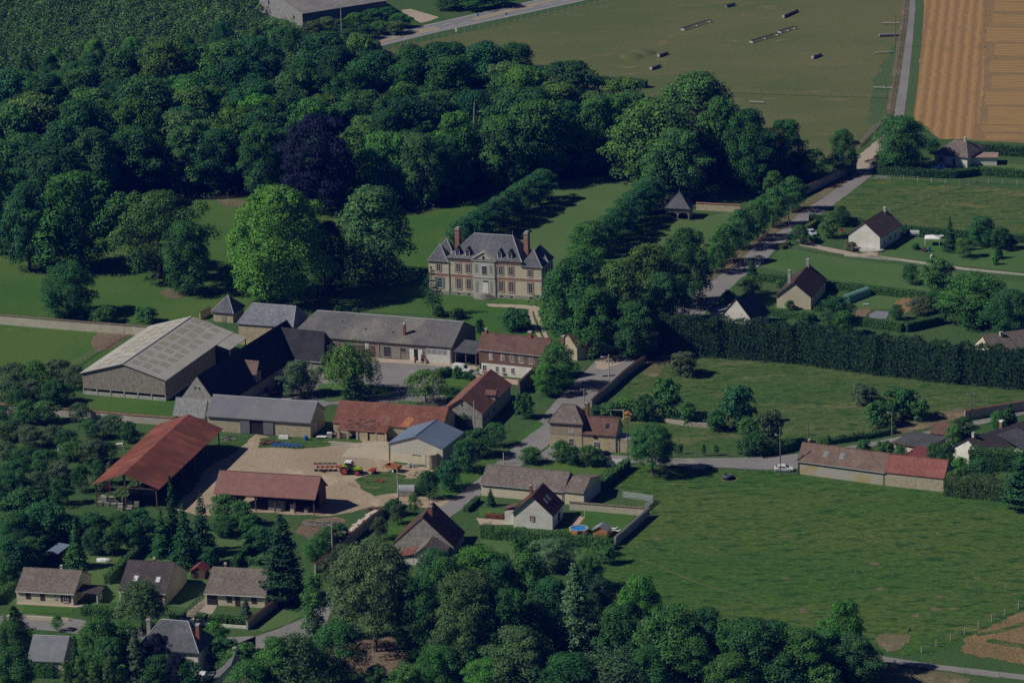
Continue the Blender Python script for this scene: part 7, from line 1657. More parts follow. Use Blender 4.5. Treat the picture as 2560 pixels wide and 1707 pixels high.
fence('roadside_fence', 'low rail fence along the road at the rough meadow', [(1684,1141),(1760,1142),(1842,1140)], 1.1, 4.0, weath, (0.5, 0.95), 0.07, 0.035)
fence('meadow_fence', 'thin wire fence running across the rich meadow', [(1593,1372),(1680,1382),(1800,1398),(1900,1409),(2040,1422),(2200,1440),(2400,1462),(2520,1476)], 1.1, 8.0, weath, (0.95,), 0.04, 0.006)
fence('wheat_fence', 'post fence between rich meadow and wheat field', [(2304,1632),(2360,1608),(2440,1572),(2504,1541),(2580,1506)], 1.4, 4.5, weath, (0.5, 0.9), 0.09, 0.02)
fence('field_road_fence', 'short dark posts along the field road verge', [(2150,1652),(2300,1668),(2420,1684),(2560,1700)], 1.1, 7.0, weath, (0.9,), 0.08, 0.015)
fence('pasture_fence', 'two rail fence beside the modern barn pasture', [(312,838),(263,868),(230,888),(195,912),(180,925)], 1.3, 2.6, surf('pinkish_rail', (0.3, 0.24, 0.19), (0.38, 0.31, 0.25), 2.0), (0.55, 0.95), 0.08, 0.05)
fence('roadside_fence', 'thin posts between road and rich meadow', [(1640,1168),(1720,1170),(1820,1174),(1920,1182)], 1.1, 5.0, weath, (0.9,), 0.05, 0.012)
fence('garden_fence', 'mesh fence along the paved drive flower border', [(1952,620),(2010,628),(2070,636),(2150,644)], 1.0, 2.5, weath, (0.9,), 0.04, 0.02)
fence('garden_fence', 'green mesh fence between the two right bungalow gardens', [(515,1488),(490,1516),(462,1545)], 1.6, 2.0, plain('dark_green_mesh', (0.03, 0.07, 0.045), 0.7), (0.2, 0.4, 0.6, 0.8, 0.97), 0.05, 0.05)
fence('track_fence', 'leaning post fence at the left side of the rusty hangar', [(195,1228),(240,1192),(282,1160)], 1.2, 2.4, weath, (0.5, 0.95), 0.07, 0.05)
fence('court_rail', 'low dark rail around the courtyard grass', [(947,1007),(1010,1008),(1090,1016)], 0.8, 2.5, M['woodbrown'], (0.9,), 0.08, 0.06)
# barred metal gates
def bargate(label, p1, p2, h, bars, mat):
    o, ux, uy, L, rz = base_frame(p1, p2); t = thing('metal_gate', label, 'gate', o, rz)
    m = MB()
    for i in range(bars): z = h*(i+0.6)/bars; m.box(0, L, -0.04, 0.04, z-0.07, z+0.07)
    m.build('bars', mat, t)
    for u in (0, L): 
        q = MB(); q.box(u-0.07, u+0.07, -0.07, 0.07, 0, h+0.15); q.build('post', M['metalgrey'], t)
gm = plain('galvanised', (0.42, 0.45, 0.46), 0.5)
bargate('wide galvanised barred gate on the meadow, seen almost from the front', (1557,1243), (1632,1254), 1.5, 5, gm)
bargate('second barred gate running back towards the garden wall', (1633,1256), (1612,1276), 1.5, 5, gm)
bargate('short rail gate behind the hipped annex beside the hedge', (2192,448), (2218,449), 1.0, 3, gm)
o, ux, uy, L, rz = base_frame((456,1560), (493,1564)); t = thing('garden_gate', 'white double garden gate in front of the garage bungalow drive', 'gate', o, rz)
for k in (0, 1):
    m = MB(); u0 = L*k/2+0.05
    for i in range(9): m.box(u0+i*(L/2-0.1)/9, u0+i*(L/2-0.1)/9+0.13, -0.03, 0.03, 0.12, 1.0+0.25*math.sin(math.pi*(i+0.5)/9))
    m.box(u0, u0+L/2-0.1, -0.045, -0.03, 0.2, 0.32); m.box(u0, u0+L/2-0.1, -0.045, -0.03, 0.85, 0.95); m.build('leaf', M['paint'], t)
for u in (-0.15, L+0.15):
    m = MB(); m.box(u-0.2, u+0.2, -0.2, 0.2, 0, 1.35); m.box(u-0.26, u+0.26, -0.26, 0.26, 1.35, 1.45); m.build('gatepost', M['white'], t)
o, ux, uy, L, rz = base_frame((1521,1164), (1553,1166)); t = thing('white_gate', 'tall white solid double gate beside the climbing hedge', 'gate', o, rz)
for k in (0, 1):
    m = MB(); m.box(L*k/2+0.03, L*(k+1)/2-0.03, -0.04, 0.04, 0.1, 1.7); m.build('leaf', M['paint'], t)
for u in (-0.2, L+0.2):
    m = MB(); m.box(u-0.18, u+0.18, -0.18, 0.18, 0, 1.9); m.build('gatepost', M['white'], t)
# ------------------------------------------------------------------ poles
def pole(label, base, top, mat, lamp=None, cross=False, name='utility_pole', r=0.14, ivy=False):
    w = G(*base); tp = (base[1]-top)/(SCL(base[1])*CP); t = thing(name, label, 'lamp post' if lamp else 'pole', (w.x, w.y, 0))
    m = MB(); m.tube((0, 0, 0), (0, 0, tp), r, r*0.7, 8); m.build('shaft', mat, t)
    if lamp:
        s, z = lamp; m = MB(); m.path([(0, 0, tp*z), (s*0.7, 0, tp*z+0.35), (s*1.3, 0, tp*z+0.4)], [0.05, 0.04, 0.04], 5); m.build('arm', M['metalgrey'], t)
        m = MB(); m.hexa([(s*1.2, -0.13, tp*z+0.3), (s*1.9, -0.13, tp*z+0.34), (s*1.9, 0.13, tp*z+0.34), (s*1.2, 0.13, tp*z+0.3), (s*1.2, -0.1, tp*z+0.46), (s*1.85, -0.1, tp*z+0.46), (s*1.85, 0.1, tp*z+0.46), (s*1.2, 0.1, tp*z+0.46)]); m.build('lamp_head', M['paint'], t)
    if cross:
        m = MB(); m.box(-0.8, 0.8, -0.06, 0.06, tp-0.5, tp-0.36); m.build('crossarm', M['metalgrey'], t)
        for u in (-0.7, 0.0, 0.7):
            m = MB(); m.lathe([(0.03, tp-0.36), (0.07, tp-0.25), (0.05, tp-0.12), (0, tp-0.1)], 8, u, 0); m.build('insulator', M['paint'], t)
    return t
PC, PWd = M['polemat'], M['polewood']
pole('concrete lamp post beside the roadside wall', (1523,965), 886, PC, (-1, 0.88), name='street_lamp')
pole('thin pole with crossbar behind the corner house roof', (1461,1014), 970, M['metalgrey'], None, True)
pole('wooden pole in front of the corner house wing', (1570,1160), 1040, PWd, None, True)
pole('lamp post beside the white car', (1951,1188), 1066, PWd, (-0.6, 0.8), name='street_lamp')
pole('wooden pole behind the long roadside range', (2021,1110), 1053, PWd)
pole('lamp post beside the dry bank on the bend', (2230,1092), 1030, PWd, (-0.6, 0.92), name='street_lamp')
pole('pole with crossbar at the end of the bend wall', (2427,1048), 983, PWd, None, True)
pole('slim pole on the rough meadow behind the bend wall', (2470,1030), 990, PWd)
pole('ivy clad lamp post at the shaded part of the lane', (1751,762), 688, PC, (-1, 0.8), name='street_lamp')
pole('slim pole beside the narrow dark conifer', (1862,678), 641, PWd)
pole('lamp post by the paved drive entrance', (1972,566), 514, PWd, (-1, 0.88), name='street_lamp')
pole('tall concrete pole in front of the brown tiled barn gable', (1187,1086), 1001, PC)
pole('tall concrete pole at the yard entrance beside the tank', (996,1256), 1172, PC, r=0.16)
pole('concrete pole beside the long farm wall', (832,1391), 1303, PC, r=0.16)
pole('dark pole at the lower meadow edge', (1834.5,1568), 1507, PWd)
pole('tall lamp post by the main road near the grey plank barn', (855,106), 16, PC, (-1, 0.97), name='street_lamp')
pole('dark double pole at the end of the lane bank', (2215,298), 214, PWd, None, True)
pole('wire pole in the paddock beside the upper lane', (2238,121), 36, PWd)
pole('short pole on the street verge', (1259.5,1160), 1131, PC)
pole('lamp post below the broad walnut like tree', (2198,392), 348, PC, (-1, 0.97), name='street_lamp')
pole('white mast on the lawn behind the white gable house', (1462,1294), 1271, M['paint'], r=0.05)
# ------------------------------------------------------------------ vehicles
def wheel(t, x, y, r, w, rim, name='wheel'):
    m = MB(); m.sm = False; n = 18; R1 = r; rings = []
    for yy, rr in ((-w/2, r*0.62), (-w/2, r*0.93), (-w*0.3, r), (w*0.3, r), (w/2, r*0.93), (w/2, r*0.62)):
        rings.append([(x+rr*math.cos(2*math.pi*i/n), y+yy, r+rr*math.sin(2*math.pi*i/n)) for i in range(n)])
    m.loft(rings, False); o = m.build(name, M['black'], t)
    for s in (-1, 1):
        q = MB(); q.loft([[(x+rr*math.cos(2*math.pi*i/n), y+s*yy, r+rr*math.sin(2*math.pi*i/n)) for i in range(n)][::(1 if s < 0 else -1)] for rr, yy in ((r*0.64, w*0.47), (r*0.5, w*0.38), (r*0.18, w*0.34), (r*0.02, w*0.42))], True)
        q.build('rim', rim, o)
    return o
def car(label, px, head, body, kind='car', cat='car', name='parked_car'):
    w = G(*px); t = thing(name, label, cat, (w.x, w.y, 0), head); van = kind == 'van'
    L, W_, H1, H2 = (4.6, 1.85, 0.95, 1.95) if van else (4.2, 1.75, 0.9, 1.45)
    m = MB(); m.sm = False
    def ring(x, z0, z1, hw, tw):
        return [(x, -hw*0.94, z0), (x, -hw, z0+0.25), (x, -hw, z1-0.12), (x, -hw*tw, z1), (x, hw*tw, z1), (x, hw, z1-0.12), (x, hw, z0+0.25), (x, hw*0.94, z0)]
    hw = W_/2
    if van: prof = [(-L/2, 0.4, 1.0, 0.9), (-L/2+0.08, 0.3, 1.05, 0.97), (-0.9, 0.25, 1.08, 1), (0.6, 0.25, 1.08, 1), (1.5, 0.25, 0.98, 0.98), (L/2-0.12, 0.3, 0.82, 0.92), (L/2, 0.4, 0.66, 0.8)]
    else: prof = [(-L/2, 0.4, 0.85, 0.86), (-L/2+0.1, 0.3, 0.94, 0.95), (-1.0, 0.22, 0.95, 1), (0.5, 0.22, 0.95, 1), (1.3, 0.22, 0.88, 0.98), (L/2-0.12, 0.3, 0.74, 0.9), (L/2, 0.38, 0.6, 0.78)]
    m.loft([ring(x, z0, z1, hw*s, 0.9) for x, z0, z1, s in prof]); m.build('body', body, t)
    m = MB()
    if van: cab = [(-L/2+0.1, 1.0, 1.0), (-L/2+0.18, H2-0.1, 0.88), (-1.2, H2, 0.86), (0.3, H2-0.05, 0.86), (0.75, H2-0.25, 0.85), (1.45, 1.0, 0.9)]
    else: cab = [(-L/2+0.25, 0.9, 0.9), (-1.35, H2-0.12, 0.76), (-0.6, H2, 0.74), (0.3, H2-0.06, 0.74), (1.15, 0.9, 0.9)]
    base = 0.88 if not van else 1.0
    m.loft([[(x, -hw*s, z), (x, hw*s, z), (x, hw*0.93, base-0.05), (x, -hw*0.93, base-0.05)] for x, z, s in cab]); cb = m.build('cabin', body, t)
    # glass: windscreen, rear window and side windows set proud
    g = MB(); a, b_ = cab[-1], cab[-2]
    def strip_(p, q, f0, f1, out):
        P0 = [p[i]+(q[i]-p[i])*f0 for i in range(3)]; P1 = [p[i]+(q[i]-p[i])*f1 for i in range(3)]
        return [(P0[0]+out, -hw*P0[2]*0.88, P0[1]+0.02), (P0[0]+out, hw*P0[2]*0.88, P0[1]+0.02), (P1[0]+out, hw*P1[2]*0.88, P1[1]+0.03), (P1[0]+out, -hw*P1[2]*0.88, P1[1]+0.03)]
    g.poly(strip_(a, b_, 0.12, 0.9, 0.025)); g.build('windscreen', M['carglass'], t)
    if not van:
        g = MB(); g.poly(strip_(cab[0], cab[1], 0.15, 0.92, -0.025)[::-1]); g.build('rear_window', M['carglass'], t)
    for s in (-1, 1):
        g = MB(); zt = (H2-0.2); x0, x1, x2, x3 = ((-1.3, -1.1, 0.2, 0.85) if not van else (0.0, 0.0, 0.55, 1.15))
        y0, y1 = s*hw*0.915+s*0.012, s*hw*0.80+s*0.012
        q = [(x0-0.15 if not van else x0, y0, base+0.06), (x3, y0, base+0.06), (x2, y1, zt), (x1, y1, zt)]
        g.poly(q if s < 0 else q[::-1]); g.build('side_window', M['carglass'], t)
        g = MB(); g.box(L/2-0.1, L/2+0.005, s*hw*0.72-0.16, s*hw*0.72+0.16, 0.58, 0.72); g.build('headlight', M['zinc'], t)
        g = MB(); g.box(-L/2-0.01, -L/2+0.08, s*hw*0.72-0.12, s*hw*0.72+0.12, 0.62, 0.85); g.build('tail_light', M['carred'], t)
    for x in (-L*0.31, L*0.31):
        for s in (-1, 1): wheel(t, x, s*(hw-0.1), 0.32, 0.22, M['zinc'])
    return t
car('white hatchback parked at the end of the long roadside range', (1960,1177), R_(-8), M['carwhite'])
car('small white van beside the clipped wedge hedge in the court', (1154,929), R_(-25), M['carwhite'], 'van', 'van', 'parked_van')
car('silver blue car in the drive beside the yellow green hedge', (2029,587), R_(-70), M['silver'])
car('blue car in the shade before the hipped bungalow', (2347,425), R_(170), M['carblue'])
car('dark red car in the shade of the stone barn', (668,985), R_(-20), M['carred'])
car('pale blue car peeping over the dark grey shed roof', (650,993), R_(-15), M['silver'])
car('white van parked beside the dark slate house', (512,1701), R_(65), M['carwhite'], 'van', 'van', 'parked_van')
def tractor(label, px, head, body, rimc, sc=1.0, name='tractor'):
    w = G(*px); t = thing(name, label, 'tractor', (w.x, w.y, 0), head); t.scale = (sc, sc, sc)
    for s in (-1, 1): wheel(t, -1.15, s*0.95, 0.95, 0.6, rimc, 'rear_wheel'); wheel(t, 1.75, s*0.9, 0.68, 0.48, rimc, 'front_wheel')
    m = MB(); rg = lambda x, z0, z1, h_, q: [(x, -h_, z0), (x, h_, z0), (x, h_, z1-q), (x, h_*0.7, z1), (x, -h_*0.7, z1), (x, -h_, z1-q)]
    m.loft([rg(0.35, 1.0, 1.95, 0.48, 0.15), rg(1.2, 1.0, 1.9, 0.47, 0.18), rg(2.1, 1.0, 1.72, 0.45, 0.25), rg(2.6, 1.05, 1.45, 0.36, 0.2)]); m.build('bonnet', body, t)
    m = MB(); m.box(-1.5, 2.4, -0.36, 0.36, 0.6, 1.02); m.box(2.4, 2.75, -0.4, 0.4, 0.55, 0.95); m.build('chassis', M['dark'], t)
    m = MB(); m.loft([[(-1.05, -0.72, 1.3), (-1.05, 0.72, 1.3), (0.35, 0.72, 1.3), (0.35, -0.72, 1.3)], [(-1.0, -0.68, 2.75), (-1.0, 0.68, 2.75), (0.2, 0.68, 2.75), (0.2, -0.68, 2.75)]]); cb = m.build('cab', M['carglass'], t)
    m = MB()
    for x, xt in ((-1.07, -1.02), (0.38, 0.22), (-0.4, -0.42)):
        for s in (-1, 1): m.tube((x, s*0.73, 1.3), (xt, s*0.69, 2.76), 0.05, k=4)
    m.build('cab_frame', M['dark'], t)
    m = MB(); m.loft([[(-1.25, -0.8, 2.74), (-1.25, 0.8, 2.74), (0.42, 0.78, 2.74), (0.42, -0.78, 2.74)], [(-1.15, -0.72, 2.95), (-1.15, 0.72, 2.95), (0.3, 0.7, 2.95), (0.3, -0.7, 2.95)]]); m.build('cab_roof', M['paint'], t)
    for s in (-1, 1):
        m = MB(); n = 8; y0, y1 = s*0.62, s*1.28; pr = None
        for i in range(n+1):
            a = math.pi*(0.12+0.8*i/n); p = (-1.15+1.12*math.cos(a), 0.95+1.12*math.sin(a))
            if pr: m.hexa([(pr[0], min(y0, y1), pr[1]), (pr[0], max(y0, y1), pr[1]), (p[0], max(y0, y1), p[1]), (p[0], min(y0, y1), p[1]), (pr[0]*1.0, min(y0, y1), pr[1]+0.08), (pr[0], max(y0, y1), pr[1]+0.08), (p[0], max(y0, y1), p[1]+0.08), (p[0], min(y0, y1), p[1]+0.08)])
            pr = p
        m.build('rear_fender', body, t)
        m = MB(); m.box(1.35, 2.15, s*0.72-0.15, s*0.72+0.25 if s > 0 else s*0.72+0.15, 1.4, 1.47); m.build('front_fender', body, t)
        m = MB(); m.box(2.58, 2.62, s*0.2-0.09, s*0.2+0.09, 1.15, 1.3); m.build('headlight', M['paint'], t)
        m = MB(); m.box(0.3, 0.36, s*0.95-0.1, s*0.95+0.1, 2.05, 2.45); m.tube((0.33, s*0.7, 2.4), (0.33, s*0.95, 2.4), 0.02, k=4); m.build('mirror', M['dark'], t)
    m = MB(); m.tube((0.6, 0.55, 1.6), (0.6, 0.55, 2.8), 0.07, k=6); m.build('exhaust', M['zinc'], t)
    return t
TH = math.atan2((G(896,1188)-G(864.7,1186)).y, (G(896,1188)-G(864.7,1186)).x)
tractor('lime green tractor with white cab roof and red wheels in the yard', (877,1184), TH, M['green'], M['red'], 1.02)
tractor('red tractor in the shade beside the stone barn', (698,962), R_(40), M['red'], M['paint'], 0.85)
def plough():
    w = G(822,1178); t = thing('plough', 'red reversible plough with five pairs of shares behind the tractor', 'plough', (w.x, w.y, 0), TH)
    m = MB(); m.tube((2.7, 0.3, 1.25), (-2.6, -0.9, 1.15), 0.14, k=4); m.box(2.4, 3.0, -0.3, 0.9, 0.7, 1.5); m.build('beam', M['red'], t)
    for i in range(5):
        x = 1.9-i*1.05; y = 0.3-0.22*i-0.1
        for s, z1 in ((1, 2.15), (-1, 0.12)):
            m = MB(); m.path([(x, y, 1.2), (x-0.1, y, 1.2+s*0.5), (x-0.25, y, z1+(-s)*0.2)], [0.09, 0.08, 0.07], 4)
            m.hexa([(x-0.75, y-0.2, min(z1, z1-s*0.45)), (x+0.15, y+0.05, min(z1, z1-s*0.45)), (x+0.15, y+0.12, min(z1, z1-s*0.45)), (x-0.75, y-0.13, min(z1, z1-s*0.45)), (x-0.9, y-0.3, max(z1, z1-s*0.45)), (x-0.1, y+0.0, max(z1, z1-s*0.45)), (x-0.1, y+0.07, max(z1, z1-s*0.45)), (x-0.9, y-0.23, max(z1, z1-s*0.45))])
            m.build('share', M['woodgrey'] if s > 0 else M['dark'], t)
        m = MB(); m.box(x-0.2, x+0.2, y-0.2, y+0.2, 1.0, 1.4); m.build('bracket', M['red'], t)
    wheel(t, -0.9, -1.1, 0.38, 0.22, M['dark'])
plough()
def press():
    w = G(932,1183); t = thing('front_press', 'red folding furrow press mounted in front of the tractor', 'farm implement', (w.x, w.y, 0), TH)
    m = MB(); m.box(-0.7, 0.7, -0.9, 0.9, 0.75, 0.9)
    for y in (-0.9, -0.3, 0.3, 0.9): m.tube((-0.8, y, 0.8), (0.9, y, 1.25), 0.06, k=4)
    m.tube((-1.3, 0, 0.7), (-0.6, 0, 0.9), 0.1, k=4); m.build('frame', M['red'], t)
    for i in range(6):
        m = MB(); m.lathe([(0.0, -0.05), (0.33, -0.05), (0.36, 0), (0.33, 0.05), (0, 0.05)], 14)
        m.v = [(v[0]+0.3, -0.8+i*0.32+v[2], v[1]+0.36) for v in m.v]; m.build('ring', M['dark'], t)
press()
def trailer():
    o, ux, uy, L, rz = base_frame((962,1178), (994,1184)); t = thing('trailer', 'orange tipping trailer with open rusty box beside the workshop', 'trailer', o, rz); L, D = 3.4, 2.0
    m = MB(); m.box(0, L, 0, D, 0.95, 1.05); m.box(0, L, 0, 0.07, 1.05, 1.55); m.box(0, L, D-0.07, D, 1.05, 1.55); m.box(0, 0.07, 0.07, D-0.07, 1.05, 1.55); m.box(L-0.07, L, 0.07, D-0.07, 1.05, 1.55); m.build('box', M['orange'], t)
    m = MB(); m.box(0.08, L-0.08, 0.08, D-0.08, 1.05, 1.1); m.build('floor', plain('rusty_floor', (0.2, 0.08, 0.07), 0.8), t)
    m = MB(); m.box(0.3, L-0.3, 0.6, 0.8, 0.7, 0.95); m.box(0.3, L-0.3, 1.2, 1.4, 0.7, 0.95); m.path([(0.3, 1.0, 0.8), (-1.2, 1.0, 0.65)], [0.08, 0.06], 4); m.build('chassis', M['woodbrown'], t)
    for y in (0.15, D-0.15): wheel(t, L*0.62, y, 0.42, 0.25, M['paint'])
    m = MB(); m.tube((-1.0, 1.0, 0), (-1.0, 1.0, 0.65), 0.05); m.build('prop_stand', M['woodbrown'], t)
trailer()
def harrow():
    o, ux, uy, L, rz = base_frame((678,1120), (748,1123)); t = thing('harrow', 'bright blue folding cultivator frame lying in the yard grass', 'farm implement', o, rz)
    m = MB()
    for y in (0.2, 0.9, 1.6): m.box(0, L, y, y+0.12, 0.6, 0.72)
    for i in range(7): m.box(L*i/6-0.06 if i else 0, L*i/6+0.06, 0.1, 1.8, 0.72, 0.8)
    m.path([(L*0.4, 0.9, 0.7), (L*0.4, 0.9, 1.6), (L*0.55, 0.9, 1.2)], [0.07]*3, 4); m.build('frame', M['blue'], t)
    for i in range(16):
        m = MB(); x = L*(i+0.5)/16; y = (0.25, 0.95, 1.65)[i % 3]; m.path([(x, y, 0.62), (x+0.12, y, 0.3), (x-0.05, y, 0.0)], [0.04, 0.035, 0.02], 4); m.build('tine', M['blue'], t)
harrow()
# ------------------------------------------------------------------ yard things
def at(px, name, label, cat, rz=0.0, group=None):
    w = G(*px); return thing(name, label, cat, (w.x, w.y, 0), rz, group)
t = at((765,1100), 'barrel', 'blue plastic barrel near the end of the dark grey shed', 'barrel'); m = MB(); m.lathe([(0, 0), (0.42, 0), (0.47, 0.35), (0.47, 0.75), (0.42, 1.05), (0.15, 1.1), (0, 1.1)], 14); m.build('drum', M['blue'], t); m = MB(); m.lathe([(0.49, 0.5), (0.49, 0.56)], 14); m.build('hoop', M['dark'], t)
t = at((824,1093), 'liquid_tank', 'white cage tank beside the old tiled barn', 'tank', R_(-8)); m = MB(); m.box(-0.55, 0.55, -0.45, 0.45, 0.15, 1.15); m.lathe([(0.2, 1.15), (0.2, 1.25), (0, 1.25)], 10); m.build('container', M['paint'], t); m = MB()
for i in range(5):
    q = -0.56+1.12*i/4; m.tube((q, -0.48, 0.12), (q, -0.48, 1.17), 0.02, k=4); m.tube((q, 0.48, 0.12), (q, 0.48, 1.17), 0.02, k=4)
for z in (0.12, 0.5, 0.85, 1.17):
    for s in (-1, 1): m.tube((-0.57, s*0.48, z), (0.57, s*0.48, z), 0.02, k=4)
m.build('cage', M['zinc'], t); m = MB(); m.box(-0.6, 0.6, -0.5, 0.5, 0, 0.14); m.build('pallet', M['woodgrey'], t)
t = at((709,1096), 'water_tank', 'low white tank in the grass before the dark grey shed', 'tank', R_(-8)); m = MB(); m.loft([[(-1.2, -0.55, 0), (1.2, -0.55, 0), (1.2, 0.55, 0), (-1.2, 0.55, 0)], [(-1.05, -0.4, 0.75), (1.05, -0.4, 0.75), (1.05, 0.4, 0.75), (-1.05, 0.4, 0.75)]]); m.build('shell', M['paint'], t); m = MB(); m.lathe([(0.25, 0.75), (0.25, 0.85), (0, 0.87)], 10); m.build('lid', M['paint'], t)
t = at((804,1094), 'white_board', 'white panel lying flat beside the cage tank', 'panel', R_(-8)); m = MB(); m.box(-1.1, 1.1, -0.7, 0.7, 0.32, 0.4); m.build('top', M['paint'], t); m = MB(); m.box(-0.9, -0.75, -0.6, 0.6, 0, 0.32); m.box(0.75, 0.9, -0.6, 0.6, 0, 0.32); m.build('trestle', M['woodgrey'], t)
for i, (a, b, lb) in enumerate((((822,1106), (900,1112), 'first long pale beam lying before the old tiled barn'), ((828,1112), (960,1117), 'second long pale beam lying before the old tiled barn'), ((826,1117), (898,1119), 'third pale beam, nearest the concrete apron'))):
    o, ux, uy, L, rz = base_frame(a, b); t = tag(MB().box(0, L, -0.14, 0.14, 0.02, 0.3).build('timber_beam', M['timber']), lb, 'beam', 'pale beams in the yard'); t.location = o; t.rotation_euler = (0, 0, rz)
def pile(name, label, px, cat, n, rad, hh, mat, log=True, seed=1, ln=(1, 2.5), r=(0.06, 0.14), rz=0.0):
    t = at(px, name, label, cat, rz); rg = random.Random(seed); m = MB()
    for i in range(n):
        a = rg.uniform(0, 6.28); d = rad*rg.uniform(0, 1)**0.7; c = Vector((d*math.cos(a), d*math.sin(a)*0.6, 0)); z = hh*(1-d/rad)*rg.uniform(0.3, 1)+0.1
        if log:
            q = rg.gauss(0.2, 0.35); l_ = rg.uniform(*ln)/2; v = Vector((math.cos(q), math.sin(q), rg.uniform(-.12, .12)))*l_; rr = rg.uniform(*r); m.tube(c+v+Vector((0, 0, z)), c-v+Vector((0, 0, z)), rr, rr, 6)
        else:
            s = rg.uniform(*r); x, y = c.x, c.y; m.hexa([(x-s*rg.uniform(.6, 1.2), y-s, z-s), (x+s, y-s*rg.uniform(.6, 1.2), z-s), (x+s, y+s, z-s), (x-s, y+s*rg.uniform(.6, 1), z-s), (x-s*.8, y-s*.7, z+s*rg.uniform(.3, .8)), (x+s*.7, y-s*.8, z+s*.5), (x+s*.8, y+s*.8, z+s*.6), (x-s*.7, y+s*.7, z+s*.4)])
    o = m.build('heap', mat, t); o['kind'] = 'stuff'; return t
pile('log_pile', 'stack of reddish logs against the old tiled barn', (845,1090), 'log pile', 60, 1.9, 1.3, surf('red_log', (0.25, 0.15, 0.11), (0.36, 0.24, 0.18), 3.0), seed=2, ln=(0.8, 1.4))
pile('timber_pile', 'heap of old grey timber in the grass left of the blue cultivator', (672,1108), 'timber pile', 40, 1.9, 0.7, M['woodbrown'], seed=3)
pile('timber_pile', 'small stack of boards behind the rusty hangar corner', (568,1098), 'timber pile', 26, 1.6, 0.8, M['woodgrey'], seed=4)
pile('rubble_heap', 'heap of pale rubble stones behind the yard wall', (1056,1184), 'rubble heap', 110, 3.6, 0.9, M['stone'], False, 5, r=(0.12, 0.34))
pile('rubble_heap', 'small heap of grey stones beside the workshop front', (1030,1166), 'rubble heap', 40, 1.6, 1.0, M['concrete'], False, 6, r=(0.12, 0.3))
pile('scrap_heap', 'small rusty scrap heap in the yard grass', (948,1203), 'scrap heap', 30, 1.3, 0.5, M['orange'], True, 7, (0.6, 1.4), (0.03, 0.08))
pile('slab_stack', 'row of pale stone slabs along the long farm wall', (905,1305), 'slab stack', 0, 1, 1, M['timber'])
t = [o for o in bpy.data.objects if o.name.startswith('slab_stack')][0]; t.rotation_euler = (0, 0, math.atan2((G(940,1278)-G(880,1325)).y, (G(940,1278)-G(880,1325)).x))
for ch in list(t.children): bpy.data.objects.remove(ch)
for i in range(16):
    m = MB(); x = -7.5+i*0.95; y = rnd.uniform(-0.4, 0.4)
    for k in range(3): m.hexa([(x+dx*0.42+rnd.uniform(-.08, .08), y+dy*0.55+rnd.uniform(-.1, .1), 0.02+z) for z in (0.15*k, 0.15*k+0.13) for dx, dy in ((-1, -1), (1, -1), (1, 1), (-1, 1))])
    m.build('slab', M['timber'], t)
pile('scrap_heap', 'pile of rusty scrap on the stone slabs by the farm wall', (932,1275), 'scrap heap', 40, 1.8, 1.0, plain('rust_scrap', (0.2, 0.11, 0.08), 0.9), True, 8, (0.6, 1.6), (0.05, 0.1))
pile('scrap_heap', 'scrap and stakes on bare soil below the pink roof barn', (800,1310), 'scrap heap', 70, 4.0, 0.4, M['woodgrey'], True, 9, (1, 2.5), (0.05, 0.1))
# pallets of slates at the hangar end
pm = MB()
for i in range(5): pm.box(-0.55, 0.55, -0.45, 0.45, 0.16+0.13*i, 0.27+0.13*i)
PAL = pm.mesh('slate_stack'); PAL.materials.append(surf('stacked_slate', (0.24, 0.225, 0.2), (0.36, 0.34, 0.31), 2.0))
qm = MB(); qm.box(-0.6, 0.6, -0.5, 0.5, 0.1, 0.15)
for x in (-0.5, 0, 0.5): qm.box(x-0.06, x+0.06, -0.5, 0.5, 0, 0.1)
PLB = qm.mesh('pallet'); PLB.materials.append(M['woodgrey'])
for i, (x, y, lv) in enumerate(sorted(((250,1262,1), (268,1264,1), (285,1266,1), (302,1266,1), (262,1254,2), (280,1254,2), (296,1256,2), (315,1255,2), (325,1262,2), (326,1272,1), (343,1266,2), (302,1274,1), (322,1279,1), (258,1246,1)))):
    g = at((x, y), 'slate_pallet', '%s pallet of grey slates from the left at the rusty hangar end' % ordn(i+1), 'pallet', rnd.uniform(-0.3, 0.1), 'pallets of slates at the hangar end')
    for me, nm in ((PLB, 'pallet_base'), (PAL, 'stack')):
        o = bpy.data.objects.new(nm, me); C.objects.link(o); o.parent = g
        if nm == 'stack': o.scale = (1, 1, 1.0 if lv == 1 else 1.5)
for i, (fx, fz) in enumerate(((0.25, 0.3), (0.45, 0.45), (0.62, 0.35))):
    w = HG.o+HG.ux*HG.L*0.5+HG.uy*HG.D*fx; t = thing('straw_stack', 'stored %s inside the rusty hangar' % ('crates near its front', 'crates in its middle', 'crates further back')[i], 'crate stack', w, HG.rz)
    m = MB()
    for k in range(4): m.box(-3+k*1.5, -1.6+k*1.5, -1, 1, 0, 1.2+0.5*(k % 2))
    m.build('crates', M['woodgrey'], t); m = MB(); m.box(-3, 3, 1.05, 1.8, 0, 1.0); m.build('sacks', M['dark'], t)
t = at((268,1225), 'orange_loader', 'orange machine standing under the front of the rusty hangar', 'machine', R_(60)); m = MB(); m.box(-0.7, 0.7, -0.5, 0.5, 0.5, 1.2); m.tube((0.6, 0, 1.1), (1.6, 0, 1.7), 0.1); m.build('body', M['red'], t); wheel(t, -0.4, 0.55, 0.4, 0.25, M['red']); wheel(t, -0.4, -0.55, 0.4, 0.25, M['red']); wheel(t, 0.5, 0.5, 0.3, 0.2, M['red'])
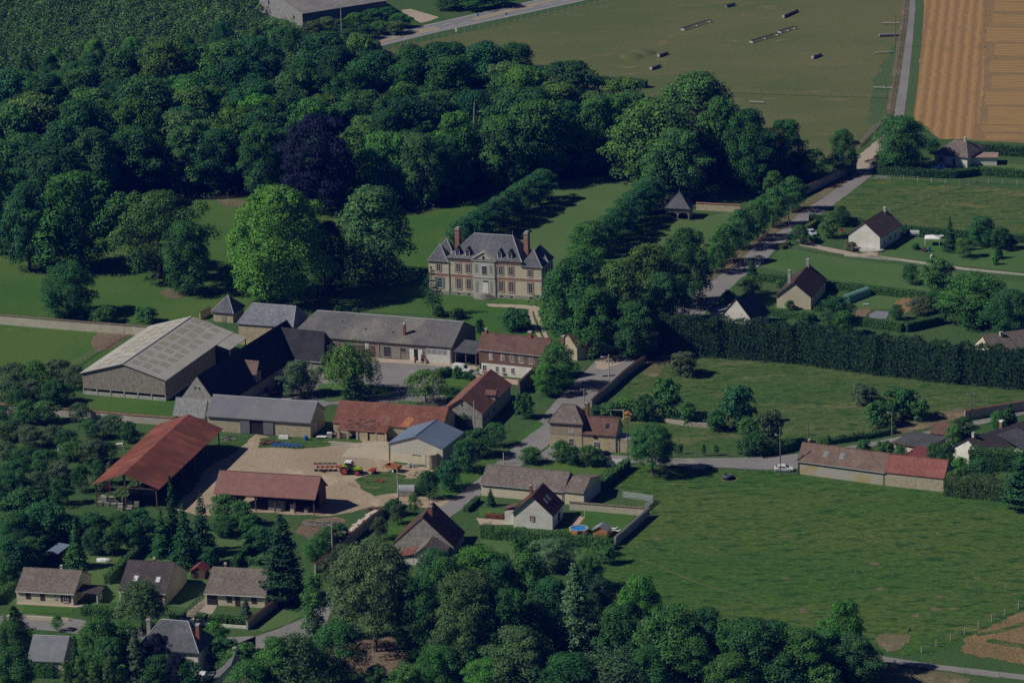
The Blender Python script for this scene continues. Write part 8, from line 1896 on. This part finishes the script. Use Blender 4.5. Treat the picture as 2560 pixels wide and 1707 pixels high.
# things under the pink roof
for fx, w_, h_, mt, lb in ((0.50, 3.6, 2.4, M['greyboard'], 'pale corrugated bin under the pink roof'), (0.72, 1.0, 1.8, M['timber'], 'narrow pallet stack right of the pale bin'), (0.86, 0.8, 1.0, M['woodgrey'], 'small stack of boards near the right post under the pink roof')):
    w = PB.o+PB.ux*PB.L*(fx+0.02)+PB.uy*0.8; t = thing('storage_bin', lb, 'bin', w, PB.rz); m = MB(); m.box(0, w_, 0, 1.2, 0, h_); m.build('bin_wall', mt, t); m = MB(); m.box(-0.05, w_+0.05, -0.05, 1.25, h_, h_+0.08); m.build('bin_lid', M['metalgrey'], t)
# round cement silo, half round tank shelter
t = at((1080,1168), 'water_butt', 'round weathered concrete cistern at the workshop corner', 'cistern'); m = MB(); m.lathe([(1.25, 0), (1.25, 3.0), (1.32, 3.02), (1.32, 3.3), (1.1, 3.32), (0, 3.35)], 24); m.build('shell', surf('stained_concrete', (0.36, 0.30, 0.21), (0.46, 0.41, 0.31), 0.8), t); m = MB(); m.tube((-1.3, -0.4, 0), (-1.3, -0.4, 3.4), 0.05); m.tube((-1.75, -0.7, 0), (-1.3, -0.5, 3.2), 0.04); m.build('ladder', M['metalgrey'], t)
t = at((1016,1238), 'arched_shelter', 'arched grey metal shelter on stone base at the yard entrance', 'shelter', R_(-6)); m = MB(); pr = [(2.0*0 , 0)]; n = 10
for x0, x1 in ((-1.9, 1.9),):
    m.loft([[(x, -1.1*math.cos(math.pi*i/n), 1.2+1.25*math.sin(math.pi*i/n)) for i in range(n+1)] for x in (x0, x1)], True)
m.build('arched_roof', ribbed('galv_arch', (0.33, 0.335, 0.35), (0.42, 0.425, 0.44), 0.25, 0.5, rough=0.6, axis=1), t); m = MB(); m.box(-1.85, 1.85, -1.05, 1.05, 0, 1.2); m.build('base', M['greystone'], t)
# greenhouse tunnel, canopy, toys, tank
o, ux, uy, L, rz = base_frame((2103,754), (2126,759)); D = (G(2150,733)-o).dot(uy)
t = thing('polytunnel', 'green plastic garden tunnel beside the yellow gable house', 'polytunnel', o, rz); m = MB(); n = 12; D = max(8, D)
m.loft([[(L/2-1.35*math.cos(math.pi*i/n), v, 2.1*math.sin(math.pi*i/n)**0.8 if 0 < i < n else 0) for i in range(n+1)] for v in (0, D*0.33, D*0.66, D)], True); m.build('cover', surf('green_film', (0.13, 0.27, 0.23), (0.18, 0.34, 0.29), 1.0, 0.4, 0.4), t)
m = MB()
for v in [D*k/7 for k in range(8)]:
    for i in range(n): m.tube((L/2-1.38*math.cos(math.pi*i/n), v, 2.14*math.sin(math.pi*i/n)**0.8 if 0 < i < n else 0), (L/2-1.38*math.cos(math.pi*(i+1)/n), v, 2.14*math.sin(math.pi*(i+1)/n)**0.8 if i+1 < n else 0), 0.03, k=4)
m.build('hoop', plain('green_tube', (0.1, 0.22, 0.19), 0.6), t)
t = at((2331,612), 'garden_canopy', 'white fabric canopy on posts in the garden', 'canopy', R_(-10)); m = MB(); m.poly([(-2, -1.6, 2.1), (2, -1.6, 2.1), (0, 0, 2.75)]); m.poly([(2, -1.6, 2.1), (2, 1.6, 2.1), (0, 0, 2.75)]); m.poly([(2, 1.6, 2.1), (-2, 1.6, 2.1), (0, 0, 2.75)]); m.poly([(-2, 1.6, 2.1), (-2, -1.6, 2.1), (0, 0, 2.75)])
for a, b in (((-2, -1.6), (2, -1.6)), ((2, -1.6), (2, 1.6)), ((2, 1.6), (-2, 1.6)), ((-2, 1.6), (-2, -1.6))): m.poly([(a[0], a[1], 1.85), (b[0], b[1], 1.85), (b[0], b[1], 2.1), (a[0], a[1], 2.1)])
m.build('roof', plain('white_fabric', (0.8, 0.8, 0.8), 0.8), t)
for x in (-1.9, 1.9):
    for y in (-1.5, 1.5): m = MB(); m.tube((x, y, 0), (x, y, 2.1), 0.05); m.build('post', M['paint'], t)
t = at((2353,596), 'patio_table', 'small white table behind the garden canopy', 'table'); m = MB(); m.lathe([(0, 0.7), (0.7, 0.7), (0.7, 0.76), (0, 0.76)], 12); m.build('table_top', M['paint'], t)
for a in range(3): m = MB(); m.tube((0.1*math.cos(a*2.1), 0.1*math.sin(a*2.1), 0.7), (0.5*math.cos(a*2.1), 0.5*math.sin(a*2.1), 0), 0.04); m.build('leg', M['paint'], t)
for px, mt, lb in (((2310,630), plain('pink', (0.55, 0.1, 0.22), 0.5), 'pink plastic slide on the garden lawn'), ((2322,629), plain('turquoise', (0.06, 0.36, 0.45), 0.5), 'turquoise plastic slide beside the pink slide')):
    t = at(px, 'toy_slide', lb, 'toy slide', R_(-60)); m = MB(); m.hexa([(-0.9, -0.35, 0), (0.3, -0.35, 1.1), (0.3, 0.35, 1.1), (-0.9, 0.35, 0), (-0.9, -0.35, 0.12), (0.3, -0.35, 1.25), (0.3, 0.35, 1.25), (-0.9, 0.35, 0.12)]); m.build('chute', mt, t); m = MB(); m.hexa([(0.5, -0.3, 0), (0.6, -0.3, 0), (0.6, 0.3, 0), (0.5, 0.3, 0), (0.25, -0.3, 1.2), (0.35, -0.3, 1.2), (0.35, 0.3, 1.2), (0.25, 0.3, 1.2)]); m.build('ladder', mt, t)
t = at((2331,650), 'playhouse', 'small white playhouse on the garden lawn', 'playhouse'); m = MB(); m.box(-0.5, 0.5, -0.45, 0.45, 0, 1.0); m.build('wall', M['paint'], t); m = MB(); m.slab([(-0.62, -0.55, 0.95), (0, -0.55, 1.55), (0, 0.55, 1.55), (-0.62, 0.55, 0.95)][::-1], 0.06); m.slab([(0.62, -0.55, 0.95), (0, -0.55, 1.55), (0, 0.55, 1.55), (0.62, 0.55, 0.95)], 0.06); m.build('roof', M['zinc'], t)
t = at((2287,592), 'oil_tank', 'pale blue grey tank against the hedge right of the pale gable house', 'tank', R_(-8)); m = MB(); m.loft([[(x, 0.75*math.cos(2*math.pi*i/10)*k, 0.95+0.85*math.sin(2*math.pi*i/10)*k) for i in range(10)] for x, k in ((-1.3, 0.85), (-1.2, 1), (1.2, 1), (1.3, 0.85))]); m.build('shell', plain('tank_grey', (0.42, 0.46, 0.47), 0.5), t); m = MB(); m.box(-1, -0.8, -0.6, 0.6, 0, 0.4); m.box(0.8, 1, -0.6, 0.6, 0, 0.4); m.build('cradle', M['concrete'], t)
t = at((2105,582), 'red_toy', 'small red and white garden seat beside the round clipped tree', 'seat'); m = MB(); m.box(-0.5, 0.5, -0.3, 0.3, 0.35, 0.45); m.box(-0.5, 0.5, 0.25, 0.35, 0.45, 1.0); m.build('bench', M['red'], t); m = MB(); m.box(-0.45, -0.35, -0.25, 0.3, 0, 0.35); m.box(0.35, 0.45, -0.25, 0.3, 0, 0.35); m.build('leg', M['paint'], t)
# pool and loungers
t = at((1447,1332), 'swimming_pool', 'eight sided raised wooden pool with blue water', 'pool', 0.2); m = MB(); n = 8; P8 = lambda r: [(r*math.cos(2*math.pi*(i+.5)/n), r*math.sin(2*math.pi*(i+.5)/n)) for i in range(n)]
a, b = P8(2.0), P8(1.9)
for i in range(n):
    j = (i+1) % n; m.poly([(*a[i], 0), (*a[j], 0), (*a[j], 1.15), (*a[i], 1.15)]); m.poly([(*b[j], 0.5), (*b[i], 0.5), (*b[i], 1.15), (*b[j], 1.15)])
m.build('side', M['woodorange'], t); m = MB(); a, b = P8(2.15), P8(1.75)
for i in range(n):
    j = (i+1) % n; m.hexa([(*a[i], 1.15), (*a[j], 1.15), (*b[j], 1.15), (*b[i], 1.15), (*a[i], 1.2), (*a[j], 1.2), (*b[j], 1.2), (*b[i], 1.2)])
m.build('rim', surf('pool_rim', (0.3, 0.32, 0.32), (0.38, 0.4, 0.4), 2.0), t); m = MB(); m.poly([(*p, 1.05) for p in P8(1.9)]); m.build('water', surf('pool_water', (0.03, 0.2, 0.58), (0.05, 0.27, 0.66), 0.6, 0.15, 0.4, 0.0), t); m = MB(); m.tube((0.3, -2.6, 0), (0.6, -2.1, 1.2), 0.05); m.tube((0.75, -2.6, 0), (0.95, -2.0, 1.2), 0.05); m.build('ladder', M['timber'], t)
for i, (x, y) in enumerate(((1533,1324), (1540,1330))):
    t = at((x, y), 'sun_lounger', ('white sun lounger by the garden wall, further from the hedge', 'white sun lounger by the garden wall, nearer the hedge')[i], 'sun lounger', R_(-15)); m = MB(); m.box(-0.95, 0.5, -0.32, 0.32, 0.3, 0.4); m.build('seat', M['paint'], t); m = MB(); m.hexa([(0.5, -0.32, 0.3), (1.1, -0.32, 0.75), (1.1, 0.32, 0.75), (0.5, 0.32, 0.3), (0.5, -0.32, 0.4), (1.05, -0.32, 0.85), (1.05, 0.32, 0.85), (0.5, 0.32, 0.4)]); m.build('backrest', M['paint'], t)
    for u in (-0.8, 0.4):
        for v in (-0.27, 0.27): m = MB(); m.box(u-0.03, u+0.03, v-0.03, v+0.03, 0, 0.3); m.build('leg', M['paint'], t)
# troughs
t = at((1819,1194), 'tyre_trough', 'big round tyre water trough at the top of the meadow', 'trough'); m = MB(); m.lathe([(0.9, 0), (1.08, 0.15), (1.1, 0.55), (1.0, 0.75), (0.85, 0.75), (0.8, 0.5)], 22); m.build('rim', plain('old_rubber', (0.1, 0.115, 0.13), 0.8), t); m = MB(); m.lathe([(0.0, 0.55), (0.84, 0.55)], 22); m.build('water', plain('trough_water', (0.05, 0.07, 0.09), 0.1, 0.6), t)
t = tag(MB().lathe([(0, 0.04), (1.5, 0.04), (1.6, 0.0)], 16).build('stone_apron', M['concrete']), 'pale stone apron under the tyre trough', 'slab'); w = G(1824,1196); t.location = (w.x, w.y, 0.02)
t = at((1746,1174), 'cattle_trough', 'long grey trough in the shadow of the meadow tree', 'trough', R_(-2)); m = MB(); m.hexa([(-1.4, -0.3, 0.1), (1.4, -0.3, 0.1), (1.4, 0.3, 0.1), (-1.4, 0.3, 0.1), (-1.6, -0.42, 0.7), (1.6, -0.42, 0.7), (1.6, 0.42, 0.7), (-1.6, 0.42, 0.7)]); m.build('basin', M['metalgrey'], t); m = MB(); m.box(-1.1, -1.0, -0.35, 0.35, 0, 0.3); m.box(1.0, 1.1, -0.35, 0.35, 0, 0.3); m.build('leg', M['metalgrey'], t)
# swing and playset
t = at((1545,1047), 'garden_swing', 'white metal swing frame behind the corner house wing', 'swing', R_(-8)); m = MB(); m.tube((-1.6, 0, 2.2), (1.3, 0, 2.2), 0.06)
for x in (-1.6, 1.3):
    for s in (-1, 1): m.tube((x, 0, 2.2), (x, s*0.9, 0), 0.05)
m.build('frame', M['paint'], t); m = MB(); m.tube((-0.5, 0, 2.2), (-0.5, 0, 0.5), 0.02); m.tube((0.1, 0, 2.2), (0.1, 0, 0.5), 0.02); m.box(-0.55, 0.15, -0.15, 0.15, 0.46, 0.52); m.build('seat', M['woodbrown'], t)
t = at((1570,1052), 'climbing_frame', 'yellow plastic climbing frame beside the white swing', 'climbing frame', R_(15)); yl = plain('yellow', (0.55, 0.33, 0.03), 0.5); m = MB(); m.box(-0.6, 0.6, -0.6, 0.6, 1.0, 1.1); m.hexa([(0.6, -0.35, 0.95), (2.0, -0.35, 0), (2.0, 0.35, 0), (0.6, 0.35, 0.95), (0.6, -0.35, 1.1), (2.0, -0.35, 0.15), (2.0, 0.35, 0.15), (0.6, 0.35, 1.1)]); m.build('slide', yl, t)
for x in (-0.55, 0.55):
    for y in (-0.55, 0.55): m = MB(); m.box(x-0.06, x+0.06, y-0.06, y+0.06, 0, 1.9); m.build('post', yl, t)
m = MB(); m.poly([(-0.75, -0.75, 1.9), (0.75, -0.75, 1.9), (0, 0, 2.5)]); m.poly([(0.75, -0.75, 1.9), (0.75, 0.75, 1.9), (0, 0, 2.5)]); m.poly([(0.75, 0.75, 1.9), (-0.75, 0.75, 1.9), (0, 0, 2.5)]); m.poly([(-0.75, 0.75, 1.9), (-0.75, -0.75, 1.9), (0, 0, 2.5)]); m.build('roof', M['orange'], t)
# left garden
t = at((260,1402), 'covered_boat', 'upturned white boat on the left garden lawn', 'boat', R_(-5)); m = MB(); m.loft([[(x, -w_, 0.05), (x, -w_*0.8, 0.45*k), (x, 0, 0.75*k), (x, w_*0.8, 0.45*k), (x, w_, 0.05)] for x, w_, k in ((-1.5, 0.55, 0.9), (-0.6, 0.75, 1), (0.5, 0.7, 1), (1.2, 0.42, 0.8), (1.6, 0.06, 0.4))]); m.build('hull', M['paint'], t); m = MB(); m.tube((-1.5, 0, 0.7), (1.5, 0, 0.4), 0.04); m.build('keel', M['zinc'], t)
t = at((497,1416), 'play_tent', 'tiny pointed white tent behind the red roofed shed', 'tent'); m = MB(); m.lathe([(0.8, 0), (0.75, 0.5), (0, 1.6)], 8); m.build('cover', M['paint'], t); m = MB(); m.tube((0, 0, 1.5), (0, 0, 1.9), 0.03); m.build('pole', M['woodgrey'], t)
t = at((660,1400), 'garden_table', 'green plastic garden table behind the cypress', 'table'); m = MB(); m.box(-0.9, 0.9, -0.5, 0.5, 0.68, 0.74); m.build('table_top', plain('dark_green', (0.03, 0.09, 0.06), 0.6), t); m = MB(); m.box(-0.7, -0.6, -0.4, 0.4, 0, 0.68); m.box(0.6, 0.7, -0.4, 0.4, 0, 0.68); m.build('leg', M['woodgrey'], t)
t = at((1475,1164), 'garden_bench', 'grey bench on the lawn before the corner house', 'bench', R_(-4)); m = MB(); m.box(-0.9, 0.9, -0.25, 0.25, 0.42, 0.5); m.build('seat', M['woodgrey'], t); m = MB(); m.box(-0.9, 0.9, 0.22, 0.3, 0.5, 1.0); m.build('backrest', M['woodgrey'], t)
for u in (-0.75, 0.75): m = MB(); m.box(u-0.05, u+0.05, -0.22, 0.25, 0, 0.42); m.build('leg', M['woodgrey'], t)
t = at((2165,764), 'garden_bench', 'small pale bench beside the vegetable plot', 'bench', R_(-4)); m = MB(); m.box(-0.7, 0.7, -0.2, 0.2, 0.4, 0.47); m.build('seat', M['paint'], t)
for u in (-0.55, 0.55): m = MB(); m.box(u-0.05, u+0.05, -0.18, 0.18, 0, 0.4); m.build('leg', M['paint'], t)
# ------------------------------------------------------------------ cross country jumps in the paddock
log = surf('jump_log', (0.14, 0.13, 0.125), (0.24, 0.225, 0.21), 2.0); whitew = surf('pale_log_end', (0.4, 0.38, 0.34), (0.5, 0.48, 0.44), 2.0)
def jump(label, a, b, kind):
    o, ux, uy, L, rz = base_frame(a, b); t = thing('horse_jump', label, 'horse jump', o, rz, 'wooden jumps in the dry paddock')
    if kind == 'rails':
        for y in (-0.5, 0.5):
            m = MB(); m.tube((0, y, 0.75), (L, y, 0.75), 0.17, 0.14, 8); m.build('rail', log, t)
        for u in (0.2, 0.8, L*0.5, L-0.8, L-0.2): m = MB(); m.box(u-0.12, u+0.12, -0.7, 0.7, 0, 0.6); m.build('support', whitew, t)
    elif kind == 'log':
        m = MB(); m.tube((0, 0, 0.6), (L, 0, 0.55), 0.55, 0.5, 10); m.build('log', log, t); m = MB(); m.tube((-0.01, 0, 0.6), (0.02, 0, 0.6), 0.5, 0.5, 10); m.build('log_end', whitew, t)
        for u in (L*0.15, L*0.85): m = MB(); m.box(u-0.12, u+0.12, -0.6, 0.6, 0, 0.2); m.build('support', log, t)
    elif kind == 'box':
        m = MB(); m.hexa([(0, -0.6, 0), (L, -0.6, 0), (L, 0.6, 0), (0, 0.6, 0), (0, -0.25, 0.95), (L, -0.25, 0.95), (L, 0.25, 0.95), (0, 0.25, 0.95)]); m.build('panel', log, t); m = MB(); m.tube((-0.05, 0, 1.0), (L+0.05, 0, 1.0), 0.1); m.build('top_rail', log, t)
    else:
        m = MB(); m.tube((0, 0, 0.55), (L, 0, 0.5), 0.2, 0.17, 8); m.build('rail', whitew, t)
        for u in (0.3, L-0.3): m = MB(); m.box(u-0.1, u+0.1, -0.15, 0.15, 0, 0.4); m.build('support', log, t)
for lb, a, b, k in (('long double rail jump with pale ends in mid paddock', (1706,77), (1775,55), 'rails'), ('dark box jump at the top of the paddock', (1815,20), (1836,15), 'box'), ('left half of the stepped rail jump', (1877,108), (1945,88), 'rails'), ('right half of the stepped rail jump', (1948,84), (1988,72), 'rails'), ('thick log jump near the top right of the paddock', (1958,46), (1993,30), 'log'), ('short dark log jump below the stepped rails', (2031,148), (2052,140), 'log'), ('small dark jump on the mounds', (1646,144), (1668,136), 'log'), ('small dark jump below the mounds', (1627,176), (1649,168), 'log'), ('highest rail jump against the lane bank', (2205,62), (2250,61), 'single'), ('second rail jump against the lane bank', (2198,93), (2246,91), 'log'), ('third rail jump against the lane bank', (2186,137), (2233,133), 'single'), ('lowest rail jump against the lane bank', (2184,223), (2229,224), 'single'), ('two pale poles lying in the lower paddock', (1873,259), (1910,260), 'single')):
    jump(lb, a, b, k)
m = MB(); n = 24
for rr, zz in ((1, 0),): pass
for px, rx, ry, hh in (((1606,133), 4.5, 5.0, 0.9), ((1580,142), 4.0, 6.0, 0.8)):
    m = MB(); m.loft([[(rx*k*math.cos(2*math.pi*i/n), ry*k*math.sin(2*math.pi*i/n), hh*(1-k*k)) for i in range(n)] for k in (1, 0.85, 0.6, 0.35, 0.1)], True); o = m.build('grass_mound', GM['paddock']); w = G(*px); o.location = (w.x, w.y, 0); o['kind'] = 'structure'
# road furniture on the main road
def bollard(label, px, col_):
    t = at(px, 'road_sign', label, 'road sign'); m = MB(); m.tube((0, 0, 0), (0, 0, 1.0), 0.05); m.build('post', M['paint'], t); m = MB(); m.lathe([(0, -0.03), (0.38, -0.03), (0.38, 0.03), (0, 0.03)], 16); m.v = [(v[0], v[2]-0.07, v[1]+1.3) for v in m.v]; m.build('sign_face', col_, t)
    m = MB(); m.box(-0.3, 0.3, -0.2, 0.2, 0, 0.2); m.build('base', M['paint'], t)
sb = plain('sign_blue', (0.05, 0.2, 0.6), 0.4)
bollard('blue round sign on the left island end of the main road', (984,95), sb); bollard('blue round sign on the right island start of the main road', (1195,47), sb); bollard('blue round sign at the far right of the main road', (1266,45), sb); bollard('yellow marker on the road island', (1054,79), plain('sign_yellow', (0.6, 0.4, 0.05), 0.4))
t = at((1140,82), 'white_board_sign', 'white sign board at the paddock fence', 'sign', R_(-20)); m = MB(); m.box(-0.25, 0.25, -0.04, 0.04, 0.3, 1.5); m.build('board', M['paint'], t); m = MB(); m.box(-0.05, 0.05, 0.04, 0.1, 0, 1.4); m.build('post', weath, t)
for i, (px, lb) in enumerate((((2299,158), 'white marker post beside the stubble field'),)):
    t = at(px, 'marker_post', lb, 'marker post'); m = MB(); m.box(-0.12, 0.12, -0.12, 0.12, 0, 1.0); m.build('shaft', M['paint'], t); m = MB(); m.box(-0.16, 0.16, -0.16, 0.16, 1.0, 1.15); m.build('cap', M['paint'], t)
# ------------------------------------------------------------------ animals and people
def skinned(name, pts, edges, rad, mat, parent=None, sub=2, root=0):
    me = bpy.data.meshes.new(name); me.from_pydata(pts, edges, []); me.update()
    o = bpy.data.objects.new(name, me); C.objects.link(o); s = o.modifiers.new('skin', 'SKIN'); me.skin_vertices[0].data[root].use_root = True
    for i, r in enumerate(rad): me.skin_vertices[0].data[i].radius = (r, r) if isinstance(r, (int, float)) else r
    q = o.modifiers.new('sub', 'SUBSURF'); q.levels = sub; q.render_levels = sub; me.materials.append(mat)
    if parent: o.parent = parent
    return o
def horse(label, px, head, coat, mane, graze=False):
    t = at(px, 'horse', label, 'horse', head)
    P = [(-0.75, 0, 1.28), (-0.35, 0, 1.2), (0.25, 0, 1.2), (0.65, 0, 1.25)]; E = [(0, 1), (1, 2), (2, 3)]; Rr = [0.29, 0.31, 0.3, 0.26]
    def add(p, par, r): P.append(p); E.append((par, len(P)-1)); Rr.append(r); return len(P)-1
    if graze: k = add((0.95, 0, 1.2), 3, 0.17); k = add((1.3, 0, 0.85), k, 0.13); k = add((1.42, 0, 0.62), k, 0.12); k = add((1.5, 0, 0.25), k, 0.075)
    else: k = add((0.9, 0, 1.5), 3, 0.19); k = add((1.12, 0, 1.82), k, 0.13); k = add((1.3, 0, 1.88), k, 0.12); hd = k; k = add((1.62, 0, 1.62), k, 0.075)
    for s in (-1, 1):
        j = add((0.62, s*0.2, 0.95), 3, 0.12); j = add((0.64, s*0.2, 0.55), j, 0.065); j = add((0.62, s*0.2, 0.15), j, 0.05); add((0.68, s*0.2, 0.03), j, 0.07)
        j = add((-0.72, s*0.2, 0.95), 0, 0.17); j = add((-0.62, s*0.21, 0.75), j, 0.11); j = add((-0.86, s*0.2, 0.5), j, 0.07); j = add((-0.8, s*0.2, 0.15), j, 0.05); add((-0.74, s*0.2, 0.03), j, 0.07)
    skinned('body', P, E, Rr, coat, t, 2, 1)
    m = MB(); m.path([(-1.0, 0, 1.4), (-1.15, 0, 1.1), (-1.12, 0, 0.6)], [0.07, 0.09, 0.03], 6); m.build('tail', mane, t)
    m = MB(); a, b = ((0.8, 0, 1.45), (1.25, 0, 1.0)) if graze else ((0.75, 0, 1.62), (1.1, 0, 1.98)); m.tube(a, b, 0.06, 0.05, 5); m.build('mane', mane, t)
    for s in (-1, 1):
        e = (1.32, s*0.07, 0.78) if graze else (1.16, s*0.07, 1.98); m = MB(); m.tube(e, (e[0]+(-0.05 if not graze else -0.1), e[1]*1.4, e[2]+0.16), 0.045, 0.01, 5); m.build('ear', coat, t)
    return t
white_coat = surf('white_coat', (0.55, 0.54, 0.52), (0.66, 0.65, 0.63), 2.0); bay = surf('bay_coat', (0.16, 0.07, 0.035), (0.22, 0.10, 0.05), 2.0)
horse('white horse grazing under the left part of the orchard', (148,1128), R_(100), white_coat, M['woodgrey'], True)
horse('white horse in shade under the right part of the orchard', (301,1122), R_(175), white_coat, M['woodgrey'], True)
horse('saddled bay horse standing at the stable door', (1056,908), R_(100), bay, M['black'])
def person(label, px, head, shirt, trousers, hair):
    t = at(px, 'person', label, 'person', head); skin = surf('skin', (0.45, 0.28, 0.2), (0.52, 0.34, 0.25), 4.0)
    P = [(0, 0, 0.95), (0, 0, 1.15), (0, 0, 1.38), (0, 0, 1.5), (0.01, 0, 1.6), (0.02, 0, 1.7)]; E = [(i, i+1) for i in range(5)]; Rr = [(0.15, 0.12), (0.14, 0.11), (0.17, 0.11), 0.06, 0.09, 0.08]
    def add(p, par, r): P.append(p); E.append((par, len(P)-1)); Rr.append(r); return len(P)-1
    for s in (-1, 1):
        j = add((0, s*0.2, 1.4), 2, 0.06); j = add((0.05, s*0.25, 1.12), j, 0.045); j = add((0.18, s*0.22, 0.92), j, 0.035); w_ = add((0.22, s*0.22, 0.87), j, 0.035)
        for q in range(4): f = add((0.27, s*0.2+(q-1.5)*0.02, 0.83), w_, 0.009); add((0.28, s*0.2+(q-1.5)*0.02, 0.785+0.006*abs(q-1.3)), f, 0.008)
        add((0.25, s*0.17, 0.85), w_, 0.01)
        j = add((0.02, s*0.1, 0.85), 0, 0.09); j = add((0.04, s*0.11, 0.48), j, 0.065); j = add((-0.02, s*0.11, 0.09), j, 0.045); add((0.13, s*0.12, 0.03), j, 0.04)
    skinned('body', P, E, Rr, skin, t, 2, 0)
    m = MB(); m.loft([[(1.22*a*math.cos(q*0.785), 1.22*b*math.sin(q*0.785), z) for q in range(8)] for z, a, b in ((0.9, 0.14, 0.17), (1.15, 0.13, 0.165), (1.38, 0.13, 0.2), (1.47, 0.08, 0.11))]); m.build('shirt', shirt, t)
    m = MB()
    for s in (-1, 1): m.path([(0.0, s*0.2, 1.41), (0.05, s*0.25, 1.12)], [0.075, 0.06], 8)
    m.build('sleeves', shirt, t); m = MB()
    for s in (-1, 1): m.path([(0.02, s*0.1, 0.95), (0.04, s*0.11, 0.48), (-0.02, s*0.11, 0.1)], [0.125, 0.085, 0.07], 8)
    m.build('trousers', trousers, t); m = MB(); m.lathe([(0.0, 1.82), (0.07, 1.8), (0.105, 1.72), (0.1, 1.64)], 10, -0.01, 0); m.build('hair', hair, t)
    m = MB()
    for s in (-1, 1): m.box(0.095, 0.108, s*0.035-0.012, s*0.035+0.012, 1.685, 1.7)
    m.build('eyes', M['black'], t); m = MB(); m.tube((0.095, 0, 1.68), (0.125, 0, 1.645), 0.012, 0.016, 5); m.build('nose', skin, t)
person('person in red top standing beside the bay horse', (1038,909), R_(60), M['red'], plain('dark_trousers', (0.04, 0.045, 0.06), 0.9), M['woodbrown'])
